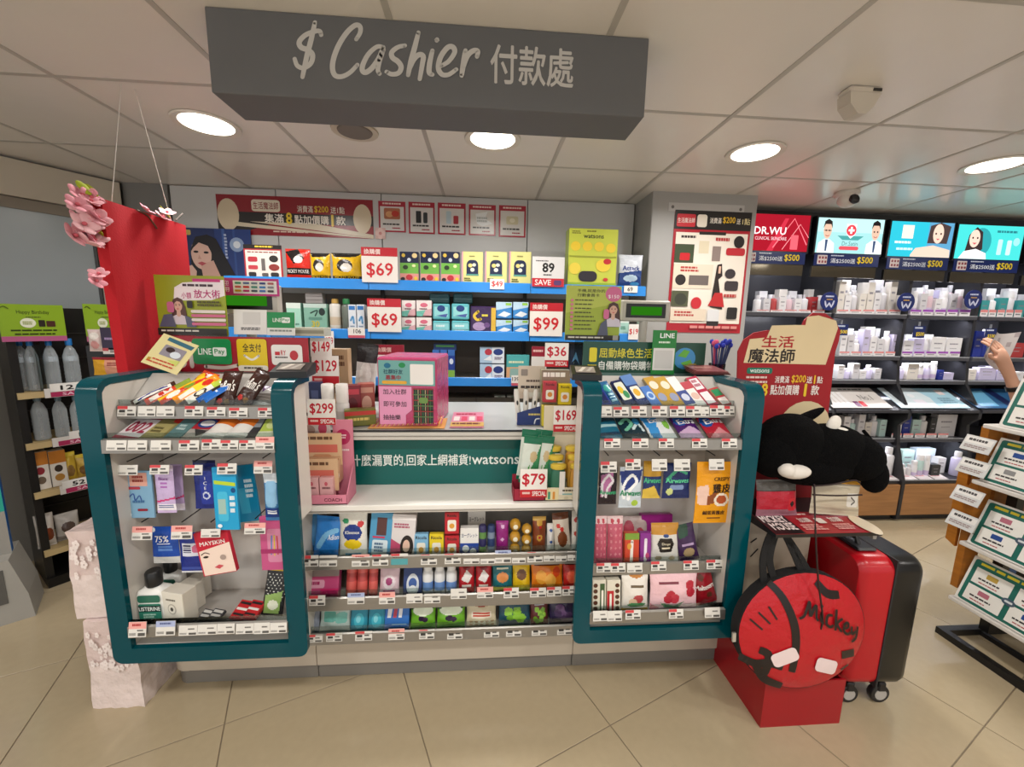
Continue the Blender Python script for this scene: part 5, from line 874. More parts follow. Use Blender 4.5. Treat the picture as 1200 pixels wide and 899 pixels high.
# --- second shelf
g = 'goods on the second blue shelf'
b2 = lambda *a, **k: b1(*a, row=1, **k)
b2('drink_carton', 'mint green gable carton on the second blue shelf', 'carton', (337, 355, 354, 388), 'box', '9fd0bc', [r(0, 0, 1, .2, 'd4e0d8'), e(.3, .55, .2, .12, 'c03a5c'), n(.3, .75, .9, .85, 1, '5a8a7a')])
b2('drink_carton', 'teal-grey carton with a yellow 30 print', 'carton', (357, 356, 384, 388), 'box', '7fae9c', [r(0, 0, 1, .15, 'b8ccc4'), l([(.3, .35), (.6, .25), (.5, .45)], .05, '2c4a44'), e(.8, .3, .14, .14, '2c3a3a'), rr(.2, .5, .8, .6, .05, .04, '5f8f80'), t('30', .5, .76, .22, 'c9b83a', .5, .02)])
b2('stacked_box', 'grey boxes stacked on the teal carton', 'box', (358, 343, 378, 356), 'box', '8d8a88', [r(0, .3, 1, .36, '5f5c5a'), r(0, .65, 1, .7, '5f5c5a')], z=P(368, 356, 2.475).z)
b2('toner_bottle', 'white bottle with a blue ball cap behind the teal carton', 'bottle', (371, 349, 383, 388), 'cyl', 'c9d4dc', (), cap='2a5ab0', caph=.16, capw=.85, Y=2.56)
b2('toner_bottle', 'white bottle with a gold cap', 'bottle', (385, 350, 399, 389), 'cyl', 'd4d0c8', (), cap='b8944a', caph=.14, capw=.6, bands=[(.2, .5, 'c9b8a0')], sh=.08)
b2('toner_bottle', 'dark glass bottle with a green cap', 'bottle', (400, 350, 411, 389), 'cyl', '6a726a', (), cap='2f7a4a', caph=.16, capw=.75)
for k, (x0, x1) in enumerate(((409, 418), (419, 428))):
    b2('milk_carton', ['left', 'right'][k]+' white and blue lotion carton', 'carton', (x0, 357, x1, 391), 'box', 'dce2e8', [r(.1, .05, .9, .2, '3a7ac0'), l([(.3, .6), (.6, .45), (.7, .7)], .07, '6aa8d8'), r(.2, .8, .8, .85, '8a9aaa')])
I('shelf_price_card', 'white price card with dark digits on the second blue rail', 'price sign', (408, 384, 428, 396), 2.441, 'card', 'e8e4de', [t('106', .55, .35, .4, '2a2626', .5, .012), r(0, .75, 1, 1, 'c85a6a')], d=.002)
topsign('large $69 price sign left of the pink and white pad packs', (431, 350, 471, 389), '$69', 1)
def pad(lab, x0, x1, y0, y1, col, ops, Y=2.475, d=.06): b1('sanitary_pad_pack', lab, 'pack', (x0, y0, x1, y1), 'box', col, ops, row=1, z=P((x0+x1)/2, y1, Y).z if y1 < 384 else SZ[1], Y=Y, d=d, group='pad packs on the second blue shelf', m='film', bev=.006)
for i, (x0, x1) in enumerate(((471, 487), (488, 506))):
    for j, (y0, y1) in enumerate(((352, 371), (372, 393))):
        pad(['upper', 'lower'][j]+' '+['left', 'right'][i]+' pink and white pad pack', x0, x1, y0, y1, 'd4a8ac', [p([(0, 0), (1, 0), (1, .5), (0, .8)], 'e6dcd8'), e(.5, .3, .25, .14, 'd06a80'), p([(0, .7), (.6, .6), (.4, 1), (0, 1)], '6fb8a8'), n(.2, .5, .85, .62, 1, '6a4a54')])
for i, (x0, x1) in enumerate(((507, 527), (529, 550))):
    for j, (y0, y1) in enumerate(((356, 375), (376, 384), (385, 396))):
        pad(['upper', 'middle', 'lower'][j]+' '+['left', 'right'][i]+' teal pad pack', x0, x1, y0, y1, '5fb0b8', [r(.1, .2, .9, .8, '8fd0d0'), e(.5, .3, .24, .2, '24407c'), p([(.2, .75), (.9, .62), (.8, .85)], '4a5a9c')] if j == 0 else [r(.05, .2, .95, .75, '86ccd0'), n(.2, .35, .8, .6, 1, 'd4e6e6')])
    pad(['left', 'right'][i]+' dark teal pad pack stored behind the others', x0-4+i*6, x1+i*4, 344, 356, '3a7a84', [r(.05, .5, .95, .6, '6fb0b4')], Y=2.6)
pad('purple night pad pack with a yellow moon', 551, 581, 359, 395, '3a2650', [l([(.3, .2), (.15, .35), (.25, .5), (.4, .48)], .1, 'e0c040'), e(.35, .75, .26, .16, 'a890b8'), n(.45, .3, .7, .42, 1, 'e0d04a'), r(.82, .05, 1, .95, 'd8b040'), e(.65, .7, .12, .1, '6a4a80')])
for i, (x0, x1) in enumerate(((581, 600), (601, 619))):
    for j, (y0, y1) in enumerate(((354, 374), (375, 396))):
        pad(['upper', 'lower'][j]+' '+['left', 'right'][i]+' blue and white pad pack', x0, x1, y0, y1, '3f8acc', [p([(0, 0), (1, 0), (1, .3), (0, .5)], 'b8d4e6'), p([(.1, .8), (.5, .55), (.95, .7), (.6, .9)], 'e4ecf0'), r(.6, .05, .95, .2, '8fc04a')])
topsign('large $99 price sign right of the blue pad packs', (620, 355, 659, 394), '$99', 1)
b2('gift_carton', 'mint and white carton at the right end of the second blue shelf', 'carton', (724, 372, 736, 398), 'box', 'a8d0c4', [r(0, 0, 1, .3, 'd8e4de'), n(.2, .5, .8, .7, 2, '4a8a78')])
b2('gift_carton', 'pale green carton beside the mint one near the pillar', 'carton', (749, 374, 757, 398), 'box', 'c4d8c8', [r(0, .6, 1, 1, '5a9a7a')])
I('price_sign', 'small white price card with red digits below the customer display', 'price sign', (736, 380, 748, 398), 2.441, 'card', 'ece8e2', [t('$19', .5, .5, .4, 'c8242f', .85, .012)], d=.002)
# --- third shelf
b1('dark_box', 'dark navy box with a pale zigzag beside the $36 sign', 'box', (666, 404, 681, 446), 'box', '1f2838', [p([(.2, .5), (.5, .2), (.8, .55), (.5, .4)], '5a8ab0')], row=2, d=.05)
b3 = lambda *a, **k: b1(*a, row=2, group='goods on the lowest blue shelf', **k)
for k in range(3): b3('whitening_pack', ['left', 'middle', 'right'][k]+' blue and green tube carton on the lowest blue shelf', 'box', (507+9*k, 410, 515+9*k, 444), 'box', '24408c', [r(0, 0, 1, .2, '3a6ab0'), r(0, .7, 1, 1, '7fae4a'), e(.5, .4, .3, .1, 'c9d4e6')], d=.05)
b3('whitening_pack', 'flat blue and green carton on top of the tube cartons', 'box', (508, 403, 535, 411), 'box', '1f3c70', [r(.1, .2, .9, .5, '4fa05a')], z=P(520, 411, 2.475).z)
for j, (y0, y1) in enumerate(((407, 426), (427, 448))):
    b3('pad_carton', ['upper', 'lower'][j]+' white and blue carton with a red figure', 'box', (562, y0, 591, y1), 'box', 'a8c4dc', [r(.5, 0, 1, 1, 'dce4ec'), e(.75, .3, .2, .2, '22387c'), e(.35, .3, .15, .2, 'b03040'), p([(.15, .8), (.45, .5), (.5, .85)], 'e6ecf0'), n(.6, .6, .95, .8, 2, '7a6a8a')], z=None if j else P(576, 426, 2.475).z)
b3('pad_carton', 'teal carton with an orange lower half', 'box', (593, 416, 620, 448), 'box', '4fa8a8', [r(0, .5, 1, 1, 'd8a47a'), rr(.15, .55, .9, .95, .08, .06, '8fb0a8'), n(.1, .25, .8, .38, 1, 'd8e4c0')])
b3('promo_stand', 'red-topped price sign standing on the lowest blue shelf behind the pink box', 'price sign', (434, 404, 475, 444), 'card', 'd8d4ce', [r(0, 0, 1, .3, '8e2434'), t('換購價', .4, .15, .14, 'e0b8b0', .5, .01), r(.1, .4, .9, .95, 'e2deda')], d=.003, Y=2.462)
b3('promo_stand', 'red-topped price sign partly hidden by the $36 sign', 'price sign', (622, 406, 640, 444), 'card', 'd8d4ce', [r(0, 0, 1, .3, '8e2434'), n(.1, .1, .9, .2, 1, 'e0b8b0')], d=.003, Y=2.462)
I('shelf_price_card', 'small white price card on the lowest blue rail', 'price sign', (599, 440, 609, 452), 2.441, 'card', 'e8e4de', [t('139', .5, .35, .36, '2a2626', .8, .012), r(0, .75, 1, 1, 'c85a6a')], d=.002)
for k, x0 in enumerate((579, 594)): b3('till_box', ['left', 'right'][k]+' grey box with a green dot below the lowest shelf', 'box', (x0, 464, x0+13, 476), 'box', 'a8aca6', [e(.5, .5, .2, .25, '2c5a3c')], Y=2.59, z=.901)

# ================================================================== behind the left display
RZ = 1.1865
o = empty('payment_panel', 'red board with mobile payment logos above the left display', 'sign', (P(280, 431, 1.60).x, 1.60, RZ))
_, _, w_, h_ = fit(197, 395, 364, 433, 1.60, 90, RZ)
q = MB(); q.box((-w_/2, 0, 0), (w_/2, .006, h_), 'a01c2c', 'gloss'); q.paint((-w_/2, 0, h_), *FR, w_, h_, [l([(.02, .6), (.06, .25), (.1, .15)], .14, 'd8c8c0'), rr(.16, .15, .19, .9, .012, .1, 'd8c8c0'), e(.09, .75, .05, .16, 'd8c8c0'), l([(.27, .85), (.4, .88), (.5, .8)], .1, 'd8c8c0')]); q.build('board', o)
q = MB(); q.paint((-w_/2, -.002, h_), *FR, w_, h_, [rr(.19, .06, .46, .78, .025, .1, '0f8a4a'), t('LINE', .275, .42, .17, 'eaf0ea', -.09, .02), rr(.33, .3, .425, .55, .012, .05, 'eaf0ea'), t('Pay', .378, .43, .17, '0f8a4a', -.07, .015)]); q.build('green_logo', o)
q = MB(); q.paint((-w_/2, -.002, h_), *FR, w_, h_, [rr(.5, .05, .71, .97, .02, .08, 'e2c21a'), t('全支付', .605, .3, .24, '2a2420', -.13, .012), l([(.55, .52), (.6, .64), (.65, .52)], .06, 'efe8d8'), rr(.5, .8, .71, .97, .02, .06, 'e8e0d0'), n(.54, .85, .68, .92, 1, '4a443c')]); q.build('yellow_logo', o)
q = MB(); q.paint((-w_/2, -.002, h_), *FR, w_, h_, [rr(.74, .2, .96, .78, .02, .09, 'e8e4e0'), t('RY', .825, .43, .14, 'c02a34', -.035, .015), r(.765, .4, .8, .5, 'c02a34'), n(.765, .54, .86, .6, 1, '4a4040'), e(.9, .5, .03, .14, 'b8323a')]); q.build('white_logo', o)
o = I('promo_poster', 'lime green offer poster with a woman on a phone, above the payment board', 'poster', (187, 323, 269, 393), 1.615, 'card', '9aa32c', [p([(.25, .42), (.28, .2), (.4, .12), (1, .06), (1, .32), (.8, .4)], 'efe6ea'), t('小額', .44, .33, .1, 'c02a78', -.14, .01), t('放大術', .74, .3, .14, 'b81f70', -.38, .012), n(.4, .14, .95, .2, 1, '4a3440'), r(.55, .05, .95, .1, 'c83a80')]+woman(.31, .5, .1, 1.18, '5a3a34', 'd8ac98', 'd8ccd4')+[p([(.02, .86), (.1, .66), (.22, .64), (.26, .86)], '5a5c74'), p([(.4, .66), (.52, .72), (.56, .86), (.42, .86)], '5a5c74'), rr(.16, .44, .26, .62, .03, .04, 'c86a90'), rr(.45, .42, .53, .54, .02, .02, '2c2628'), n(.6, .42, .98, .52, 2, '54501c'), rr(.5, .57, 1, .62, .02, .02, 'e6dcd4'), rr(.5, .64, 1, .69, .02, .02, 'd06a8c'), rr(.5, .71, 1, .76, .02, .02, 'e6dcd4'), rr(.5, .78, 1, .83, .02, .02, 'd06a8c'), r(0, .88, 1, 1, '2a2622'), n(.05, .91, .7, .95, 1, 'd8d4c8')], d=.004)
q = MB(); X, zb, w, h = fit(187, 323, 269, 393, 1.615); q.box((-w*.45, .004, -(zb-RZ)), (w*.45, .008, h*.6), 'e6eceb', 'clear'); q.build('acrylic_holder', o)
def pos_display(lab, bx, Y, col='b9b4aa', base=RZ, flip=False):
    X, zb, w, h = fit(*bx, Y); o = empty('customer_display', lab, 'display', (X, Y, base))
    q = MB(); q.box((-w/2, 0, zb-base), (w/2, .035, zb-base+h), col, 'gloss', .006); q.build('casing', o)
    q = MB(); q.box((-w*.4, -.002, zb-base+h*.18), (w*.4, 0, zb-base+h*.84), '151614', 'gloss'); q.build('bezel', o)
    q = MB(); q.box((-w*.3, -.003, zb-base+h*.3), (w*.32, -.002, zb-base+h*.7), '3a9a1c', 'lcd'); q.build('green_screen', o)
    q = MB(); q.lathe([(.05, 0), (.05, .012), (.018, .02), (.018, zb-base+.01)], col, 'gloss', 18, 0, .02); q.build('pole', o, smooth=True)
    return o, w, h, zb-base
o, w, h, zz = pos_display('grey customer display with a pink payment banner above its green screen', (252, 333, 328, 369), 1.73)
q = MB(); q.box((-w*.5, -.012, zz+h*.62), (w*.54, -.009, zz+h*1.18), 'b82a78', 'gloss'); q.paint((-w*.5, -.012, zz+h*1.18), *FR, w*1.04, h*.56, [r(.33, .14, .97, .88, 'e6e2de'), t('歡迎', .17, .3, .28, 'e8c8dc', -.2, .01), t('使用', .17, .65, .28, 'e8c8dc', -.2, .01)]+[rr(.36+.12*(i % 5), .22+.22*(i//5), .45+.12*(i % 5), .34+.22*(i//5), .01, .03, ['3a8a6a', '5a6a9a', '6a7a8a', '2a3a7a', 'a85a5a', 'c85a5a', 'c02a34', '4a8a7a', '3a7ab8', '8a8a90', 'c8942c', 'b02a70', '3a4a5a', '3a6ab0', '3a3438'][i]) for i in range(15)]); q.build('payment_banner', o)
I('qr_card', 'white tent card with a blank code square by the green pay card', 'sign', (274, 363, 313, 392), 1.625, 'card', 'e4e2de', [rr(.28, .1, .82, .6, .02, .02, 'd2d0cc'), n(.22, .72, .85, .84, 2, '3a3636')], d=.003, z=RZ+.0)if False else None
def tent(lab, bx, Y, col, ops):
    X, zb, w, h = fit(*bx, Y); o = I('tent_card', lab, 'sign', bx, Y, 'card', col, ops, d=.003, a=84); q = MB(); q.box((-w*.4, .004, -(zb-RZ)+.004), (w*.4, .02, -.001), 'dfe5e4', 'clear'); q.build('acrylic_foot', o)
tent('white tent card beside the green pay card', (274, 363, 313, 392), 1.63, 'e4e2de', [rr(.28, .1, .82, .6, .02, .02, 'd2d0cc'), n(.22, .72, .85, .84, 2, '3a3636')])
tent('green and white LINE Pay tent card', (313, 366, 346, 393), 1.63, 'e0e2dc', [r(0, 0, 1, .68, '0f8a4a'), t('LINE', .36, .34, .16, 'eaf0ea', -.3, .015), rr(.53, .22, .83, .46, .04, .04, 'eaf0ea'), t('Pay', .68, .34, .15, '0f8a4a', -.24, .012), n(.1, .76, .9, .88, 1, '8a9088')])
I('pamphlet_stack', 'flat pale box lying right of the tent cards', 'box', (342, 384, 380, 394), 1.66, 'box', 'b9b8a4', [r(0, .3, 1, .7, '8a8874')], d=.08)
o = I('leaflet', 'cream leaflet with a photo lying across the top edge of the left display', 'leaflet', (157, 403, 212, 440), 1.40, 'card', 'ddd29a', [p([(.2, .05), (.95, .1), (.92, .22), (.2, .16)], '3a6a7c'), rr(.25, .28, .85, .62, .03, .03, '8f8a94'), e(.45, .4, .12, .08, '3a2c2c'), e(.65, .5, .14, .1, 'd4dce4'), p([(.55, .7), (.85, .62), (.85, .8)], 'c8d070'), r(.08, .78, .16, .9, 'b88a2c'), n(.2, .76, .9, .82, 1, 'c04a34'), n(.1, .86, .9, .92, 1, 'c04a34')], a=58, roll=20, d=.0015)
# red hanging with blossoms
RX = -1.25
o = empty('red_hanging', 'tall red fabric hanging with pink blossoms on its top edge', 'decoration', (RX, 1.67, 1.19))
q = MB(); NU, NV = 14, 16
def redpt(u, v, s): # u along depth, v down
    y = 1.48+.38*u+.012*v*(1-u); z = 1.765-.57*v+.0*u
    return Vector((RX+s*.018+.005*math.sin(9*u+2*v)*v+.002*math.sin(17*u), y, z))-Vector((RX, 1.67, 1.19))
for s_ in (1, -1):
    ix = [[q.V(redpt(i/NU, j/NV, s_)) for i in range(NU+1)] for j in range(NV+1)]
    for j in range(NV):
        for i in range(NU): q.face((ix[j][i], ix[j+1][i], ix[j+1][i+1], ix[j][i+1])[::s_], 'b8121f', 'fabric')
for u in (0, 1):
    for j in range(NV): q.poly([redpt(u, j/NV, 1), redpt(u, j/NV, -1), redpt(u, (j+1)/NV, -1), redpt(u, (j+1)/NV, 1)], 'b8121f', 'fabric')
for i in range(NU): q.poly([redpt(i/NU, 0, 1), redpt((i+1)/NU, 0, 1), redpt((i+1)/NU, 0, -1), redpt(i/NU, 0, -1)], 'b8121f', 'fabric')
q.build('red_cloth', o, smooth=True)
for k, (u) in enumerate((.15, .85)):
    q = MB(); a = redpt(u, 0, 0); q.tube([a, Vector((0+.01*(1 if k else -1), -.02+.03*k, CEIL-1.19))], .0012, 'd8d4cc', 'gloss', 5); q.build('string', o)
rn = random.Random(3)
BL = [(rn.uniform(86, 118), rn.uniform(228, 286)) for _ in range(22)]; BL = [b for b in BL if b[0] < 120-abs(b[1]-250)*.25 and b[0] < 112+(b[1]-228)*.2]; NB = len(BL); BL += [(172, 247), (190, 255), (196, 250), (112, 330), (116, 322)]
for k, (bx_, by_) in enumerate(BL):
    c = PX(bx_, by_, RX+(.02 if k >= NB else rn.uniform(-.03, .03)))-Vector((RX, 1.67, 1.19)); q = MB(); R_ = rn.uniform(.026, .036) if k < NB else .024
    T0 = Matrix.Translation(c) @ Euler((rn.uniform(-.5, .5), rn.uniform(.5, 1.2), rn.uniform(-.8, .2))).to_matrix().to_4x4()
    for m_ in range(5):
        q.T = T0 @ Matrix.Rotation(m_*2*math.pi/5, 4, 'Z') @ Matrix.Translation((R_*.6, 0, .004)) @ Matrix.Rotation(-.4, 4, 'Y')
        q.ell((0, 0, 0), (R_*.62, R_*.5, R_*.1), ['e2a3ac', 'e8b6bb', 'd98f9c'][k % 3], 'fabric', nu=10, nv=6)
    q.T = T0; q.ell((0, 0, .006), (R_*.2, R_*.2, R_*.2), 'c8606c', 'fabric', nu=8, nv=6); q.build('blossom', o, smooth=True)
for (bx_, by_, an) in ((98, 220, .5), (106, 224, 1.2), (193, 248, -.6), (114, 268, 2.2)):
    c = PX(bx_, by_, RX)-Vector((RX, 1.67, 1.19)); q = MB(); q.T = Matrix.Translation(c) @ Euler((an, .9, 0)).to_matrix().to_4x4(); q.ell((0, 0, 0), (.028, .013, .003), 'a3b02c', 'fabric', nu=10, nv=6); q.build('leaf', o, smooth=True)
q = MB(); q.tube([PX(x, y, RX+.022)-Vector((RX, 1.67, 1.19)) for x, y in ((160, 246), (172, 252), (180, 262), (184, 268))], .003, '5a3a24', 'matte', 6, 3); q.build('twig', o)
q = MB(); q.tube([PX(x, y, RX+.022)-Vector((RX, 1.67, 1.19)) for x, y in ((206, 258), (212, 252), (214, 250))], .003, '4a4038', 'matte', 6); q.build('twig', o)
# card reader trays on the inner posts
for k, (x0, y0, x1, y1, rz) in enumerate(((321, 426, 362, 441, 8), (669, 430, 703, 446, -8))):
    X, zb, w, h = fit(x0, y0, x1, y1, 1.33); o = empty('card_reader', ['black card reader on the left display post', 'black card reader on the right display post'][k], 'card reader', (X, 1.31, 1.2075), rot=(0, 0, math.radians(rz)))
    q = MB(); q.prismx([(0, 0), (.11, 0), (.12, .035), (.10, .04), (.0, .02)], -w/2, w/2, '17181a', 'gloss'); q.build('housing', o)
    q = MB(); q.T = Matrix.Translation((0, .015, .0245)) @ Matrix.Rotation(math.radians(11.5), 4, 'X'); q.box((-w*.36, 0, 0), (w*.3, .06, .002), '8a7f78', 'gloss'); q.paint((-w*.36, .06, .002), Vector((1, 0, 0)), Vector((0, 1, 0)), w*.66, .06, [p([(.1, .9), (.4, .1), (.6, .1), (.3, .9)], 'c9c0b4'), p([(.5, .9), (.8, .1), (.95, .1), (.7, .9)], 'b0a8a0')]); q.build('slip_tray', o)
q = MB(); pts = [P(x, y, 1.46) for x, y in ((676, 440), (680, 455), (676, 475), (680, 495), (684, 504))]; q.v = []; c0 = pts[-1]; q.tube([v-Vector((c0.x, 1.46, .984)) for v in pts], .003, '18181a', 'gloss', 6, 4); tag(q.build('reader_cable', None, (c0.x, 1.46, .984), smooth=True), 'black cable hanging from the right card reader', 'cable')

# ================================================================== behind the right display
o = empty('green_board', 'dark green bag-reuse board with yellow and white lettering', 'sign', (P(754, 440, 1.60).x, 1.60, RZ))
_, _, w_, h_ = fit(683, 401, 826, 441, 1.60, 90, RZ)
q = MB(); q.box((-w_/2, 0, 0), (w_/2, .006, h_), '1f4a3c', 'gloss'); q.paint((-w_/2, 0, h_), *FR, w_, h_, [e(.83, .47, .09, .32, '3f8ac0'), p([(.77, .4), (.82, .2), (.87, .25), (.84, .45)], '5fa83a'), p([(.8, .6), (.88, .5), (.9, .65), (.84, .75)], '5fa83a'), rr(.86, .62, .93, .88, .01, .03, '9a8434'), rr(.05, .18, .11, .6, .015, .04, 'd8c82a'), n(.04, .68, .13, .78, 1, 'c9b42c')]); q.build('board', o)
q = MB(); q.paint((-w_/2, -.001, h_), *FR, w_, h_, [t('屈動綠色生活', .345, .33, .28, 'd4c83a', -.43, .014)]); q.build('lettering', o); q = MB(); q.paint((-w_/2, -.001, h_), *FR, w_, h_, [t('自備購物袋購物', .355, .7, .26, 'e6e8e0', -.45, .014)]); q.build('lettering', o)
q = MB(); q.box((-w_/2-.01, -.01, -.0), (w_/2+.01, .012, .012), '5f7a74', 'gloss'); q.build('rail', o)
o = I('line_sign', 'upright green LINE sign with a blank code panel', 'sign', (762, 387, 790, 439), 1.575, 'card', '1f7a34', [t('LINE', .6, .12, .1, 'f0f4f0', -.6, .02), n(.25, .25, .85, .31, 1, 'd8e8d4'), r(.05, .4, .95, .9, 'd6d4d0'), rr(.12, .45, .88, .86, .02, .02, 'c4c2be')], d=.004)
o = I('promo_poster', 'lime green member card poster with a pink bubble, beside the customer display', 'poster', (661, 335, 726, 399), 1.72, 'card', '9fb03a', [p([(0, 0), (1, 0), (1, .3), (0, .5)], 'b4c052'), t('手機,就是你的', .45, .09, .06, '3a3a1c', -.5, .008), t('行動會員卡', .4, .17, .06, '3a3a1c', -.4, .008), e(.86, .14, .15, .14, 'cf6a94'), t('$150', .86, .19, .07, 'f4e4ea', -.2, .01)]+[n(.16, .25+.075*i, .55, .285+.075*i, 1, '5a5c2a') for i in range(8)]+[rr(.08, .245+.075*i, .13, .29+.075*i, .01, .01, 'cf7a8c') for i in range(8)]+woman(.86, .42, .1, 1.0, '4a302a', 'd4a894', 'd0c8d4')+[p([(.58, .9), (.64, .68), (.74, .6), (.78, .9)], '54586c'), rr(.68, .42, .78, .6, .03, .04, 'd06a94'), r(0, .9, 1, 1, '2a2622'), n(.05, .93, .75, .97, 1, 'd8d4c8'), rr(.87, .9, .97, .99, .01, .01, 'a8a49c')], d=.004)
X, zb, w, h = fit(661, 335, 726, 399, 1.72); q = MB(); q.box((-w*.3, .004, -(zb-RZ)), (w*.3, .009, h*.6), 'e0e6e5', 'clear'); q.build('acrylic_holder', o)
pos_display('beige customer display with green screen near the pillar poster', (727, 352, 785, 377), 1.75)
I('bag_clip', 'plain brown round clip beside the customer display', 'clip', (781, 370, 801, 386), 1.72, 'card', '5a3020', [e(.5, .55, .2, .16, 'cdb49c')], d=.01)if False else None
o = empty('pen_bunch', 'bunch of blue and pink topped pens right of the green board', 'pens', (P(843, 432, 1.62).x, 1.64, RZ))
q = MB(); q.lathe([(.03, 0), (.033, .05), (.031, .05), (.028, .004)], 'c9ced0', 'clear', 16); q.build('clear_cup', o, smooth=True)
rn = random.Random(5)
for k in range(16):
    an = rn.uniform(0, 6.28); rr_ = rn.uniform(.2, 1); bx_, by_ = .02*rr_*math.cos(an), .02*rr_*math.sin(an); tx_, ty_ = bx_*2.6, by_*2.2; hz = rn.uniform(.115, .14); c = '2a3aa8' if k % 4 else 'd0587c'
    q = MB(); q.tube([(bx_, by_, .005), (tx_, ty_, hz)], .003, '20356a' if k % 4 else 'b04060', 'gloss', 6); q.ell((tx_, ty_, hz+.006), (.009, .009, .011), c, 'fabric', nu=8, nv=6); q.build('pen', o, smooth=True)
for k in range(4): I('leaflet_stack', ['bottom', 'second', 'third', 'top'][k]+' dark red leaflet of the small stack right of the green board', 'leaflet', (813+k*1.5, 434-2*k, 856-k, 442-2*k), 1.47, 'card', ['4a2424', '5c2c2c', '6a3232', '7a4040'][k], [n(.1, .3, .9, .6, 1, 'a87a70')], a=6, d=.003, group='stacked red leaflets', z=1.208+.0035*k) if True else None
# poster on the pillar
I('pillar_poster', 'tall red promotion poster with product pictures on the grey pillar', 'poster', (779, 247, 869, 390), 2.526, 'card', 'a81e2c', [r(0, 0, 1, .15, '221e1d'), rr(.03, .03, .27, .13, .02, .01, 'c8303a'), t('生活魔法師', .15, .08, .04, 'f0e4dc', -.22, .006), rr(.29, .03, .42, .13, .03, .02, 'e6dccc'), t('消費滿', .53, .075, .045, 'efe6da', -.15, .008), t('$200', .705, .07, .055, 'e8bc2c', -.16, .012), t('送', .83, .075, .045, 'efe6da', -.05, .008), t('1點', .93, .075, .05, 'e8d8a0', -.1, .01), r(.03, .175, .97, .92, 'e8ded0'), rr(.33, .165, .68, .19, .01, .005, '2a2422'), n(.1, .2, .3, .23, 1, '3a2c2c'), r(.03, .27, .28, .42, '3f4a34'), rr(.1, .34, .23, .4, .02, .01, 'c0242c'), r(.34, .24, .47, .34, 'd8ccb0'), n(.55, .21, .75, .25, 1, 'b03a3c'), r(.52, .28, .63, .4, '8a7a74'), e(.86, .24, .07, .05, '241f20'), rr(.7, .29, .95, .35, .03, .02, 'b82a34'), r(.03, .43, .55, .63, 'ded0bc'), n(.12, .45, .4, .5, 2, 'b0443f'), e(.13, .56, .07, .045, '2a2424'), r(.24, .52, .5, .6, '6a605c'), p([(.6, .43), (.66, .42), (.68, .52), (.63, .55), (.72, .8), (.55, .78)], '2c2220'), p([(.6, .66), (.7, .66), (.74, .78), (.52, .77)], 'b82a2c'), p([(.62, .44), (.65, .44), (.65, .5), (.62, .5)], 'd8b09a'), e(.78, .5, .07, .04, '3a3436'), rr(.72, .56, .9, .64, .03, .02, '3c3638'), r(.03, .65, .25, .78, '50543c'), e(.15, .72, .08, .05, '3a3c30'), e(.36, .75, .07, .05, 'c02a32'), r(.03, .8, .5, .9, 'dccdb8'), n(.08, .82, .35, .87, 2, 'b0443f'), n(.72, .67, .92, .71, 1, 'b0443f'), rr(.78, .78, .92, .88, .02, .015, '2a2624'), rr(.52, .8, .68, .93, .02, .015, 'd8d8d8'), r(.52, .9, .68, .94, '2a2626'), n(.3, .94, .95, .975, 1, 'd88a84')], d=.004)
I('poster_strip', 'clear grey hanging strip over the pillar poster', 'strip', (783, 239, 873, 249), 2.527, 'card', 'bdbcba', [e(.05, .5, .02, .2, '6f6d6a'), e(.95, .5, .02, .2, '6f6d6a')], d=.003)
# ================================================================== cosmetics wall
DK = '2b2b2f'
cz = empty('cosmetics_gondola', 'dark cosmetics wall fixture with lit shelves and oak cabinets', 'shelf', (2.9, 2.56, 0))
XA, XB = 1.72, 4.6
q = MB(); q.box((XA, 3.04, .25), (XB, 3.1, 2.16), '3a3a40', 'gloss'); loc(q, 'back_panel', cz)
q = MB(); q.box((XA, 2.74, 2.1), (XB, 3.1, 2.165), '1b1b1e', 'gloss'); loc(q, 'top_beam', cz)
bx_div = [P(973, 372, 2.74).x, P(1061, 374, 2.74).x, P(1143, 375, 2.74).x, P(1232, 378, 2.74).x, P(1318, 380, 2.74).x]
CXS = [XA]+bx_div
def czr(y, Y, x=1060): return P(x, y, Y).z
ROWS = [(372, 2.72), (421, 2.72), (449, 2.72), (517, 2.66), (566, 2.58)]
for k, (y, Y) in enumerate(ROWS):
    z = czr(y-3, Y); ROWS[k] = (y, Y, z)
    for a, b in zip(CXS[:-1], CXS[1:]):
        q = MB(); q.box((a+.012, Y, z-.028), (b-.012, 3.04, z), '48484e' if k < 4 else '2c2c30', 'gloss', .002); s_ = loc(q, 'shelf_board', cz)
        q = MB(); q.box((a+.014, Y-.001, z-.002), (b-.014, Y+.002, z+.001), 'c9ccd2', 'gloss'); loc(q, 'front_lip', cz, under=s_)
for a in bx_div:
    q = MB(); q.prismx([(2.74, 2.1), (2.74, 1.2), (2.72, 1.0), (2.60, .80), (2.60, .76), (2.66, .7), (2.64, .55), (2.56, .3), (2.56, .02), (3.04, .02), (3.04, 2.1)], a-.012, a+.012, DK, 'gloss'); loc(q, 'divider', cz)
ztop, zbot = P(1060, 568, 2.56).z, P(1060, 604, 2.56).z
for a, b in zip(CXS[:-1], CXS[1:]):
    q = MB(); q.box((a+.014, 2.565, zbot), (b-.014, 3.04, ROWS[4][2]-.03), 'a5764a', 'wood', .002); loc(q, 'oak_door', cz)
    q = MB(); q.box((a+.014, 2.6, 0), (b-.014, 3.04, zbot-.002), '232326', 'gloss'); loc(q, 'plinth', cz)
    # slanted tray between third shelf and the tester shelf
    zt, zb = czr(456, 2.80), czr(481, 2.60); q = MB(); q.prismx([(2.60, zb-.02), (2.60, zb), (2.82, zt), (2.82, zt-.02)], a+.014, b-.014, '3a3a40', 'gloss'); loc(q, 'slanted_tray', cz)
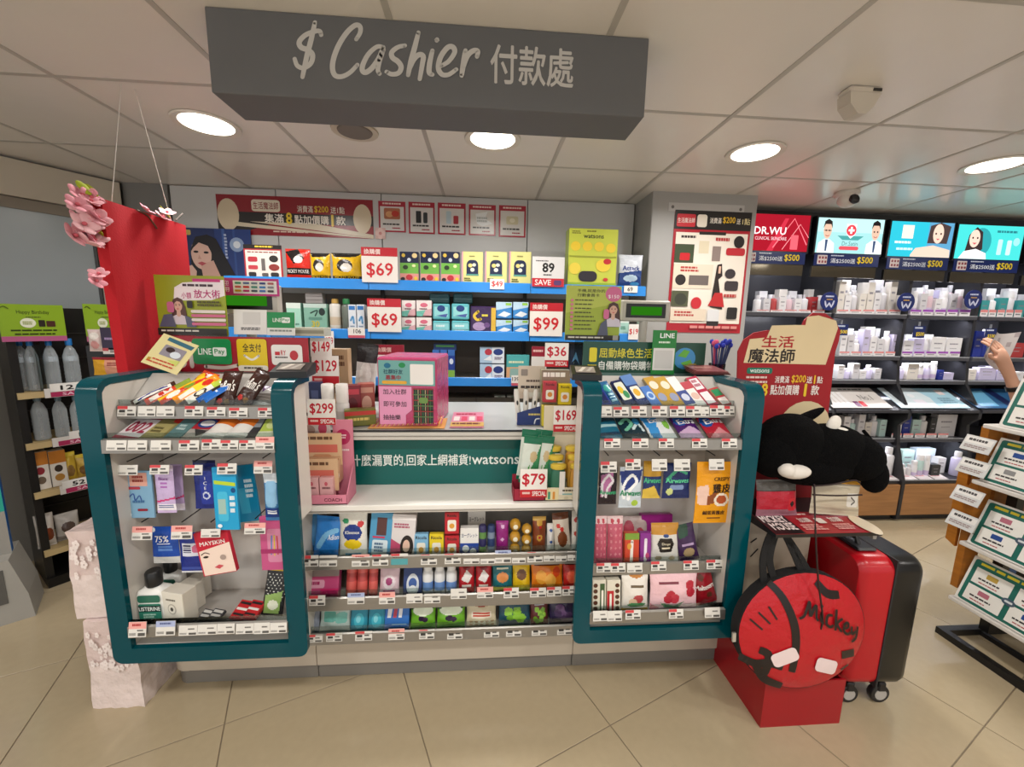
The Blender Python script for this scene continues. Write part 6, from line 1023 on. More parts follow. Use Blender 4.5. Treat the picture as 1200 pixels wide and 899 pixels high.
# shelf lamps
for k in range(5):
    zc = [1.86, ROWS[0][2]-.03, ROWS[1][2]-.03, ROWS[2][2]-.12, ROWS[3][2]-.03][k]; Y = [2.78, 2.78, 2.78, 2.72, 2.7][k]
    for a, b in zip(CXS[:4], CXS[1:5]):
        ld = bpy.data.lights.new('shelf_led', 'AREA'); ld.shape = 'RECTANGLE'; ld.size = b-a-.06; ld.size_y = .02; ld.energy = [1.5, 1.5, 1.3, .5, 1.1][k]; ld.color = (.93, .94, 1)
        lo = bpy.data.objects.new('shelf_led', ld); lo.location = ((a+b)/2, Y, zc-.004); lo.rotation_euler = (math.radians(25), 0, 0); COL.objects.link(lo)
# lit header screens, blue banners and mirror strips
SCR = [(872, 251, 946, 294), (955, 256, 1032, 297), (1040, 260, 1113, 301), (1118, 264, 1195, 304), (1202, 268, 1285, 308)]
SL = ['red serum advert screen partly behind the pillar', 'pale teal screen with two doctors and a red cross shield', 'cyan screen with a reclining woman and a cream square', 'turquoise screen with a smiling woman and two tubes', 'blue screen at the right edge']
def doctor(cx, asp, hair, glasses): return [p([(cx-.13, 1), (cx-.12, .72), (cx-.04, .6), (cx+.04, .6), (cx+.12, .72), (cx+.13, 1)], 'e6ecee'), p([(cx-.02, .62), (cx+.02, .62), (cx+.012, .95), (cx-.012, .95)], '3a4a6a'), e(cx, .34, .062, .26, 'dcb49c'), p([(cx-.07, .3), (cx-.055, .1), (cx, .03), (cx+.055, .1), (cx+.07, .3), (cx+.04, .18), (cx-.04, .18)], hair), e(cx-.025, .36, .012, .025, '2a2020'), e(cx+.025, .36, .012, .025, '2a2020'), l([(cx-.025, .5), (cx, .52), (cx+.025, .5)], .02, 'a84a44', 2)]+([l([(cx-.05, .36), (cx+.05, .36)], .02, '3a3434', 1)] if glasses else [])
CONT = [[p([(.35, 1), (.6, .1), (.66, .1), (.45, 1)], 'c83044'), l([(.45, .9), (.75, .1), (.98, .8)], .03, 'ff7a86', 1), l([(.6, .95), (.85, .25), (1, .6)], .02, 'ff98a0', 1), rr(.72, .55, .84, .95, .01, .02, 'e8606c'), t('DR.WU', .38, .45, .2, 'f4ecec', -.5, .015), t('CLINICAL SKINCARE', .4, .66, .09, 'f0d0d4', -.5, 0)],
        [r(0, 0, 1, 1, '9fd4d4'), r(0, 0, 1, .4, 'b8e2e0')]+doctor(.15, 1.8, '2a2422', True)+doctor(.88, 1.8, '241c1c', False)+[p([(.3, .5), (.7, .5), (.62, .62), (.38, .62)], '4a9a98'), p([(.42, .15), (.58, .15), (.57, .45), (.5, .58), (.43, .45)], 'd8ecec'), e(.5, .34, .075, .16, 'd8404a'), r(.485, .24, .515, .44, 'f4f0ee'), r(.455, .31, .545, .37, 'f4f0ee'), t('Dr.Satin', .5, .72, .12, '5a8a8a', -.24, .005), rr(.34, .8, .64, .91, .03, .05, 'd8505a')],
        [r(0, 0, 1, 1, '2fb8cc'), r(.6, 0, 1, 1, '5a9ac0'), r(.18, .1, .36, .48, 'f4e4d0'), n(.08, .56, .4, .66, 1, 'dff2f4'), n(.12, .75, .44, .85, 1, 'c8ecf0'), p([(.6, .6), (.62, .1), (.78, 0), (.95, .1), (.92, .6)], '4a3a38'), e(.76, .32, .085, .28, 'ecc8b4'), e(.72, .32, .014, .03, '2a2020'), e(.8, .32, .014, .03, '2a2020'), p([(.73, .46), (.79, .46), (.76, .51)], 'c85a60'), p([(.35, .95), (.42, .75), (.7, .66), (.98, .78), (.99, 1), (.35, 1)], 'ecc8b4')],
        [r(0, 0, 1, 1, '46d0cc'), e(.36, .5, .16, .42, '2f9aa0'), p([(.13, .9), (.17, .3), (.27, .06), (.37, .2), (.4, .7), (.3, .9)], '3a2c2c'), e(.26, .4, .08, .26, 'eecbb8'), e(.23, .38, .013, .03, '2a2020'), e(.3, .38, .013, .03, '2a2020'), p([(.23, .52), (.3, .52), (.265, .58)], 'c85a60'), p([(.05, 1), (.12, .78), (.3, .7), (.46, .82), (.48, 1)], 'e6e4e4'), n(.58, .14, .9, .24, 1, '2a7a80'), rr(.62, .4, .69, .86, .02, .03, 'b8ece8'), rr(.76, .42, .83, .86, .02, .03, 'c4f0ec'), e(.9, .46, .05, .12, '9ae0e0')],
        [r(0, 0, 1, 1, '2a6ae0'), n(.2, .3, .8, .6, 2, 'c8d8f8')]]
for k, (x0, y0, x1, y1) in enumerate(SCR):
    Y = 2.70; X, zb, w, h = fit(x0, y0, x1, y1, Y)
    o = empty('advert_screen', SL[k], 'screen', (X, Y, zb), group='lit advert screens over the cosmetics shelves')
    q = MB(); q.box((-w/2-.012, .004, -.012), (w/2+.012, .034, h+.012), '19191c', 'gloss'); q.build('frame', o)
    q = MB(); q.box((-w/2, .002, 0), (w/2, .004, h), ['a01828', '8fd0d0', '2fb8cc', '46d0cc', '2a6ae0'][k], 'screen'); q.paint((-w/2, .002, h), *FR, w, h, CONT[k], 'screen'); q.build('lit_panel', o)
    X, zb, w, h = fit(x0-2, y1+1, x1-3, y1+15, 2.695); o = empty('promo_strip', ['blue $500 offer strip below the red screen', 'blue $500 offer strip below the doctors screen', 'blue $500 offer strip below the reclining woman screen', 'blue $500 offer strip below the turquoise screen', 'blue $500 offer strip at the right edge'][k], 'sign', (X, 2.695, zb), group='blue offer strips')
    q = MB(); q.box((-w/2, 0, 0), (w/2, .004, h), '16265e', 'gloss'); q.paint((-w/2, 0, h), *FR, w, h, [rr(.05, .12, .2, .88, .01, .04, 'd8ccc8')]+[rr(.07+.045*i, .24+.34*j, .1+.045*i, .44+.34*j, .004, .02, '8a4048') for i in range(3) for j in range(2)]+[n(.25, .1, .45, .25, 1, 'c9d0e0'), t('滿$2500送', .44, .58, .42, 'dfe4ee', -.38, .008), t('$500', .78, .5, .6, 'e8cc2c', -.24, .02)]); q.build('strip', o)
    q = MB(); q.box((X-w/2, 2.705, zb-.075), (X+w/2, 2.72, zb-.004), '8f8a80', 'mirror'); loc(q, 'mirror_strip', cz)
# round W discs on the uprights
for k, (x, y) in enumerate(((972, 353), (1062, 354), (1141, 351))):
    o = I('round_wobbler', ['left', 'middle', 'right'][k]+' round navy disc sign on the cosmetics uprights', 'sign', (x-10, y-10, x+10, y+10), 2.70, 'card', '1c2a62', [], d=.001, group='round navy discs') if False else None
    c = P(x, y, 2.70); q = MB(); R_ = P(x+10, y, 2.70).x-c.x
    q.prism([(R_*math.cos(2*math.pi*j/24), R_*math.sin(2*math.pi*j/24)) for j in range(24)], 0, .006, '1f2c66', 'gloss'); q.paint((-R_, 0, R_), *FR, 2*R_, 2*R_, [n(.25, .2, .75, .32, 1, 'c8cce0'), n(.32, .38, .68, .46, 1, 'd8a83a'), l([(.25, .52), (.36, .82), (.5, .6), (.64, .82), (.76, .5)], .09, 'c8ccdc', 2)])
    o = tag(q.build('round_sign', None, c), ['leftmost', 'middle', 'rightmost'][k]+' round navy disc sign with a white W', 'sign', 'round navy W discs')
    q = MB(); q.box((-.004, .006, -.004), (.004, .04, .004), '1b1b1e'); q.build('bracket', o)
for k, (x0, y0, x1, y1) in enumerate(((977, 380, 993, 393), (1069, 382, 1083, 396), (1153, 385, 1166, 398))):
    o = I('shelf_flag', ['blue and yellow $500 flag at the left of the second cosmetics shelf', 'blue and yellow $500 flag in the middle of the second cosmetics shelf', 'blue and yellow $500 flag at the right of the second cosmetics shelf'][k], 'sign', (x0, y0, x1, y1), 2.708, 'card', '1c2a62', [n(.1, .1, .9, .3, 1, 'c9d0e0'), t('$500', .6, .7, .36, 'e8cc2c', -.7, .02)], d=.002, group='blue $500 shelf flags')
    q = MB(); h_ = fit(x0, y0, x1, y1, 2.708)[3]; q.box((-.003, .002, h_*.8), (.003, .013, h_+.03), '9a9ca2'); q.build('clip', o)
# products
CN = {'e6e4e6': 'white', 'd6d4d8': 'pale grey', 'e2dcd4': 'cream', 'd8bcc4': 'pink', '6a4a9c': 'purple', '3f9a9c': 'teal', '24348c': 'dark blue', 'c9d8ea': 'pale blue', 'b03a3c': 'red', '3a3a3c': 'black', 'c9c2e0': 'lilac', 'bcd8d4': 'mint', 'b89a5a': 'gold'}
BN = ['first', 'second', 'third', 'fourth']; RN = ['top', 'second', 'third', 'fifth', 'bottom']
cnt = {}
def cos(row, bay, items, Ydef=None):
    y, Yr, z = ROWS[row]
    for (x0, x1, y0, kind, c, *rest) in items:
        back = rest[0] if rest else 0; Y = Yr+.05+back; key = (row, bay, back > .1); cnt[key] = cnt.get(key, 0)+1
        base = None if len(rest) > 1 else z
        nm = {'box': 'carton', 'cyl': 'bottle', 'tube': 'tube', 'pump': 'pump_bottle'}[kind]
        lab = f'{CN[c]} {nm.replace("_", " ")} on the {RN[row]} cosmetics shelf, {BN[bay]} bay{" back row" if back > .1 else ""}, {ORD[cnt[key]-1]} from left'
        ops = [n(.2, .3, .8, .4, 1, '8a8690'), n(.25, .55, .7, .62, 1, 'a8a4ac')] if kind == 'box' else ()
        y1 = rest[1] if len(rest) > 1 else y
        gg = 'skincare on the cosmetics wall'
        if kind == 'box': I(nm, lab, 'skincare', (x0, y0, x1, y1), Y, 'box', c, ops, d=.05, z=base, group=gg, bev=0)
        elif kind == 'tube': I(nm, lab, 'skincare', (x0, y0, x1, y1), Y, 'cyl', c, (), cap='e6e4e6', caph=.25, capw=.9, neck=.85, bands=[(.1, .4, 'c8b8d8')], z=base, group=gg)
        else: I(nm, lab, 'skincare', (x0, y0, x1, y1), Y, 'cyl', c, (), cap='d6d4d8' if kind == 'cyl' else 'c9c2c8', caph=.22, capw=.6 if kind == 'cyl' else .25, z=base, group=gg)
def seq(xs, y0s, kinds, cols, back=0): return [(xs[i], xs[i+1]-1, y0s[i % len(y0s)], kinds[i % len(kinds)], cols[i % len(cols)], back) for i in range(len(xs)-1)]
lin_ = lambda a, b, k: [a+(b-a)*i/k for i in range(k+1)]
cos(0, 0, seq(lin_(884, 966, 9), [346, 350, 345, 348], ['cyl', 'box', 'pump', 'box'], ['e6e4e6', 'd6d4d8', 'b03a3c', 'e6e4e6', 'd8bcc4']))
cos(0, 1, seq(lin_(979, 1056, 9), [330, 346, 340, 344, 331, 343, 336], ['box', 'box', 'cyl', 'box'], ['e2dcd4', 'e6e4e6', 'd6d4d8', 'e2dcd4']))
cos(0, 2, seq(lin_(1067, 1137, 8), [341, 344, 339, 350], ['tube', 'box', 'tube', 'box'], ['e6e4e6', 'd6d4d8', 'd8bcc4', 'e6e4e6']))
cos(0, 3, seq(lin_(1147, 1200, 5), [352, 346, 349, 341], ['box', 'cyl', 'box', 'tube'], ['3f9a9c', 'e6e4e6', '3f9a9c', 'd6d4d8']))
cos(1, 0, seq(lin_(886, 968, 7), [392, 398, 390], ['box', 'cyl'], ['bcd8d4', 'e6e4e6', 'c9d8ea']))
cos(1, 1, seq(lin_(982, 1052, 8), [388, 392, 398, 386, 394, 397], ['box', 'box', 'cyl', 'box'], ['e6e4e6', 'd6d4d8', 'e6e4e6', 'c9c2e0']))
cos(1, 2, [(1056, 1068, 399, 'box', 'e6e4e6'), (1068, 1080, 397, 'box', 'c9c2e0'), (1080, 1088, 394, 'tube', 'd6d4d8'), (1088, 1105, 395, 'box', 'e6e4e6'), (1106, 1124, 396, 'box', 'e6e4e6')])
cos(1, 3, [(1138, 1148, 388, 'box', '24348c'), (1149, 1156, 386, 'cyl', '24348c'), (1157, 1165, 396, 'box', 'c9d8ea'), (1166, 1178, 400, 'box', '24348c'), (1180, 1198, 402, 'box', 'b03a3c')])
cos(2, 1, seq(lin_(980, 1032, 6), [428, 432, 426, 434], ['box', 'cyl', 'box'], ['e6e4e6', 'c9c2e0', 'd6d4d8']))
cos(2, 2, [(1052, 1060, 430, 'cyl', 'c9c2e0'), (1061, 1074, 426, 'box', 'e2dcd4'), (1075, 1082, 426, 'tube', 'e6e4e6'), (1083, 1090, 426, 'tube', 'c9c2e0'), (1091, 1097, 424, 'tube', 'e6e4e6'), (1098, 1104, 434, 'box', '24348c'), (1104, 1116, 437, 'box', 'c9c2e0')])
cos(2, 3, [(1133, 1142, 433, 'box', 'e2dcd4'), (1145, 1165, 431, 'box', 'c9c2e0'), (1166, 1180, 434, 'box', 'c9c2e0'), (1181, 1198, 436, 'box', 'e6e4e6')])
cos(3, 1, seq(lin_(986, 1037, 6), [488, 492, 486, 495], ['box', 'cyl', 'box'], ['e6e4e6', 'bcd8d4', 'd6d4d8', 'e2dcd4']))
cos(3, 2, [(1041, 1054, 486, 'box', 'd6d4d8'), (1055, 1064, 488, 'box', '24348c'), (1066, 1076, 492, 'box', 'bcd8d4'), (1077, 1086, 488, 'cyl', 'e6e4e6'), (1087, 1094, 490, 'box', '3a3a3c'), (1094, 1117, 486, 'box', 'd6d4d8')])
cos(4, 1, [(1005, 1014, 545, 'cyl', 'e6e4e6'), (1015, 1026, 536, 'cyl', 'bcd8d4'), (1026, 1035, 540, 'box', 'e6e4e6')])
cos(4, 2, [(1036, 1047, 526, 'cyl', 'd6d4d8'), (1048, 1054, 538, 'tube', 'e6e4e6'), (1055, 1061, 545, 'cyl', 'e6e4e6'), (1062, 1067, 545, 'cyl', 'd6d4d8'), (1068, 1074, 541, 'tube', 'e6e4e6'), (1074, 1081, 534, 'tube', 'bcd8d4'), (1082, 1088, 534, 'tube', 'e6e4e6'), (1089, 1099, 545, 'box', '3a3a3c'), (1052, 1066, 528, 'box', 'bcd8d4', .12), (1067, 1090, 526, 'box', 'c9d8ea', .16), (1095, 1104, 537, 'box', 'e6e4e6', .08)])
cos(4, 3, [(1118, 1128, 531, 'cyl', 'c9c2e0'), (1128, 1136, 545, 'cyl', '6a4a9c')])
def backrow(row, bay, xa, xb, k, y0s, cols): 
    xs = lin_(xa, xb, k); cos(row, bay, [(xs[i]+1, xs[i+1]-1, y0s[i % len(y0s)], ['box', 'cyl', 'box'][i % 3], cols[i % len(cols)], .13) for i in range(k)])
backrow(0, 0, 886, 966, 7, [341, 345, 339], ['e6e4e6', 'd6d4d8', 'e2dcd4']); backrow(0, 1, 980, 1056, 6, [328, 334, 331], ['e2dcd4', 'e6e4e6']); backrow(0, 2, 1068, 1136, 7, [337, 334, 340], ['e6e4e6', 'd8bcc4', 'c9c2e0']); backrow(0, 3, 1150, 1200, 4, [338, 345], ['e6e4e6', 'd6d4d8'])
backrow(1, 1, 984, 1046, 5, [385, 388, 383], ['e6e4e6', 'c9c2e0', 'e2dcd4']); backrow(1, 2, 1056, 1090, 3, [392, 390], ['e6e4e6', 'c9c2e0']); backrow(2, 3, 1150, 1198, 3, [429, 431], ['c9c2e0', 'e6e4e6']); backrow(3, 1, 988, 1036, 4, [485, 489], ['e6e4e6', 'd6d4d8']); backrow(3, 2, 1050, 1090, 4, [484, 488], ['bcd8d4', 'e6e4e6'])
# price tickets along the cosmetics shelves
for row, y0, y1, bays in ((0, 363, 371, [(886, 968), (980, 1056), (1066, 1138), (1148, 1198)]), (1, 412, 420, [(983, 1050), (1056, 1126)]), (3, 508, 516, [(1044, 1112)])):
    for bi, (xa, xb) in enumerate(bays):
        k = 5
        for i in range(k):
            w = (xb-xa)/k; z_ = ROWS[row][2]; sty = '9a4ab0' if (row == 0 and bi == 2) or (row == 1 and bi == 1) else 'dc8a88'
            I('shelf_ticket', f'{"purple" if sty == "9a4ab0" else "pink"} and white price ticket, {RN[row]} cosmetics shelf, {BN[bi]} visible bay, {ORD[i]} from left', 'price tag', (xa+w*i, y0, xa+w*i+w*.86, y1), ROWS[row][1]+.02, 'card', 'e8e4e4', [r(0, 0, 1, .4, sty), n(.15, .55, .85, .8, 1, '6a6468')], d=.002, z=z_, group='price tickets on the cosmetics shelves')
for i, (x0, x1, y) in enumerate(((1040, 1056, 560), (1058, 1076, 560), (1078, 1094, 559), (1096, 1112, 559), (1000, 1016, 561))):
    I('shelf_leaflet', ['white and pink leaflet on the bottom cosmetics ledge, '+q_ for q_ in ('first from the divider', 'second from the divider', 'third from the divider', 'fourth from the divider', 'left of the divider')][i], 'leaflet', (x0, y-5, x1, y+4), 2.585, 'card', 'e8e0e2', [n(.1, .2, .9, .6, 2, 'd88a94')], a=12, d=.001, z=ROWS[4][2]+.001, group='leaflets on the bottom cosmetics ledge')
# printed slanted trays
zt, zb = czr(456, 2.80), czr(481, 2.60); ta = math.degrees(math.atan2(zt-zb, .22))
def traycard(lab, x0, x1, col, ops):
    xa, xb = P(x0, 480, 2.61).x, P(x1, 480, 2.61).x; L_ = math.hypot(.205, zt-zb)-.01; q = MB(); q.box((-(xb-xa)/2, 0, 0), ((xb-xa)/2, .004, L_), col, 'gloss'); q.paint((-(xb-xa)/2, 0, L_), *FR, xb-xa, L_, ops)
    tag(q.build('tester_card', None, ((xa+xb)/2, 2.607, zb+.017), (math.radians(ta-90), 0, 0)), lab, 'card', 'slanted printed cards')
traycard('pale slanted card reading No.1 with product photos', 976, 1046, 'd6d0cc', [n(.4, .06, .95, .16, 1, '6a6664'), t('No.1', .72, .5, .24, '5a5654', -.22, .004)]+[r(.06+.08*i, .15+.04*i, .12+.08*i, .9, 'e8e6e6') for i in range(4)]+[rr(.42, .7, .5, .95, .01, .02, '6a2a5c'), rr(.52, .7, .6, .95, .01, .02, 'c8303c')])
traycard('light blue slanted tester card', 1056, 1137, 'a8cfe0', [p([(0, 0), (.5, .0), (.6, .5), (.55, 1), (0, 1)], 'd8e4ea'), rr(.8, .1, .9, .35, .01, .02, 'e8d8d8'), n(.7, .5, .95, .8, 3, '7aa0b4'), e(.35, .4, .05, .1, 'e8ecf0'), rr(.3, .6, .45, .9, .02, .03, 'e8e4ee')])
traycard('dark blue slanted tester card at the right', 1146, 1215, '2c5a84', [p([(.1, .2), (.5, .1), (.4, .9), (.1, .9)], '6aa8cc'), r(.55, .0, .7, .9, '16204a')])

# ================================================================== promotion stand in front of the pillar
FLX, FLY = 1.13, 1.31
st = empty('promo_floor_stand', 'red cardboard promotion stand with a tall header card right of the counter', 'display stand', (FLX, FLY, 0))
RED = '98101c'
q = MB(); x0, x1, y0, y1 = .985, 1.282, 1.155, 1.50
q.box((x0, y0, 0), (x1, y0+.006, .178), RED, 'gloss'); q.box((x0, y0+.0065, 0), (x0+.006, y1-.051, .17), RED, 'gloss'); q.box((x1-.006, y0+.0065, 0), (x1, y1-.051, .17), RED, 'gloss'); q.box((x0+.0065, y0+.0065, 0), (x1-.0065, y1-.051, .01), RED, 'gloss'); q.box((x0-.06, y1-.05, 0), (x1, y1, .168), RED, 'gloss'); loc(q, 'floor_tray', st)
q = MB(); q.box((x0+.01, 1.40, .17), (x1+.02, 1.50, .70), 'b9ab98', 'matte', .002); loc(q, 'column', st)
q = MB(); q.paint((x0+.02, 1.3995, .62), *FR, .1, .3, [e(.2, .5, .14, .14, '1d1b1c'), l([(.5, .2), (.7, .15)], .02, '1d1b1c', 1), l([(.55, .4), (.8, .3)], .02, '1d1b1c', 1)], 'matte'); q.v = [(Vector(v)-Vector(st.location))[:] for v in q.v]; q.build('column_print', st)
zs = P(940, 628, 1.18).z; zs2 = P(940, 604, 1.30).z
q = MB(); q.prismx([(1.17, zs), (1.17, zs+.012), (1.30, zs2+.012), (1.42, zs2+.012), (1.42, zs2-.01), (1.30, zs2-.02)], x0-.02, x1+.06, '1e1a1b', 'gloss'); loc(q, 'sloped_shelf', st)
sl = math.atan2(zs2-zs, .13); L_ = math.hypot(.13, zs2-zs)
q = MB(); q.T = Matrix.Translation(((x0+x1)/2+.02, 1.17, zs+.0125)) @ Matrix.Rotation(sl-math.pi/2, 4, 'X'); w_ = x1-x0+.08
q.box((-w_/2, -.001, 0), (w_/2, 0, L_), '9c1824', 'gloss'); q.paint((-w_/2, -.001, L_), *FR, w_, L_, [r(0, 0, .28, 1, '1c181a'), t('MICKEY', .14, .33, .3, 'efe4e0', -.24, .03), t('MOUSE', .15, .68, .3, 'efe4e0', -.22, .03), n(.32, .1, .58, .2, 1, 'e8c8c0'), t('加購', .42, .42, .22, 'e8d8d0', -.12, .01), n(.32, .62, .55, .9, 3, 'd89a94'), n(.63, .1, .82, .2, 1, 'e8c8c0'), t('加購', .72, .42, .22, 'e8d8d0', -.12, .01), n(.63, .62, .82, .9, 3, 'd89a94'), e(.93, .7, .08, .45, 'd8c8ac'), rr(.52, .35, .6, .6, .01, .05, 'd8ccc4')]); loc(q, 'price_print', st)
q = MB(); q.prismx([(1.20, zs-.005), (1.20, zs-.03), (1.36, zs2-.03), (1.40, zs2-.01)], x1+.061, x1+.075, '8a8680', 'gloss'); loc(q, 'end_bracket', st)
HY = 1.455
hd = [(890, 690), (864, 449), (865, 412), (872, 398), (884, 390), (900, 387), (938, 387), (943, 375), (953, 366.5), (967, 367), (979, 376), (985, 388), (983, 400), (979, 412), (962, 560), (955, 690)]
q = MB(); q.prism([(P(x, y, HY).x, P(x, y, HY).z) for x, y in hd][::-1], HY, HY+.006, RED, 'matte'); loc(q, 'header_card', st)
hw = lambda x, y: P(x, y, HY)
def hp(ops, x0, y0, x1, y1, nm):
    a = hw((x0+x1)/2, y0); b = hw((x0+x1)/2, y1); xa = hw(x0, (y0+y1)/2).x; xb = hw(x1, (y0+y1)/2).x
    q = MB(); q.paint((xa, HY-.0006, a.z), *FR, xb-xa, a.z-b.z, ops, 'matte'); q.v = [(Vector(v)-Vector(st.location))[:] for v in q.v]; q.build(nm, st)
hp([p([(.0, .98), (.04, .5), (.22, .46), (.26, .22), (.5, .2), (.62, .2), (.63, .03), (.75, .0), (.95, .1), (.98, .25), (.9, 1)], 'd8c49c')], 874, 369, 982, 427, 'header_panel')
hp([t('生活', .5, .5, .9, 'a81c24', -1, .02)], 893, 393, 930, 408, 'header_lettering')
hp([t('魔法師', .5, .5, .9, '221a18', -1, .022)], 877, 408, 931, 426, 'header_lettering')
hp([rr(0, 0, 1, 1, .06, .45, '14705a'), t('watsons', .5, .5, .6, 'e4ece6', -.75, .01)], 875, 431, 905, 438, 'shop_name')
hp([n(0, 0, 1, .4, 1, 'e0c8c0'), n(0, .6, 1, 1, 1, 'e0c8c0')], 874, 441, 902, 450, 'date_lines')
hp([t('消費滿', .15, .5, .8, 'efe2dc', -.3, .012), t('$200', .5, .45, .95, 'e8b82c', -.3, .02), t('送', .73, .5, .8, 'efe2dc', -.12, .012), t('1', .84, .47, .95, 'e8b82c', 0, .02), t('點', .95, .5, .8, 'efe2dc', -.12, .012)], 908, 440, 963, 450, 'offer_lettering')
hp([t('8', .04, .5, 1, 'e8c22c', -.1, .03), t('點加價購', .39, .5, .82, 'efe2dc', -.5, .014), t('1', .75, .5, 1, 'e8c22c', 0, .03), t('款', .92, .5, .82, 'efe2dc', -.14, .014)], 893, 450, 960, 464, 'offer_lettering')
hp([e(.5, .5, .5, .5, 'd2c09a')], 912, 470, 972, 530, 'cream_disc')
# plain black plush lying on the stand
pz = P(950, 568, 1.30).z
pu = empty('plush_toy', 'plain black plush toy with a white mitten lying on the red stand', 'plush toy', (P(955, 568, 1.30).x, 1.30, pz))
def pe(q, x, y, rx, ry, col, rot=0, dy=0, dep=None, m='plush'):
    c = P(x, y, 1.30+dy); k = (P(x+10, y, 1.30+dy).x-c.x)/10; c = c-Vector(pu.location); q.ell(c, (rx*k, (dep or min(rx, ry))*k, ry*k), col, m, (0, math.radians(rot), 0), 20, 12)
q = MB()
for a in ((925, 520, 38, 34, 0), (905, 530, 25, 28, 0), (965, 528, 48, 30, -4), (1000, 535, 30, 26, 20), (950, 545, 50, 22, 0)): pe(q, *a[:4], '0a0a0b', a[4], dep=26)
q.build('body', pu, smooth=True)
for a in ((938, 493, 30, 6, -28), (898, 512, 13, 6, -40)): q = MB(); pe(q, *a[:4], '0c0c0d', a[4], dep=5, dy=.03); q.build('ear', pu, smooth=True)
q = MB(); pe(q, 1023, 556, 14, 21, '0a0a0b', -12, dep=13, dy=-.02); q.build('foot', pu, smooth=True)
q = MB(); q.tube([P(x, y, 1.29)-Vector(pu.location) for x, y in ((1012, 505), (1020, 515), (1026, 528), (1030, 538))], .006, '0a0a0b', 'plush', 8, 4); q.build('tail', pu, smooth=True)
q = MB(); pe(q, 932, 553, 18, 8, 'd8d2ca', 0, dy=-.075, dep=8, m='fabric'); pe(q, 922, 551, 9, 8, 'd8d2ca', 0, dy=-.078, dep=8, m='fabric'); q.build('mitten', pu, smooth=True)
q = MB(); pe(q, 977, 497, 7, 10, 'dcd8d0', 20, dy=-.02, dep=5, m='fabric'); pe(q, 986, 505, 10, 4, 'dcd8d0', 10, dy=-.025, dep=5, m='fabric'); q.build('ribbon', pu, smooth=True)
# pouches on the stand
I('shoulder_bag', 'red flat shoulder bag with a grey zip top on the stand', 'bag', (889, 563, 938, 606), 1.26, 'pouch', 'a8182c', [r(0, 0, 1, .3, '56524e'), r(0, .28, 1, .31, '2a2626'), r(.0, .82, 1, 1, '8a5a66'), rr(.75, .5, .95, .85, .04, .06, 'b8202c'), e(.85, .66, .05, .08, '1d1818')], d=.03, a=80)
o = I('clear_pouch', 'cream clear pouch with a mustard top and dark cord on the stand', 'bag', (951, 560, 1012, 605), 1.25, 'pouch', 'b9ae98', [r(0, 0, 1, .16, 'b8842a'), r(0, .16, 1, .2, '8a8070'), r(.0, .8, 1, .86, 'a39884'), rr(.68, .38, .95, .75, .04, .05, 'd0ccc4'), l([(.78, .5), (.88, .6), (.8, .68)], .04, '3a3836')], d=.03, a=80, roll=5)
X, zb, w, h = fit(951, 560, 1012, 605, 1.25)
for nm, pts in (('cord', ((953, 570), (975, 568), (1000, 563), (1008, 566))), ('cord', ((953, 580), (980, 581), (1010, 580))), ('cord', ((955, 568), (957, 620), (960, 680), (965, 722), (963, 738)))):
    q = MB(); q.tube([P(x, y, 1.235 if pts[-1][1] < 700 else 1.13+.1*max(0, (620-y))/60) for x, y in pts], .0028, '2a1a18', 'matte', 6, 4); q.v = [(Vector(v)-Vector((X, 1.25, zb)))[:] for v in q.v]; ob = q.build(nm, o, smooth=True); ob.matrix_parent_inverse = (Matrix.Translation((X, 1.25, zb)) @ Euler((math.radians(-10), math.radians(5), 0)).to_matrix().to_4x4()).inverted() @ Matrix.Translation((X, 1.25, zb))
# round red bag
BGY = 1.135
c0 = P(937, 806, BGY); bg = empty('round_red_bag', 'round red bag lettered Mickey with black handles leaning in the red tray', 'bag', (c0.x, BGY, c0.z), rot=(math.radians(-6), 0, 0))
kx = (P(947, 750, BGY).x-P(937, 750, BGY).x)/10
RXb, RZb = 74*kx, 66*kx
q = MB(); NU = 40
def disc(q, sc, y, bul, col, m, rings=8):
    prev = None
    for j in range(rings+1):
        f_ = j/rings; row = []
        for i in range(NU):
            an = 2*math.pi*i/NU; rr_ = f_*sc; row.append(q.V((RXb*rr_*math.cos(an), y-bul*math.cos(f_*math.pi/2)**.7, RZb+RZb*rr_*math.sin(an))))
        if prev:
            for i in range(NU): q.face((prev[i], prev[(i+1) % NU], row[(i+1) % NU], row[i]), col, m)
        prev = row
    return prev
a_ = disc(q, 1, .0, .028, 'b21420', 'film'); q.build('front_panel', bg, smooth=True)
q = MB(); b0 = [(RXb*math.cos(2*math.pi*i/NU), RZb+RZb*math.sin(2*math.pi*i/NU)) for i in range(NU)]
q.prism([(x*1.015, RZb+(z-RZb)*1.015) for x, z in b0], .002, .04, '161415', 'fabric'); q.build('gusset', bg, smooth=True)
q = MB()
def onb(x, y):   # photo pixel to the bulged front
    c = P(x, y, BGY); lx, lz = c.x-c0.x, c.z-c0.z; f_ = min(1, math.hypot(lx/RXb, (lz-RZb)/RZb)); return Vector((lx, -.028*math.cos(f_*math.pi/2)**.7-.002, lz))
def bstroke(q, pts, wpx, col, off=0):
    W, pp = brush(q, pts, wpx, col, n_=5)
    for i in range(len(W)-1):
        ps = [onb(W[i][0], W[i][1]), onb(W[i][2], W[i][3]), onb(W[i+1][2], W[i+1][3]), onb(W[i+1][0], W[i+1][1])]; q.poly([v+Vector((0, -off, 0)) for v in ps], col, 'gloss')
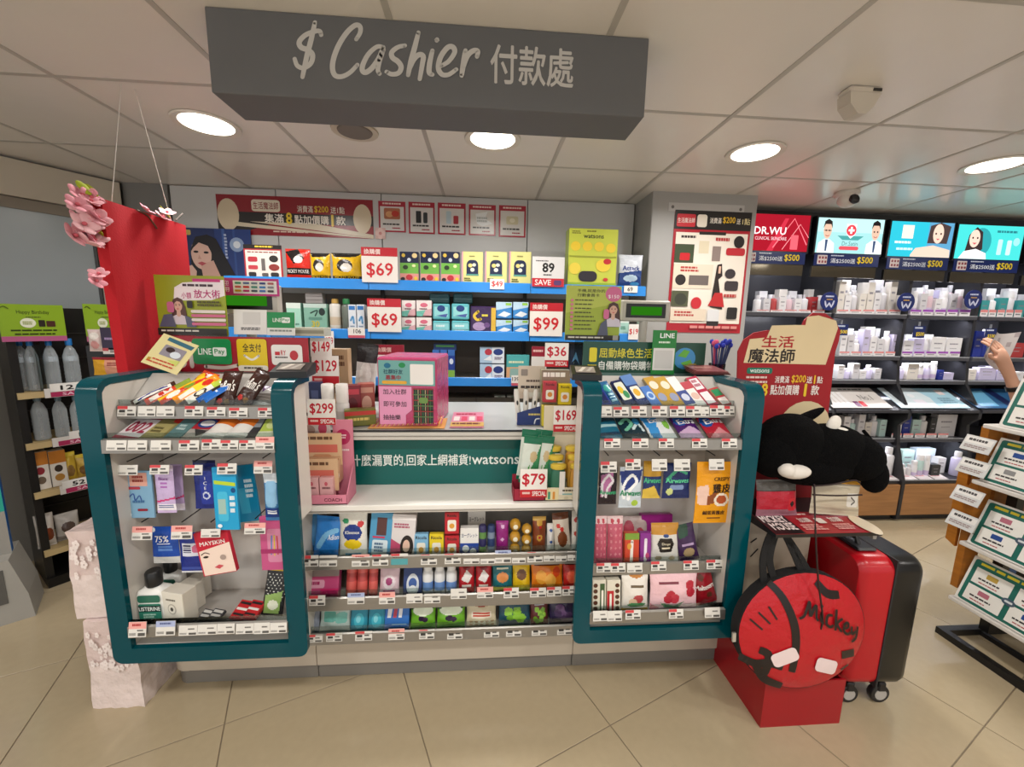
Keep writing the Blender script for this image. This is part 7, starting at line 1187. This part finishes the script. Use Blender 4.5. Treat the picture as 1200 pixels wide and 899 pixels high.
for pts in ([(910, 690), (922, 705), (930, 730), (930, 755), (925, 785)], [(890, 762), (900, 768), (895, 790)], [(868, 772), (885, 778), (900, 776), (915, 780)], [(885, 778), (895, 795), (915, 803)], [(965, 688), (975, 700), (990, 702)], [(985, 767), (1002, 766)]): q = MB(); bstroke(q, pts, 9, '1a1213'); q.build('black_print', bg)
for pts in ([(883, 730), (895, 740)], [(893, 722), (904, 733)], [(905, 715), (912, 728)], [(985, 785), (995, 780)]): q = MB(); bstroke(q, pts, 2.2, '2a1414'); q.build('black_line', bg)
q = MB()
for cxp, cyp, rx_, ry_ in ((917, 768, 16, 13), (965, 778, 14, 14)):
    ps = []; ro = math.radians(-24 if cxp < 940 else 16)
    for x_, y_ in outline(rr(-1, -.62, 1, .62, .35, .35, ''))[::-1]:
        ux_, uy_ = x_*rx_*.95, y_*ry_*.95; ps.append(onb(cxp+ux_*math.cos(ro)-uy_*math.sin(ro), cyp+ux_*math.sin(ro)+uy_*math.cos(ro))+Vector((0, -.002, 0)))
    NP_ = len(ps)
    ctr_ = onb(cxp, cyp)+Vector((0, -.002, 0))
    for i in range(NP_): q.poly([ctr_, ps[(i+1) % NP_], ps[i]], 'e4d0d0', 'gloss')
    q.build('white_patch', bg); q = MB()
MK = [[(936, 725), (942, 722), (948, 712), (951, 708), (949, 722), (955, 714), (958, 712), (956, 724), (958, 727)], [(963, 718), (961, 727), (964, 730)], [(976, 722), (970, 722), (967, 730), (971, 734), (975, 732)], [(982, 716), (979, 728), (977, 738)], [(988, 726), (980, 731), (985, 740)], [(990, 737), (994, 735), (994, 731), (990, 732), (988, 739), (992, 743), (996, 741)], [(999, 735), (998, 743), (1004, 741)], [(1007, 736), (1003, 748), (997, 752)]]
for s_ in MK: bstroke(q, s_, 3, '1a1011', .004)
ps = [onb(965+1.6*math.cos(2*math.pi*i/8), 712+1.6*math.sin(2*math.pi*i/8))+Vector((0, -.004, 0)) for i in range(8)]; q.poly(ps[::-1], '1a1011'); q.build('lettering', bg)
for pts in (((905, 690), (906, 665), (915, 640), (926, 626), (934, 634), (945, 660), (955, 690)), ((918, 688), (914, 665), (922, 640), (930, 630), (942, 645), (955, 668), (966, 690))):
    q = MB(); P3 = [P(x, y, 1.15)-Vector(bg.location) for x, y in spline(pts, 4)]
    for i in range(len(P3)-1):
        for dx in (0,): q.poly([P3[i]+Vector((-.012, 0, 0)), P3[i]+Vector((.012, 0, 0)), P3[i+1]+Vector((.012, 0, 0)), P3[i+1]+Vector((-.012, 0, 0))], '131213', 'fabric'); q.poly([P3[i]+Vector((-.012, .004, 0)), P3[i+1]+Vector((-.012, .004, 0)), P3[i+1]+Vector((.012, .004, 0)), P3[i]+Vector((.012, .004, 0))], '131213', 'fabric')
    q.build('handle', bg)
q = MB(); zc_ = P(863, 745, BGY)-Vector(bg.location); q.box((zc_.x-.006, -.012, zc_.z-.03), (zc_.x+.006, -.006, zc_.z), 'c9c6c0', 'metal'); q.build('zip_pull', bg)
# suitcase
sc_ = empty('suitcase', 'red and black cabin suitcase on wheels behind the round bag', 'suitcase', (1.452, 1.385, 0), rot=(0, 0, math.radians(-3)))
def rbox(q, a, b, col, m, R, n_=5, top=None):
    (x0, y0, z0), (x1, y1, z1) = a, b; o = []
    for cx, cz_, a0 in ((x1-R, z1-R, 0), (x0+R, z1-R, 90), (x0+R, z0+R, 180), (x1-R, z0+R, 270)):
        for j in range(n_+1): an = math.radians(a0+90*j/n_); o.append((cx+R*math.cos(an), cz_+R*math.sin(an)))
    q.prism(o, y0, y1, col, m)
# local: x across the two shells, y depth
def shell(xa, xb, col, nm):
    q = MB(); R = .05; o = []
    y0, y1, z0, z1 = -.185, .165, .085, .595
    for cy_, cz_, a0 in ((y1-R, z1-R, 0), (y0+R, z1-R, 90), (y0+R, z0+R, 180), (y1-R, z0+R, 270)):
        for j in range(7): an = math.radians(a0+15*j); o.append((cy_+R*math.cos(an), cz_+R*math.sin(an)))
    cyc, czc = (y0+y1)/2, (z0+z1)/2
    steps = [(xa, .9), (xa+.012*(1 if xb > xa else -1), .97), (xa+.03*(1 if xb > xa else -1), 1), (xb, 1)]; prev = None
    for x, s_ in steps:
        row = [q.V((x, cyc+(y-cyc)*s_, czc+(z-czc)*(1-(1-s_)*.6))) for y, z in o]
        if prev:
            for i in range(len(o)): q.face((prev[i], prev[(i+1) % len(o)], row[(i+1) % len(o)], row[i]), col, 'gloss')
        else: q.face(row, col, 'gloss')
        prev = row
    q.face(prev[::-1], col, 'gloss'); q.build(nm, sc_, smooth=True)
shell(-.105, .006, 'b0121e', 'red_shell'); shell(.125, .013, '0e0e0f', 'black_shell')
q = MB(); q.box((.0063, -.188, .09), (.0127, .168, .598), '242426', 'matte'); q.build('zip_band', sc_)
q = MB(); q.box((-.085, -.13, .5955), (-.01, .1, .608), '17171a', 'gloss', .008); q.build('handle_panel', sc_)
q = MB(); q.tube([(-.05, -.09, .605), (-.05, -.08, .625), (-.05, .06, .625), (-.05, .07, .605)], .009, '141416', 'gloss', 8); q.build('carry_handle', sc_, smooth=True)
for x, y in ((-.06, -.15), (.06, -.15), (-.06, .13), (.06, .13)):
    q = MB(); q.T = Matrix.Translation((x, y, .036)) @ Matrix.Rotation(math.pi/2, 4, 'X'); q.lathe([(.034, -.011), (.036, -.008), (.036, .008), (.034, .011)], '1b1b1d', 'gloss', 20); q.lathe([(.022, .0112), (.022, .0135)], 'a8a49e', 'gloss', 16); wo = q.build('wheel', sc_, smooth=True)
    q = MB(); q.box((x-.014, y-.016, .05), (x+.014, y+.016, .088), '17171a', 'gloss', .004); q.build('wheel_fork', wo)

# ================================================================== coupon rack at the right edge
rk = empty('coupon_rack', 'white-shelved rack on a black foot at the right edge', 'rack', (2.3, 1.3, 0))
YE = 1.545
for z in (1.0, .75, .46, .19):
    q = MB(); q.box((2.15, .75, z-.018), (2.5, YE, z), 'd6d2cc', 'gloss', .003); s_ = loc(q, 'shelf', rk)
for y in (YE-.05, .82):
    for x in (2.31, 2.44): q = MB(); q.box((x-.018, y-.018, .04), (x+.018, y+.018, 1.0), '1a1a1b', 'gloss'); loc(q, 'post', rk)
for a, b in (((2.12, .72, 0), (2.15, YE, .03)), ((2.5, .72, 0), (2.53, YE, .03)), ((2.15, YE-.03, 0), (2.5, YE, .03)), ((2.15, .72, 0), (2.5, .75, .03)), ((2.31, .75, 0), (2.33, YE-.03, .02))): q = MB(); q.box(a, b, '171718', 'gloss'); loc(q, 'foot_rail', rk)
q = MB(); q.box((2.19, YE+.002, .22), (2.26, YE+.03, .98), 'a5651c', 'wood'); loc(q, 'side_board', rk)
q = MB(); q.box((2.28, YE+.002, .5), (2.5, YE+.03, .98), '9a5f1e', 'wood'); loc(q, 'side_board', rk)
q = MB(); q.prismx([(YE+.05, .78), (YE+.09, .76), (YE+.09, .42), (YE+.05, .40)], 2.2, 2.215, 'b06c1c', 'wood'); q.box((2.2, YE+.03, .5), (2.215, YE+.05, .7), 'b06c1c', 'wood'); loc(q, 'hanging_board', rk)
for k, (x0, y0, x1, y1) in enumerate(((1136, 504, 1157, 530), (1131, 536, 1152, 557), (1125, 567, 1147, 591), (1112, 596, 1137, 618))):
    c = PX((x0+x1)/2, y1, 2.15); c.y = YE+.0; q = MB(); q.T = Matrix.Rotation(math.radians(-18), 4, 'Y')
    q.box((-.05, -.05, 0), (.03, .06, .005), 'd0d4d4', 'clear'); q.box((-.055, -.05, 0), (-.05, .06, .06), 'd8dada', 'gloss'); q.T = None
    q2 = MB(); q2.T = Matrix.Rotation(math.radians(-90), 4, 'Z') @ Matrix.Rotation(math.radians(-24), 4, 'X'); q2.box((-.06, 0, 0), (.045, .004, .07), 'cfd0ce', 'gloss'); q2.paint((-.06, 0, .07), *FR, .105, .07, [r(.05, .1, .95, .5, 'e4e2de'), n(.15, .18, .85, .42, 1, '4a4848'), n(.1, .62, .9, .85, 2, '9a8a88')]); q2.box((-.06, .004, 0), (.045, .02, .004), 'd6dadb', 'clear')
    tag(q2.build('ticket_holder', None, (2.14, YE+.0-.0, c.z)), ['topmost', 'second', 'third', 'lowest'][k]+' clear ticket holder on the end of the coupon rack', 'holder', 'clear ticket holders on the rack end')
def coupon(lab, z, y1, w, h, title):
    q = MB(); q.T = Matrix.Rotation(math.radians(-90), 4, 'Z') @ Matrix.Rotation(math.radians(-18), 4, 'X')
    q.box((-w/2, 0, 0), (w/2, .004, h), 'e4e0da', 'gloss')
    cell = lambda x, y: [r(x, y, x+.4, y+.33, 'e6e4de'), rr(x+.13, y+.05, x+.25, y+.15, .01, .01, random.choice(['2c4a8c', 'b06a7a', '8a8a8a', 'b89a4a'])), n(x+.06, y+.19, x+.34, y+.24, 1, '3a3636'), n(x+.08, y+.27, x+.3, y+.3, 1, 'b04a50')]
    q.paint((-w/2, 0, h), *FR, w, h, [rr(.03, .04, .98, .97, .04, .04, '2a6a5e')]+([n(.1, .08, .95, .16, 1, 'd8c83a')] if title else [])+cell(.08, .2)+cell(.54, .2)+cell(.08, .58)+cell(.54, .58)+[e(.51, .56, .07, .07, '4a5a6a'), rr(.47, .54, .55, .58, .01, .01, 'd0d4d6')])
    tag(q.build('coupon_card', None, (2.16, y1-w/2, z+.004)), lab, 'card', 'green-framed coupon cards')
coupon('green-framed coupon card on the top rack shelf', 1.0, 1.50, .30, .21, False)
coupon('green-framed coupon card on the second rack shelf', .75, 1.525, .30, .2, True)
coupon('green-framed coupon card on the third rack shelf', .46, 1.525, .31, .21, True)
coupon('green-framed coupon card on the lowest rack shelf', .19, 1.53, .32, .21, True)
# ================================================================== left edge: drinks shelf, standee, wrapped boxes
O2 = Vector((-2.2, 2.05, 0)); A2 = math.atan2(.8, .6); ex = Vector((.6, .8, 0)); ey = Vector((-.8, .6, 0))
def LD(x, y, off=0):                 # photo pixel on the shelf's own front plane, set back by off -> local x, z
    d = ray(x, y); nn = -ey; p0 = O2+ey*off; k = nn.dot(p0-CAMP)/nn.dot(d); w = CAMP+d*k; return (w-O2).dot(ex), w.z
dk = empty('drinks_shelf', 'black drinks shelf with white price strips against the diagonal wall', 'shelf', O2, (0, 0, A2))
for (x0, x1) in ((.0, .03), (.47, .5)):
    q = MB(); q.box((x0, .02, 0), (x1, .3, 1.42), '171616', 'gloss'); q.build('upright', dk)
q = MB(); q.box((0, .3, 0), (.5, .32, 1.42), '1f1d1c', 'gloss'); q.build('back_panel', dk)
for i in range(9): q = MB(); q.box((.03, .292, .2+.135*i), (.47, .3, .205+.135*i), '3a3735', 'gloss'); q.build('back_slat', dk)
LZ = []
for (x, y) in ((60, 458), (65, 516), (68, 573), (76, 640)):
    z = LD(x, y)[1]; LZ.append(z)
    q = MB(); q.box((.005, 0, z-.03), (.495, .29, z), 'b9a274', 'matte'); s_ = q.build('shelf_board', dk)
    q = MB(); q.box((.09, -.004, z-.034), (.495, -.0005, z+.012), 'dad6d2', 'gloss'); q.build('price_strip', dk)
    for k in range(2): q = MB(); q.box((.11+.22*k, -.006, z-.032), (.27+.22*k, -.0041, z-.008), 'a82c58', 'gloss'); q.paint((.11+.22*k, -.006, z-.008), *FR, .16, .024, [t('SAVE', .5, .5, .6, 'e8c8d4', -.5, .01)]); q.build('save_strip', dk)
for row, lx_, tx_ in ((0, .11, '12'), (1, .15, '15'), (2, .1, '52'), (2, .3, '75')):
    z = LZ[row]; q = MB(); q.box((lx_, -.0065, z-.006), (lx_+.13, -.0045, z+.034), 'e6e4e0', 'gloss'); q.paint((lx_, -.0065, z+.034), *FR, .13, .04, [t(tx_, .45, .55, .55, '1d1b1b', -.34, .03)]); q.build('price_card', dk)
q = MB(); q.box((.0, 0, 0), (.5, .3, .05), '141313', 'gloss'); q.build('base', dk)
def water(lab, x0, y0, x1, row, Y, capc, g):
    a, _ = LD(x0, (y0+460)/2, Y); b, _ = LD(x1, (y0+460)/2, Y); w = b-a; zt = LD((x0+x1)/2, y0, Y)[1]; h = zt-LZ[row]; c = O2+ex*((a+b)/2)+ey*Y; c.z = LZ[row]+.0015
    o = empty('water_bottle', lab, 'bottle', c, (0, 0, A2), group=g); R = w/2; hb = h*.9
    q = MB(); pr = [(R*.8, 0), (R*.98, hb*.03)]
    for i in range(6): pr += [(R, hb*(.08+.08*i)), (R*.94, hb*(.12+.08*i))]
    pr += [(R*.97, hb*.6), (R*.95, hb*.72), (R*.6, hb*.88), (R*.34, hb*.93), (R*.34, hb)]
    q.lathe(pr, 'c4ccd0', 'pet', 18); q.build('bottle_body', o, smooth=True)
    q = MB(); q.lathe([(R*.955, hb*.61), (R*.96, hb*.62), (R*.94, hb*.71), (R*.93, hb*.72)], 'b9c8d4', 'gloss', 18); q.build('paper_label', o, smooth=True) if row == 0 else None
    q = MB(); q.lathe([(R*.42, hb*.96), (R*.44, hb*.97), (R*.44, h*.99), (R*.38, h)], capc, 'gloss', 14); q.build('cap', o, smooth=True)
g = 'clear water bottles on the drinks shelf'
for k, (x0, x1) in enumerate(((16, 36), (29, 47), (51, 70), (74, 94))): water(['leftmost', 'second', 'third', 'fourth'][k]+' blue-capped clear water bottle on the top drinks shelf', x0, 397, x1, 0, .05+.03*(k == 0), '2a7ac8', g)
for k, (x0, x1) in enumerate(((31, 53), (57, 76), (78, 96))): water(['leftmost', 'middle', 'rightmost'][k]+' clear water bottle on the second drinks shelf', x0, 463, x1, 1, .06, '6a7f8c', g)
def lbox(name, lab, cat, x0, y0, x1, row, off, kind, col, ops, d=.06, **kw):
    ym = (y0+[458, 516, 573, 640][row])/2; a, _ = LD(x0, ym, off); b, _ = LD(x1, ym, off); zt = LD((x0+x1)/2, y0, off)[1]; h = zt-LZ[row]
    q = MB(); KIND[kind](q, b-a, h, d, col, ops, **kw); c = O2+ex*((a+b)/2)+ey*off; c.z = LZ[row]+.0015; tag(q.build(name, None, c, (0, 0, A2), smooth=kind == 'pouch'), lab, cat)
lbox('tea_box', 'orange and white tea carton, left one on the drinks shelf', 'box', 36, 530, 58, 2, .04, 'box', 'd8d2c8', [r(0, 0, 1, .35, 'b8742c'), e(.5, .5, .25, .1, '8a2c34'), e(.5, .75, .25, .1, '6a5a4a')])
lbox('tea_box', 'orange and white tea carton, right one on the drinks shelf', 'box', 59, 528, 79, 2, .04, 'box', 'd8d2c8', [r(0, 0, 1, .35, 'b8742c'), e(.5, .5, .25, .1, '3a3028'), e(.5, .75, .3, .1, 'a87a3a')])
lbox('snack_bag', 'gold snack bag beside the tea cartons', 'snack', 75, 531, 92, 2, .04, 'pouch', 'c9a83a', [e(.5, .6, .3, .2, '8a6a3c'), r(0, 0, 1, .12, 'e0c84a')])
lbox('snack_bag', 'gold snack bag at the edge of the teal display', 'snack', 90, 533, 112, 2, .05, 'pouch', 'bfa048', [e(.5, .6, .35, .2, '7a5a34'), r(0, 0, 1, .12, 'e0c84a')])
lbox('snack_bag', 'brown and white meat snack bag on the lowest drinks shelf', 'snack', 42, 604, 66, 3, .03, 'pouch', 'cfc8c0', [e(.35, .4, .25, .2, '5a2c1c'), e(.65, .6, .28, .2, '7a3a20')])
lbox('snack_bag', 'white snack bag stack on the lowest drinks shelf', 'snack', 66, 602, 96, 3, .05, 'pouch', 'b9b4ae', [e(.5, .5, .3, .2, '5a4a44'), r(0, .8, 1, 1, '8a8480')])
for k, (x0, x1) in enumerate(((2, 79), (102, 150))):
    a, z1 = LD(x0, 398, .0); b, _ = LD(x1, 398, .0); zt = LD((x0+x1)/2, 357, .0)[1]; zb = LD((x0+x1)/2, 400, .0)[1]; w, h = b-a, zt-zb
    q = MB(); q.box((-w/2, 0, 0), (w/2, .004, h), '86a828', 'gloss'); q.paint((-w/2, 0, h), *FR, w, h, [r(0, .86, 1, 1, 'b05a84'), t('Happy Birthday', .52, .22, .12, '3a4a1c', -.5, .004), n(.4, .33, .65, .37, 1, '4a5a24'), e(.42, .5, .12, .13, 'dfe2cc'), n(.34, .46, .5, .56, 2, '8a9a4a'), rr(.58, .42, .68, .6, .01, .02, '2a2620'), rr(.7, .44, .84, .6, .01, .02, '4a2c24'), n(.15, .68, .9, .74, 1, '2c3a14'), n(.2, .78, .88, .84, 1, '2c3a14'), l([(.05, .1), (.1, .06), (.16, .12)], .02, '4a5a1c', 2)])
    c = O2+ex*((a+b)/2); c.z = zb; o = tag(q.build('birthday_sign', None, c, (0, 0, A2)), ['lime green Happy Birthday sign over the water bottles', 'lime green Happy Birthday sign half behind the red hanging'][k], 'sign', 'green birthday signs')
    q = MB(); q.box((-.01, .005, LZ[0]-zb+.003), (.01, .009, h*.6), 'c9cfce', 'clear'); q.build('holder', o)
# small goods hanging at the end of the drinks shelf
def lfar(name, lab, cat, bx, kind, col, ops, Y=2.065, d=.02): I(name, lab, cat, bx, Y, kind, col, ops, d=d)
sr = empty('side_rack', 'black side rack holding small packs left of the red hanging', 'rack', (P(118, 440, 2.1).x, 2.1, 0))
q = MB(); q.box((-.05, .0, .9), (.12, .02, 1.24), '171616', 'gloss'); q.build('panel', sr)
q = MB(); q.box((-.01, .0, 0), (.01, .02, .9), '171616', 'gloss'); q.build('post', sr)
q = MB(); q.box((-.05, -.06, .93), (.12, 0, .94), '1d1c1b', 'gloss'); q.build('shelf', sr)
lfar('hair_tie_pack', 'white and pink hair ornament pack on the side rack', 'pack', (103, 386, 120, 412), 'pouch', 'd8c4c0', [e(.5, .3, .35, .16, 'e8e2dc'), e(.5, .7, .3, .18, 'd89a98')])
lfar('mask_pack', 'dark purple pack on the side rack', 'pack', (120, 384, 140, 410), 'card', '2a1a3c', [n(.2, .45, .8, .6, 1, 'a890c0')])
lfar('price_ticket', 'small white price ticket under the purple pack', 'price tag', (121, 408, 138, 415), 'card', 'e0d8d2', [r(0, 0, .4, .5, 'c04a50'), n(.5, .2, .9, .8, 2, '5a5454')])
lfar('mask_pack', 'yellow and peach pack on the side rack', 'pack', (108, 419, 146, 440), 'pouch', 'dc9a80', [r(0, 0, .42, 1, 'e0a82a'), r(0, 0, 1, .16, '9a2430'), n(.5, .3, .85, .5, 2, '8a3a30')])
# blue standee on a grey water base
o = empty('promo_standee', 'blue and teal promotional board on a grey plastic base at the left edge', 'standee', (-2.235, 1.845, 0), (0, 0, math.radians(38)))
q = MB(); q.prism([(-.2, 0), (.14, 0), (.13, .12), (.09, .3), (-.16, .3), (-.2, .12)], -.1, .12, '9a9790', 'matte'); q.build('base', o)
q = MB(); q.box((.02, -.104, .1), (.07, -.1, .26), '54524e', 'matte'); q.build('handle_recess', o)
q = MB(); q.box((-.3, -.02, .3), (.09, .02, 1.32), '1c5aa0', 'gloss', .006); q.paint((-.3, -.02, 1.32), *FR, .39, 1.02, [r(0, 0, 1, .12, '17887f'), r(.86, 0, 1, 1, '1a9a88'), r(0, .12, .86, .45, '1f78b8'), r(0, .8, 1, 1, '8f8c86'), t('T', .74, .72, .07, 'dfe8f0', 0, .01), n(.1, .62, .7, .66, 1, 'dfe8f0')]); q.build('board', o)
# pink wrapped boxes on the floor
def wrapped(lab, xa, xb, ya, yb, z0, z1, rz):
    w, d, h = xb-xa, yb-ya, z1-z0; o = empty('wrapped_parcel', lab, 'parcel', ((xa+xb)/2, (ya+yb)/2, z0), (0, 0, math.radians(rz)), group='pink wrapped parcels')
    rn = random.Random(int(z0*100)+1); q = MB(); NV = 10; NP = 9; cor = [(-w/2, -d/2), (w/2, -d/2), (w/2, d/2), (-w/2, d/2)]; ring = [(a[0]+(b[0]-a[0])*i/NP, a[1]+(b[1]-a[1])*i/NP) for a, b in zip(cor, cor[1:]+cor[:1]) for i in range(NP)]
    rows = []
    for j in range(NV+1):
        f_ = j/NV; sc_f = 1.05-.07*f_; rows.append([q.V((x*sc_f+rn.uniform(-.003, .003), y*sc_f+rn.uniform(-.003, .003), h*f_)) for x, y in ring])
    for j in range(NV):
        for i in range(len(ring)): q.face((rows[j][i], rows[j][(i+1) % len(ring)], rows[j+1][(i+1) % len(ring)], rows[j+1][i]), 'e0d0cb' if j < 5 else 'd6c2bd', 'wrap')
    q.face(rows[-1], 'e0ccc8', 'wrap'); q.face(rows[0][::-1], 'c9a6a2', 'wrap'); q.build('plastic_bag', o, smooth=True)
    q = MB(); ops = []
    for i in range(34):
        cx, cy, s_ = rn.uniform(.06, .94), rn.uniform(.06, .5), rn.uniform(.025, .05)
        for m_ in range(5): ops.append(e(cx+s_*.75*math.cos(m_*1.257), cy+s_*.6*math.sin(m_*1.257), s_*.55, s_*.45, 'ece0dc'))
    q.paint((-w/2*.98, -d/2*1.03-.0035, h*.97), *FR, w*.96, h, ops, 'wrap', eps=.00002); q.build('blossom_print', o)
    return o
wrapped('lower pink blossom-patterned wrapped parcel on the floor', P(104, 780, 1.36).x, P(163, 780, 1.36).x, 1.36, 1.53, 0, P(130, 727, 1.36).z-.004, 0)
o = wrapped('upper pink blossom-patterned wrapped parcel with a pink bow', P(84, 670, 1.38).x, P(152, 670, 1.38).x, 1.38, 1.52, P(130, 727, 1.36).z, P(100, 622, 1.38).z, 4)
q = MB(); h_ = P(100, 622, 1.38).z-P(130, 727, 1.36).z
for dx in (-.014, .014): q.ell((.05+dx, -.02, h_+.012), (.016, .012, .01), 'd8607c', 'fabric', nu=10, nv=6)
q.build('bow', o, smooth=True)

# ================================================================== shopper reaching in from the right edge
def skin_body(name, nodes, edges, colf, loc0):
    me = bpy.data.meshes.new(name); me.from_pydata([n_[0] for n_ in nodes], edges, []); o = bpy.data.objects.new(name, me); COL.objects.link(o)
    md = o.modifiers.new('skin', 'SKIN'); md.use_smooth_shade = True
    sv = me.skin_vertices[0].data
    for i, n_ in enumerate(nodes): sv[i].radius = (n_[1], n_[2] if len(n_) > 2 else n_[1]); sv[i].use_root = (i == 0)
    o.modifiers.new('sub', 'SUBSURF').levels = 2
    dg = bpy.context.evaluated_depsgraph_get(); m2 = bpy.data.meshes.new_from_object(o.evaluated_get(dg)); bpy.data.objects.remove(o)
    at = m2.attributes.new('Col', 'FLOAT_COLOR', 'FACE'); at.data.foreach_set('color', np.array([lin(colf(pl.center)) for pl in m2.polygons], dtype=np.float32).ravel())
    m2.materials.clear(); m2.materials.append(mat('fabric')); m2.materials.append(mat('matte'))
    SK = lin('c99a82')
    m2.polygons.foreach_set('material_index', [1 if colf(pl.center) in ('c99a82', 'b8846c') else 0 for pl in m2.polygons]); m2.polygons.foreach_set('use_smooth', [True]*len(m2.polygons))
    ob = bpy.data.objects.new(name, m2); COL.objects.link(ob); ob.location = loc0; return ob
PX0, PY0 = 3.08, 1.78
hand = P(1172, 415, 1.98)-Vector((PX0, PY0, 0)); wrist = P(1184, 442, 1.97)-Vector((PX0, PY0, 0)); elbow = P(1206, 500, 1.93)-Vector((PX0, PY0, 0))
N_ = []; E_ = []
def nd(v, r1, r2=None, par=None):
    N_.append((tuple(v), r1, r2 or r1)); k = len(N_)-1
    if par is not None: E_.append((par, k))
    return k
pel = nd((0, 0, .92), .15, .11); wa = nd((0, 0, 1.08), .13, .1, pel); ch = nd((-.02, 0, 1.26), .16, .11, wa); nk = nd((-.03, 0, 1.42), .055, .055, ch); hd0 = nd((-.05, 0, 1.50), .075, .085, nk); hd1 = nd((-.06, 0, 1.60), .085, .1, hd0); hd2 = nd((-.05, 0, 1.68), .06, .075, hd1)
for s_ in (-1, 1):
    hp_ = nd((0, s_*.09, .86), .09, .09, pel); kn = nd((-.02, s_*.1, .48), .06, .06, hp_); an_ = nd((.0, s_*.1, .09), .042, .042, kn); nd((-.12, s_*.11, .035), .04, .03, an_)
shl = nd((-.02, .17, 1.36), .06, .06, ch); e1 = nd(elbow, .042, .042, shl); w1 = nd(wrist, .026, .022, e1); pm = nd(hand, .034, .018, w1)
shr = nd((-.02, -.17, 1.36), .06, .06, ch); er = nd((-.05, -.26, 1.1), .042, .042, shr); wr_ = nd((-.22, -.12, 1.12), .026, .022, er); pr_ = nd((-.3, -.06, 1.15), .034, .018, wr_)
dirv = (hand-wrist).normalized(); up = Vector((-.3, 0, 1)).normalized(); side = dirv.cross(Vector((0, 1, 0))).normalized()
for base, pmv, dv in ((pm, hand, dirv), (pr_, Vector((-.3, -.06, 1.15)), Vector((-.8, .55, .2)).normalized())):
    sd = Vector((0, 1, 0)).cross(dv).normalized()
    for f_, (ln, sp) in enumerate(((.07, -1.0), (.08, -.33), (.075, .33), (.06, 1.0))):
        a = pmv+dv*.03+sd*(.02*sp); b = a+dv*ln*.5+Vector((0, .012, 0)); c = b+dv*ln*.35+Vector((0, .03, 0)); i1 = nd(a, .0095, .0095, base); i2 = nd(b, .0085, .0085, i1); nd(c, .0075, .0075, i2)
    a = pmv-dv*.01+sd*-.035; b = a+(dv*.6-sd*.5).normalized()*.03; i1 = nd(a, .011, .011, base); i2 = nd(b, .0095, .0095, i1); nd(b+dv*.025+Vector((0, -.008, 0)), .008, .008, i2)
def pcol(c):
    if c.z > 1.44: return '1d1716' if (c.z > 1.62 or c.x > -.02) else 'c99a82'
    if c.z < .06: return '2a2828'
    if (c-Vector(elbow)).length < .09 or (Vector(c)-Vector(shl_v)).length < .2 and c.y > .1: pass
    sA = (Vector(c)-Vector((-.02, .17, 1.36))).dot((elbow-Vector((-.02, .17, 1.36))).normalized())
    if c.y > .14 and sA > .16 and c.z > .95 and c.x < .02: return 'c99a82'
    if c.x < -.17 and c.z > .95: return 'c99a82'
    return '33415c' if c.z < .93 else '2c2c34'
shl_v = (-.02, .17, 1.36)
pn = skin_body('person', N_, E_, pcol, (PX0, PY0, 0)); tag(pn, 'shopper at the right edge with an arm raised holding a leaflet', 'person')
q = MB(); q.T = Matrix.Translation(wrist+(elbow-wrist)*.22) @ (elbow-wrist).to_track_quat('Z', 'Y').to_matrix().to_4x4(); q.lathe([(.031, -.012), (.034, -.01), (.034, .01), (.031, .012)], '151518', 'gloss', 18); q.build('wristwatch', pn, smooth=True)
for s_ in (-1, 1): q = MB(); q.ell((-.135, s_*.035, 1.595), (.008, .014, .009), '1a1412', 'gloss', nu=10, nv=6); q.build('eye', pn, smooth=True)
q = MB(); q.ell((-.155, 0, 1.565), (.018, .014, .024), 'c99a82', 'matte', nu=10, nv=6); q.build('nose', pn, smooth=True)
q = MB(); q.ell((-.142, 0, 1.525), (.008, .024, .007), 'b0645c', 'matte', nu=10, nv=6); q.build('mouth', pn, smooth=True)
for s_ in (-1, 1): q = MB(); q.ell((-.04, s_*.1, 1.575), (.02, .01, .03), 'c99a82', 'matte', nu=10, nv=6); q.build('ear', pn, smooth=True)
# the leaflet held in the hand
q = MB(); cs = [P(x, y, Y_) for x, y, Y_ in ((1153, 418, 1.97), (1168, 389, 2.0), (1196, 389, 2.06), (1180, 402, 2.02), (1181, 425, 2.0), (1174, 434, 1.99))]; o0 = cs[0].copy()
NUq = 8
def sheet(u, v):
    a = P(1153, 418, 1.985).lerp(P(1169, 389, 1.985), v); b = P(1176, 436, 2.03).lerp(P(1197, 389, 2.05), v); m_ = a.lerp(b, u); m_.y += .02*math.sin(math.pi*u)*(.5+v); m_.z -= .012*math.sin(math.pi*u); return m_-o0
ix = [[q.V(sheet(i/NUq, j/NUq)) for i in range(NUq+1)] for j in range(NUq+1)]; iy = [[q.V(sheet(i/NUq, j/NUq)+Vector((0, .0012, 0))) for i in range(NUq+1)] for j in range(NUq+1)]
for j in range(NUq):
    for i in range(NUq): q.face((ix[j][i], ix[j][i+1], ix[j+1][i+1], ix[j+1][i]), 'c9c2c0' if (i+j*3) % 7 else 'a89c9c', 'matte'); q.face((iy[j][i], iy[j+1][i], iy[j+1][i+1], iy[j][i+1]), 'c9c2c0', 'matte')
tag(q.build('held_leaflet', None, o0, smooth=True), 'curled white leaflet held in the shopper\'s hand', 'leaflet')
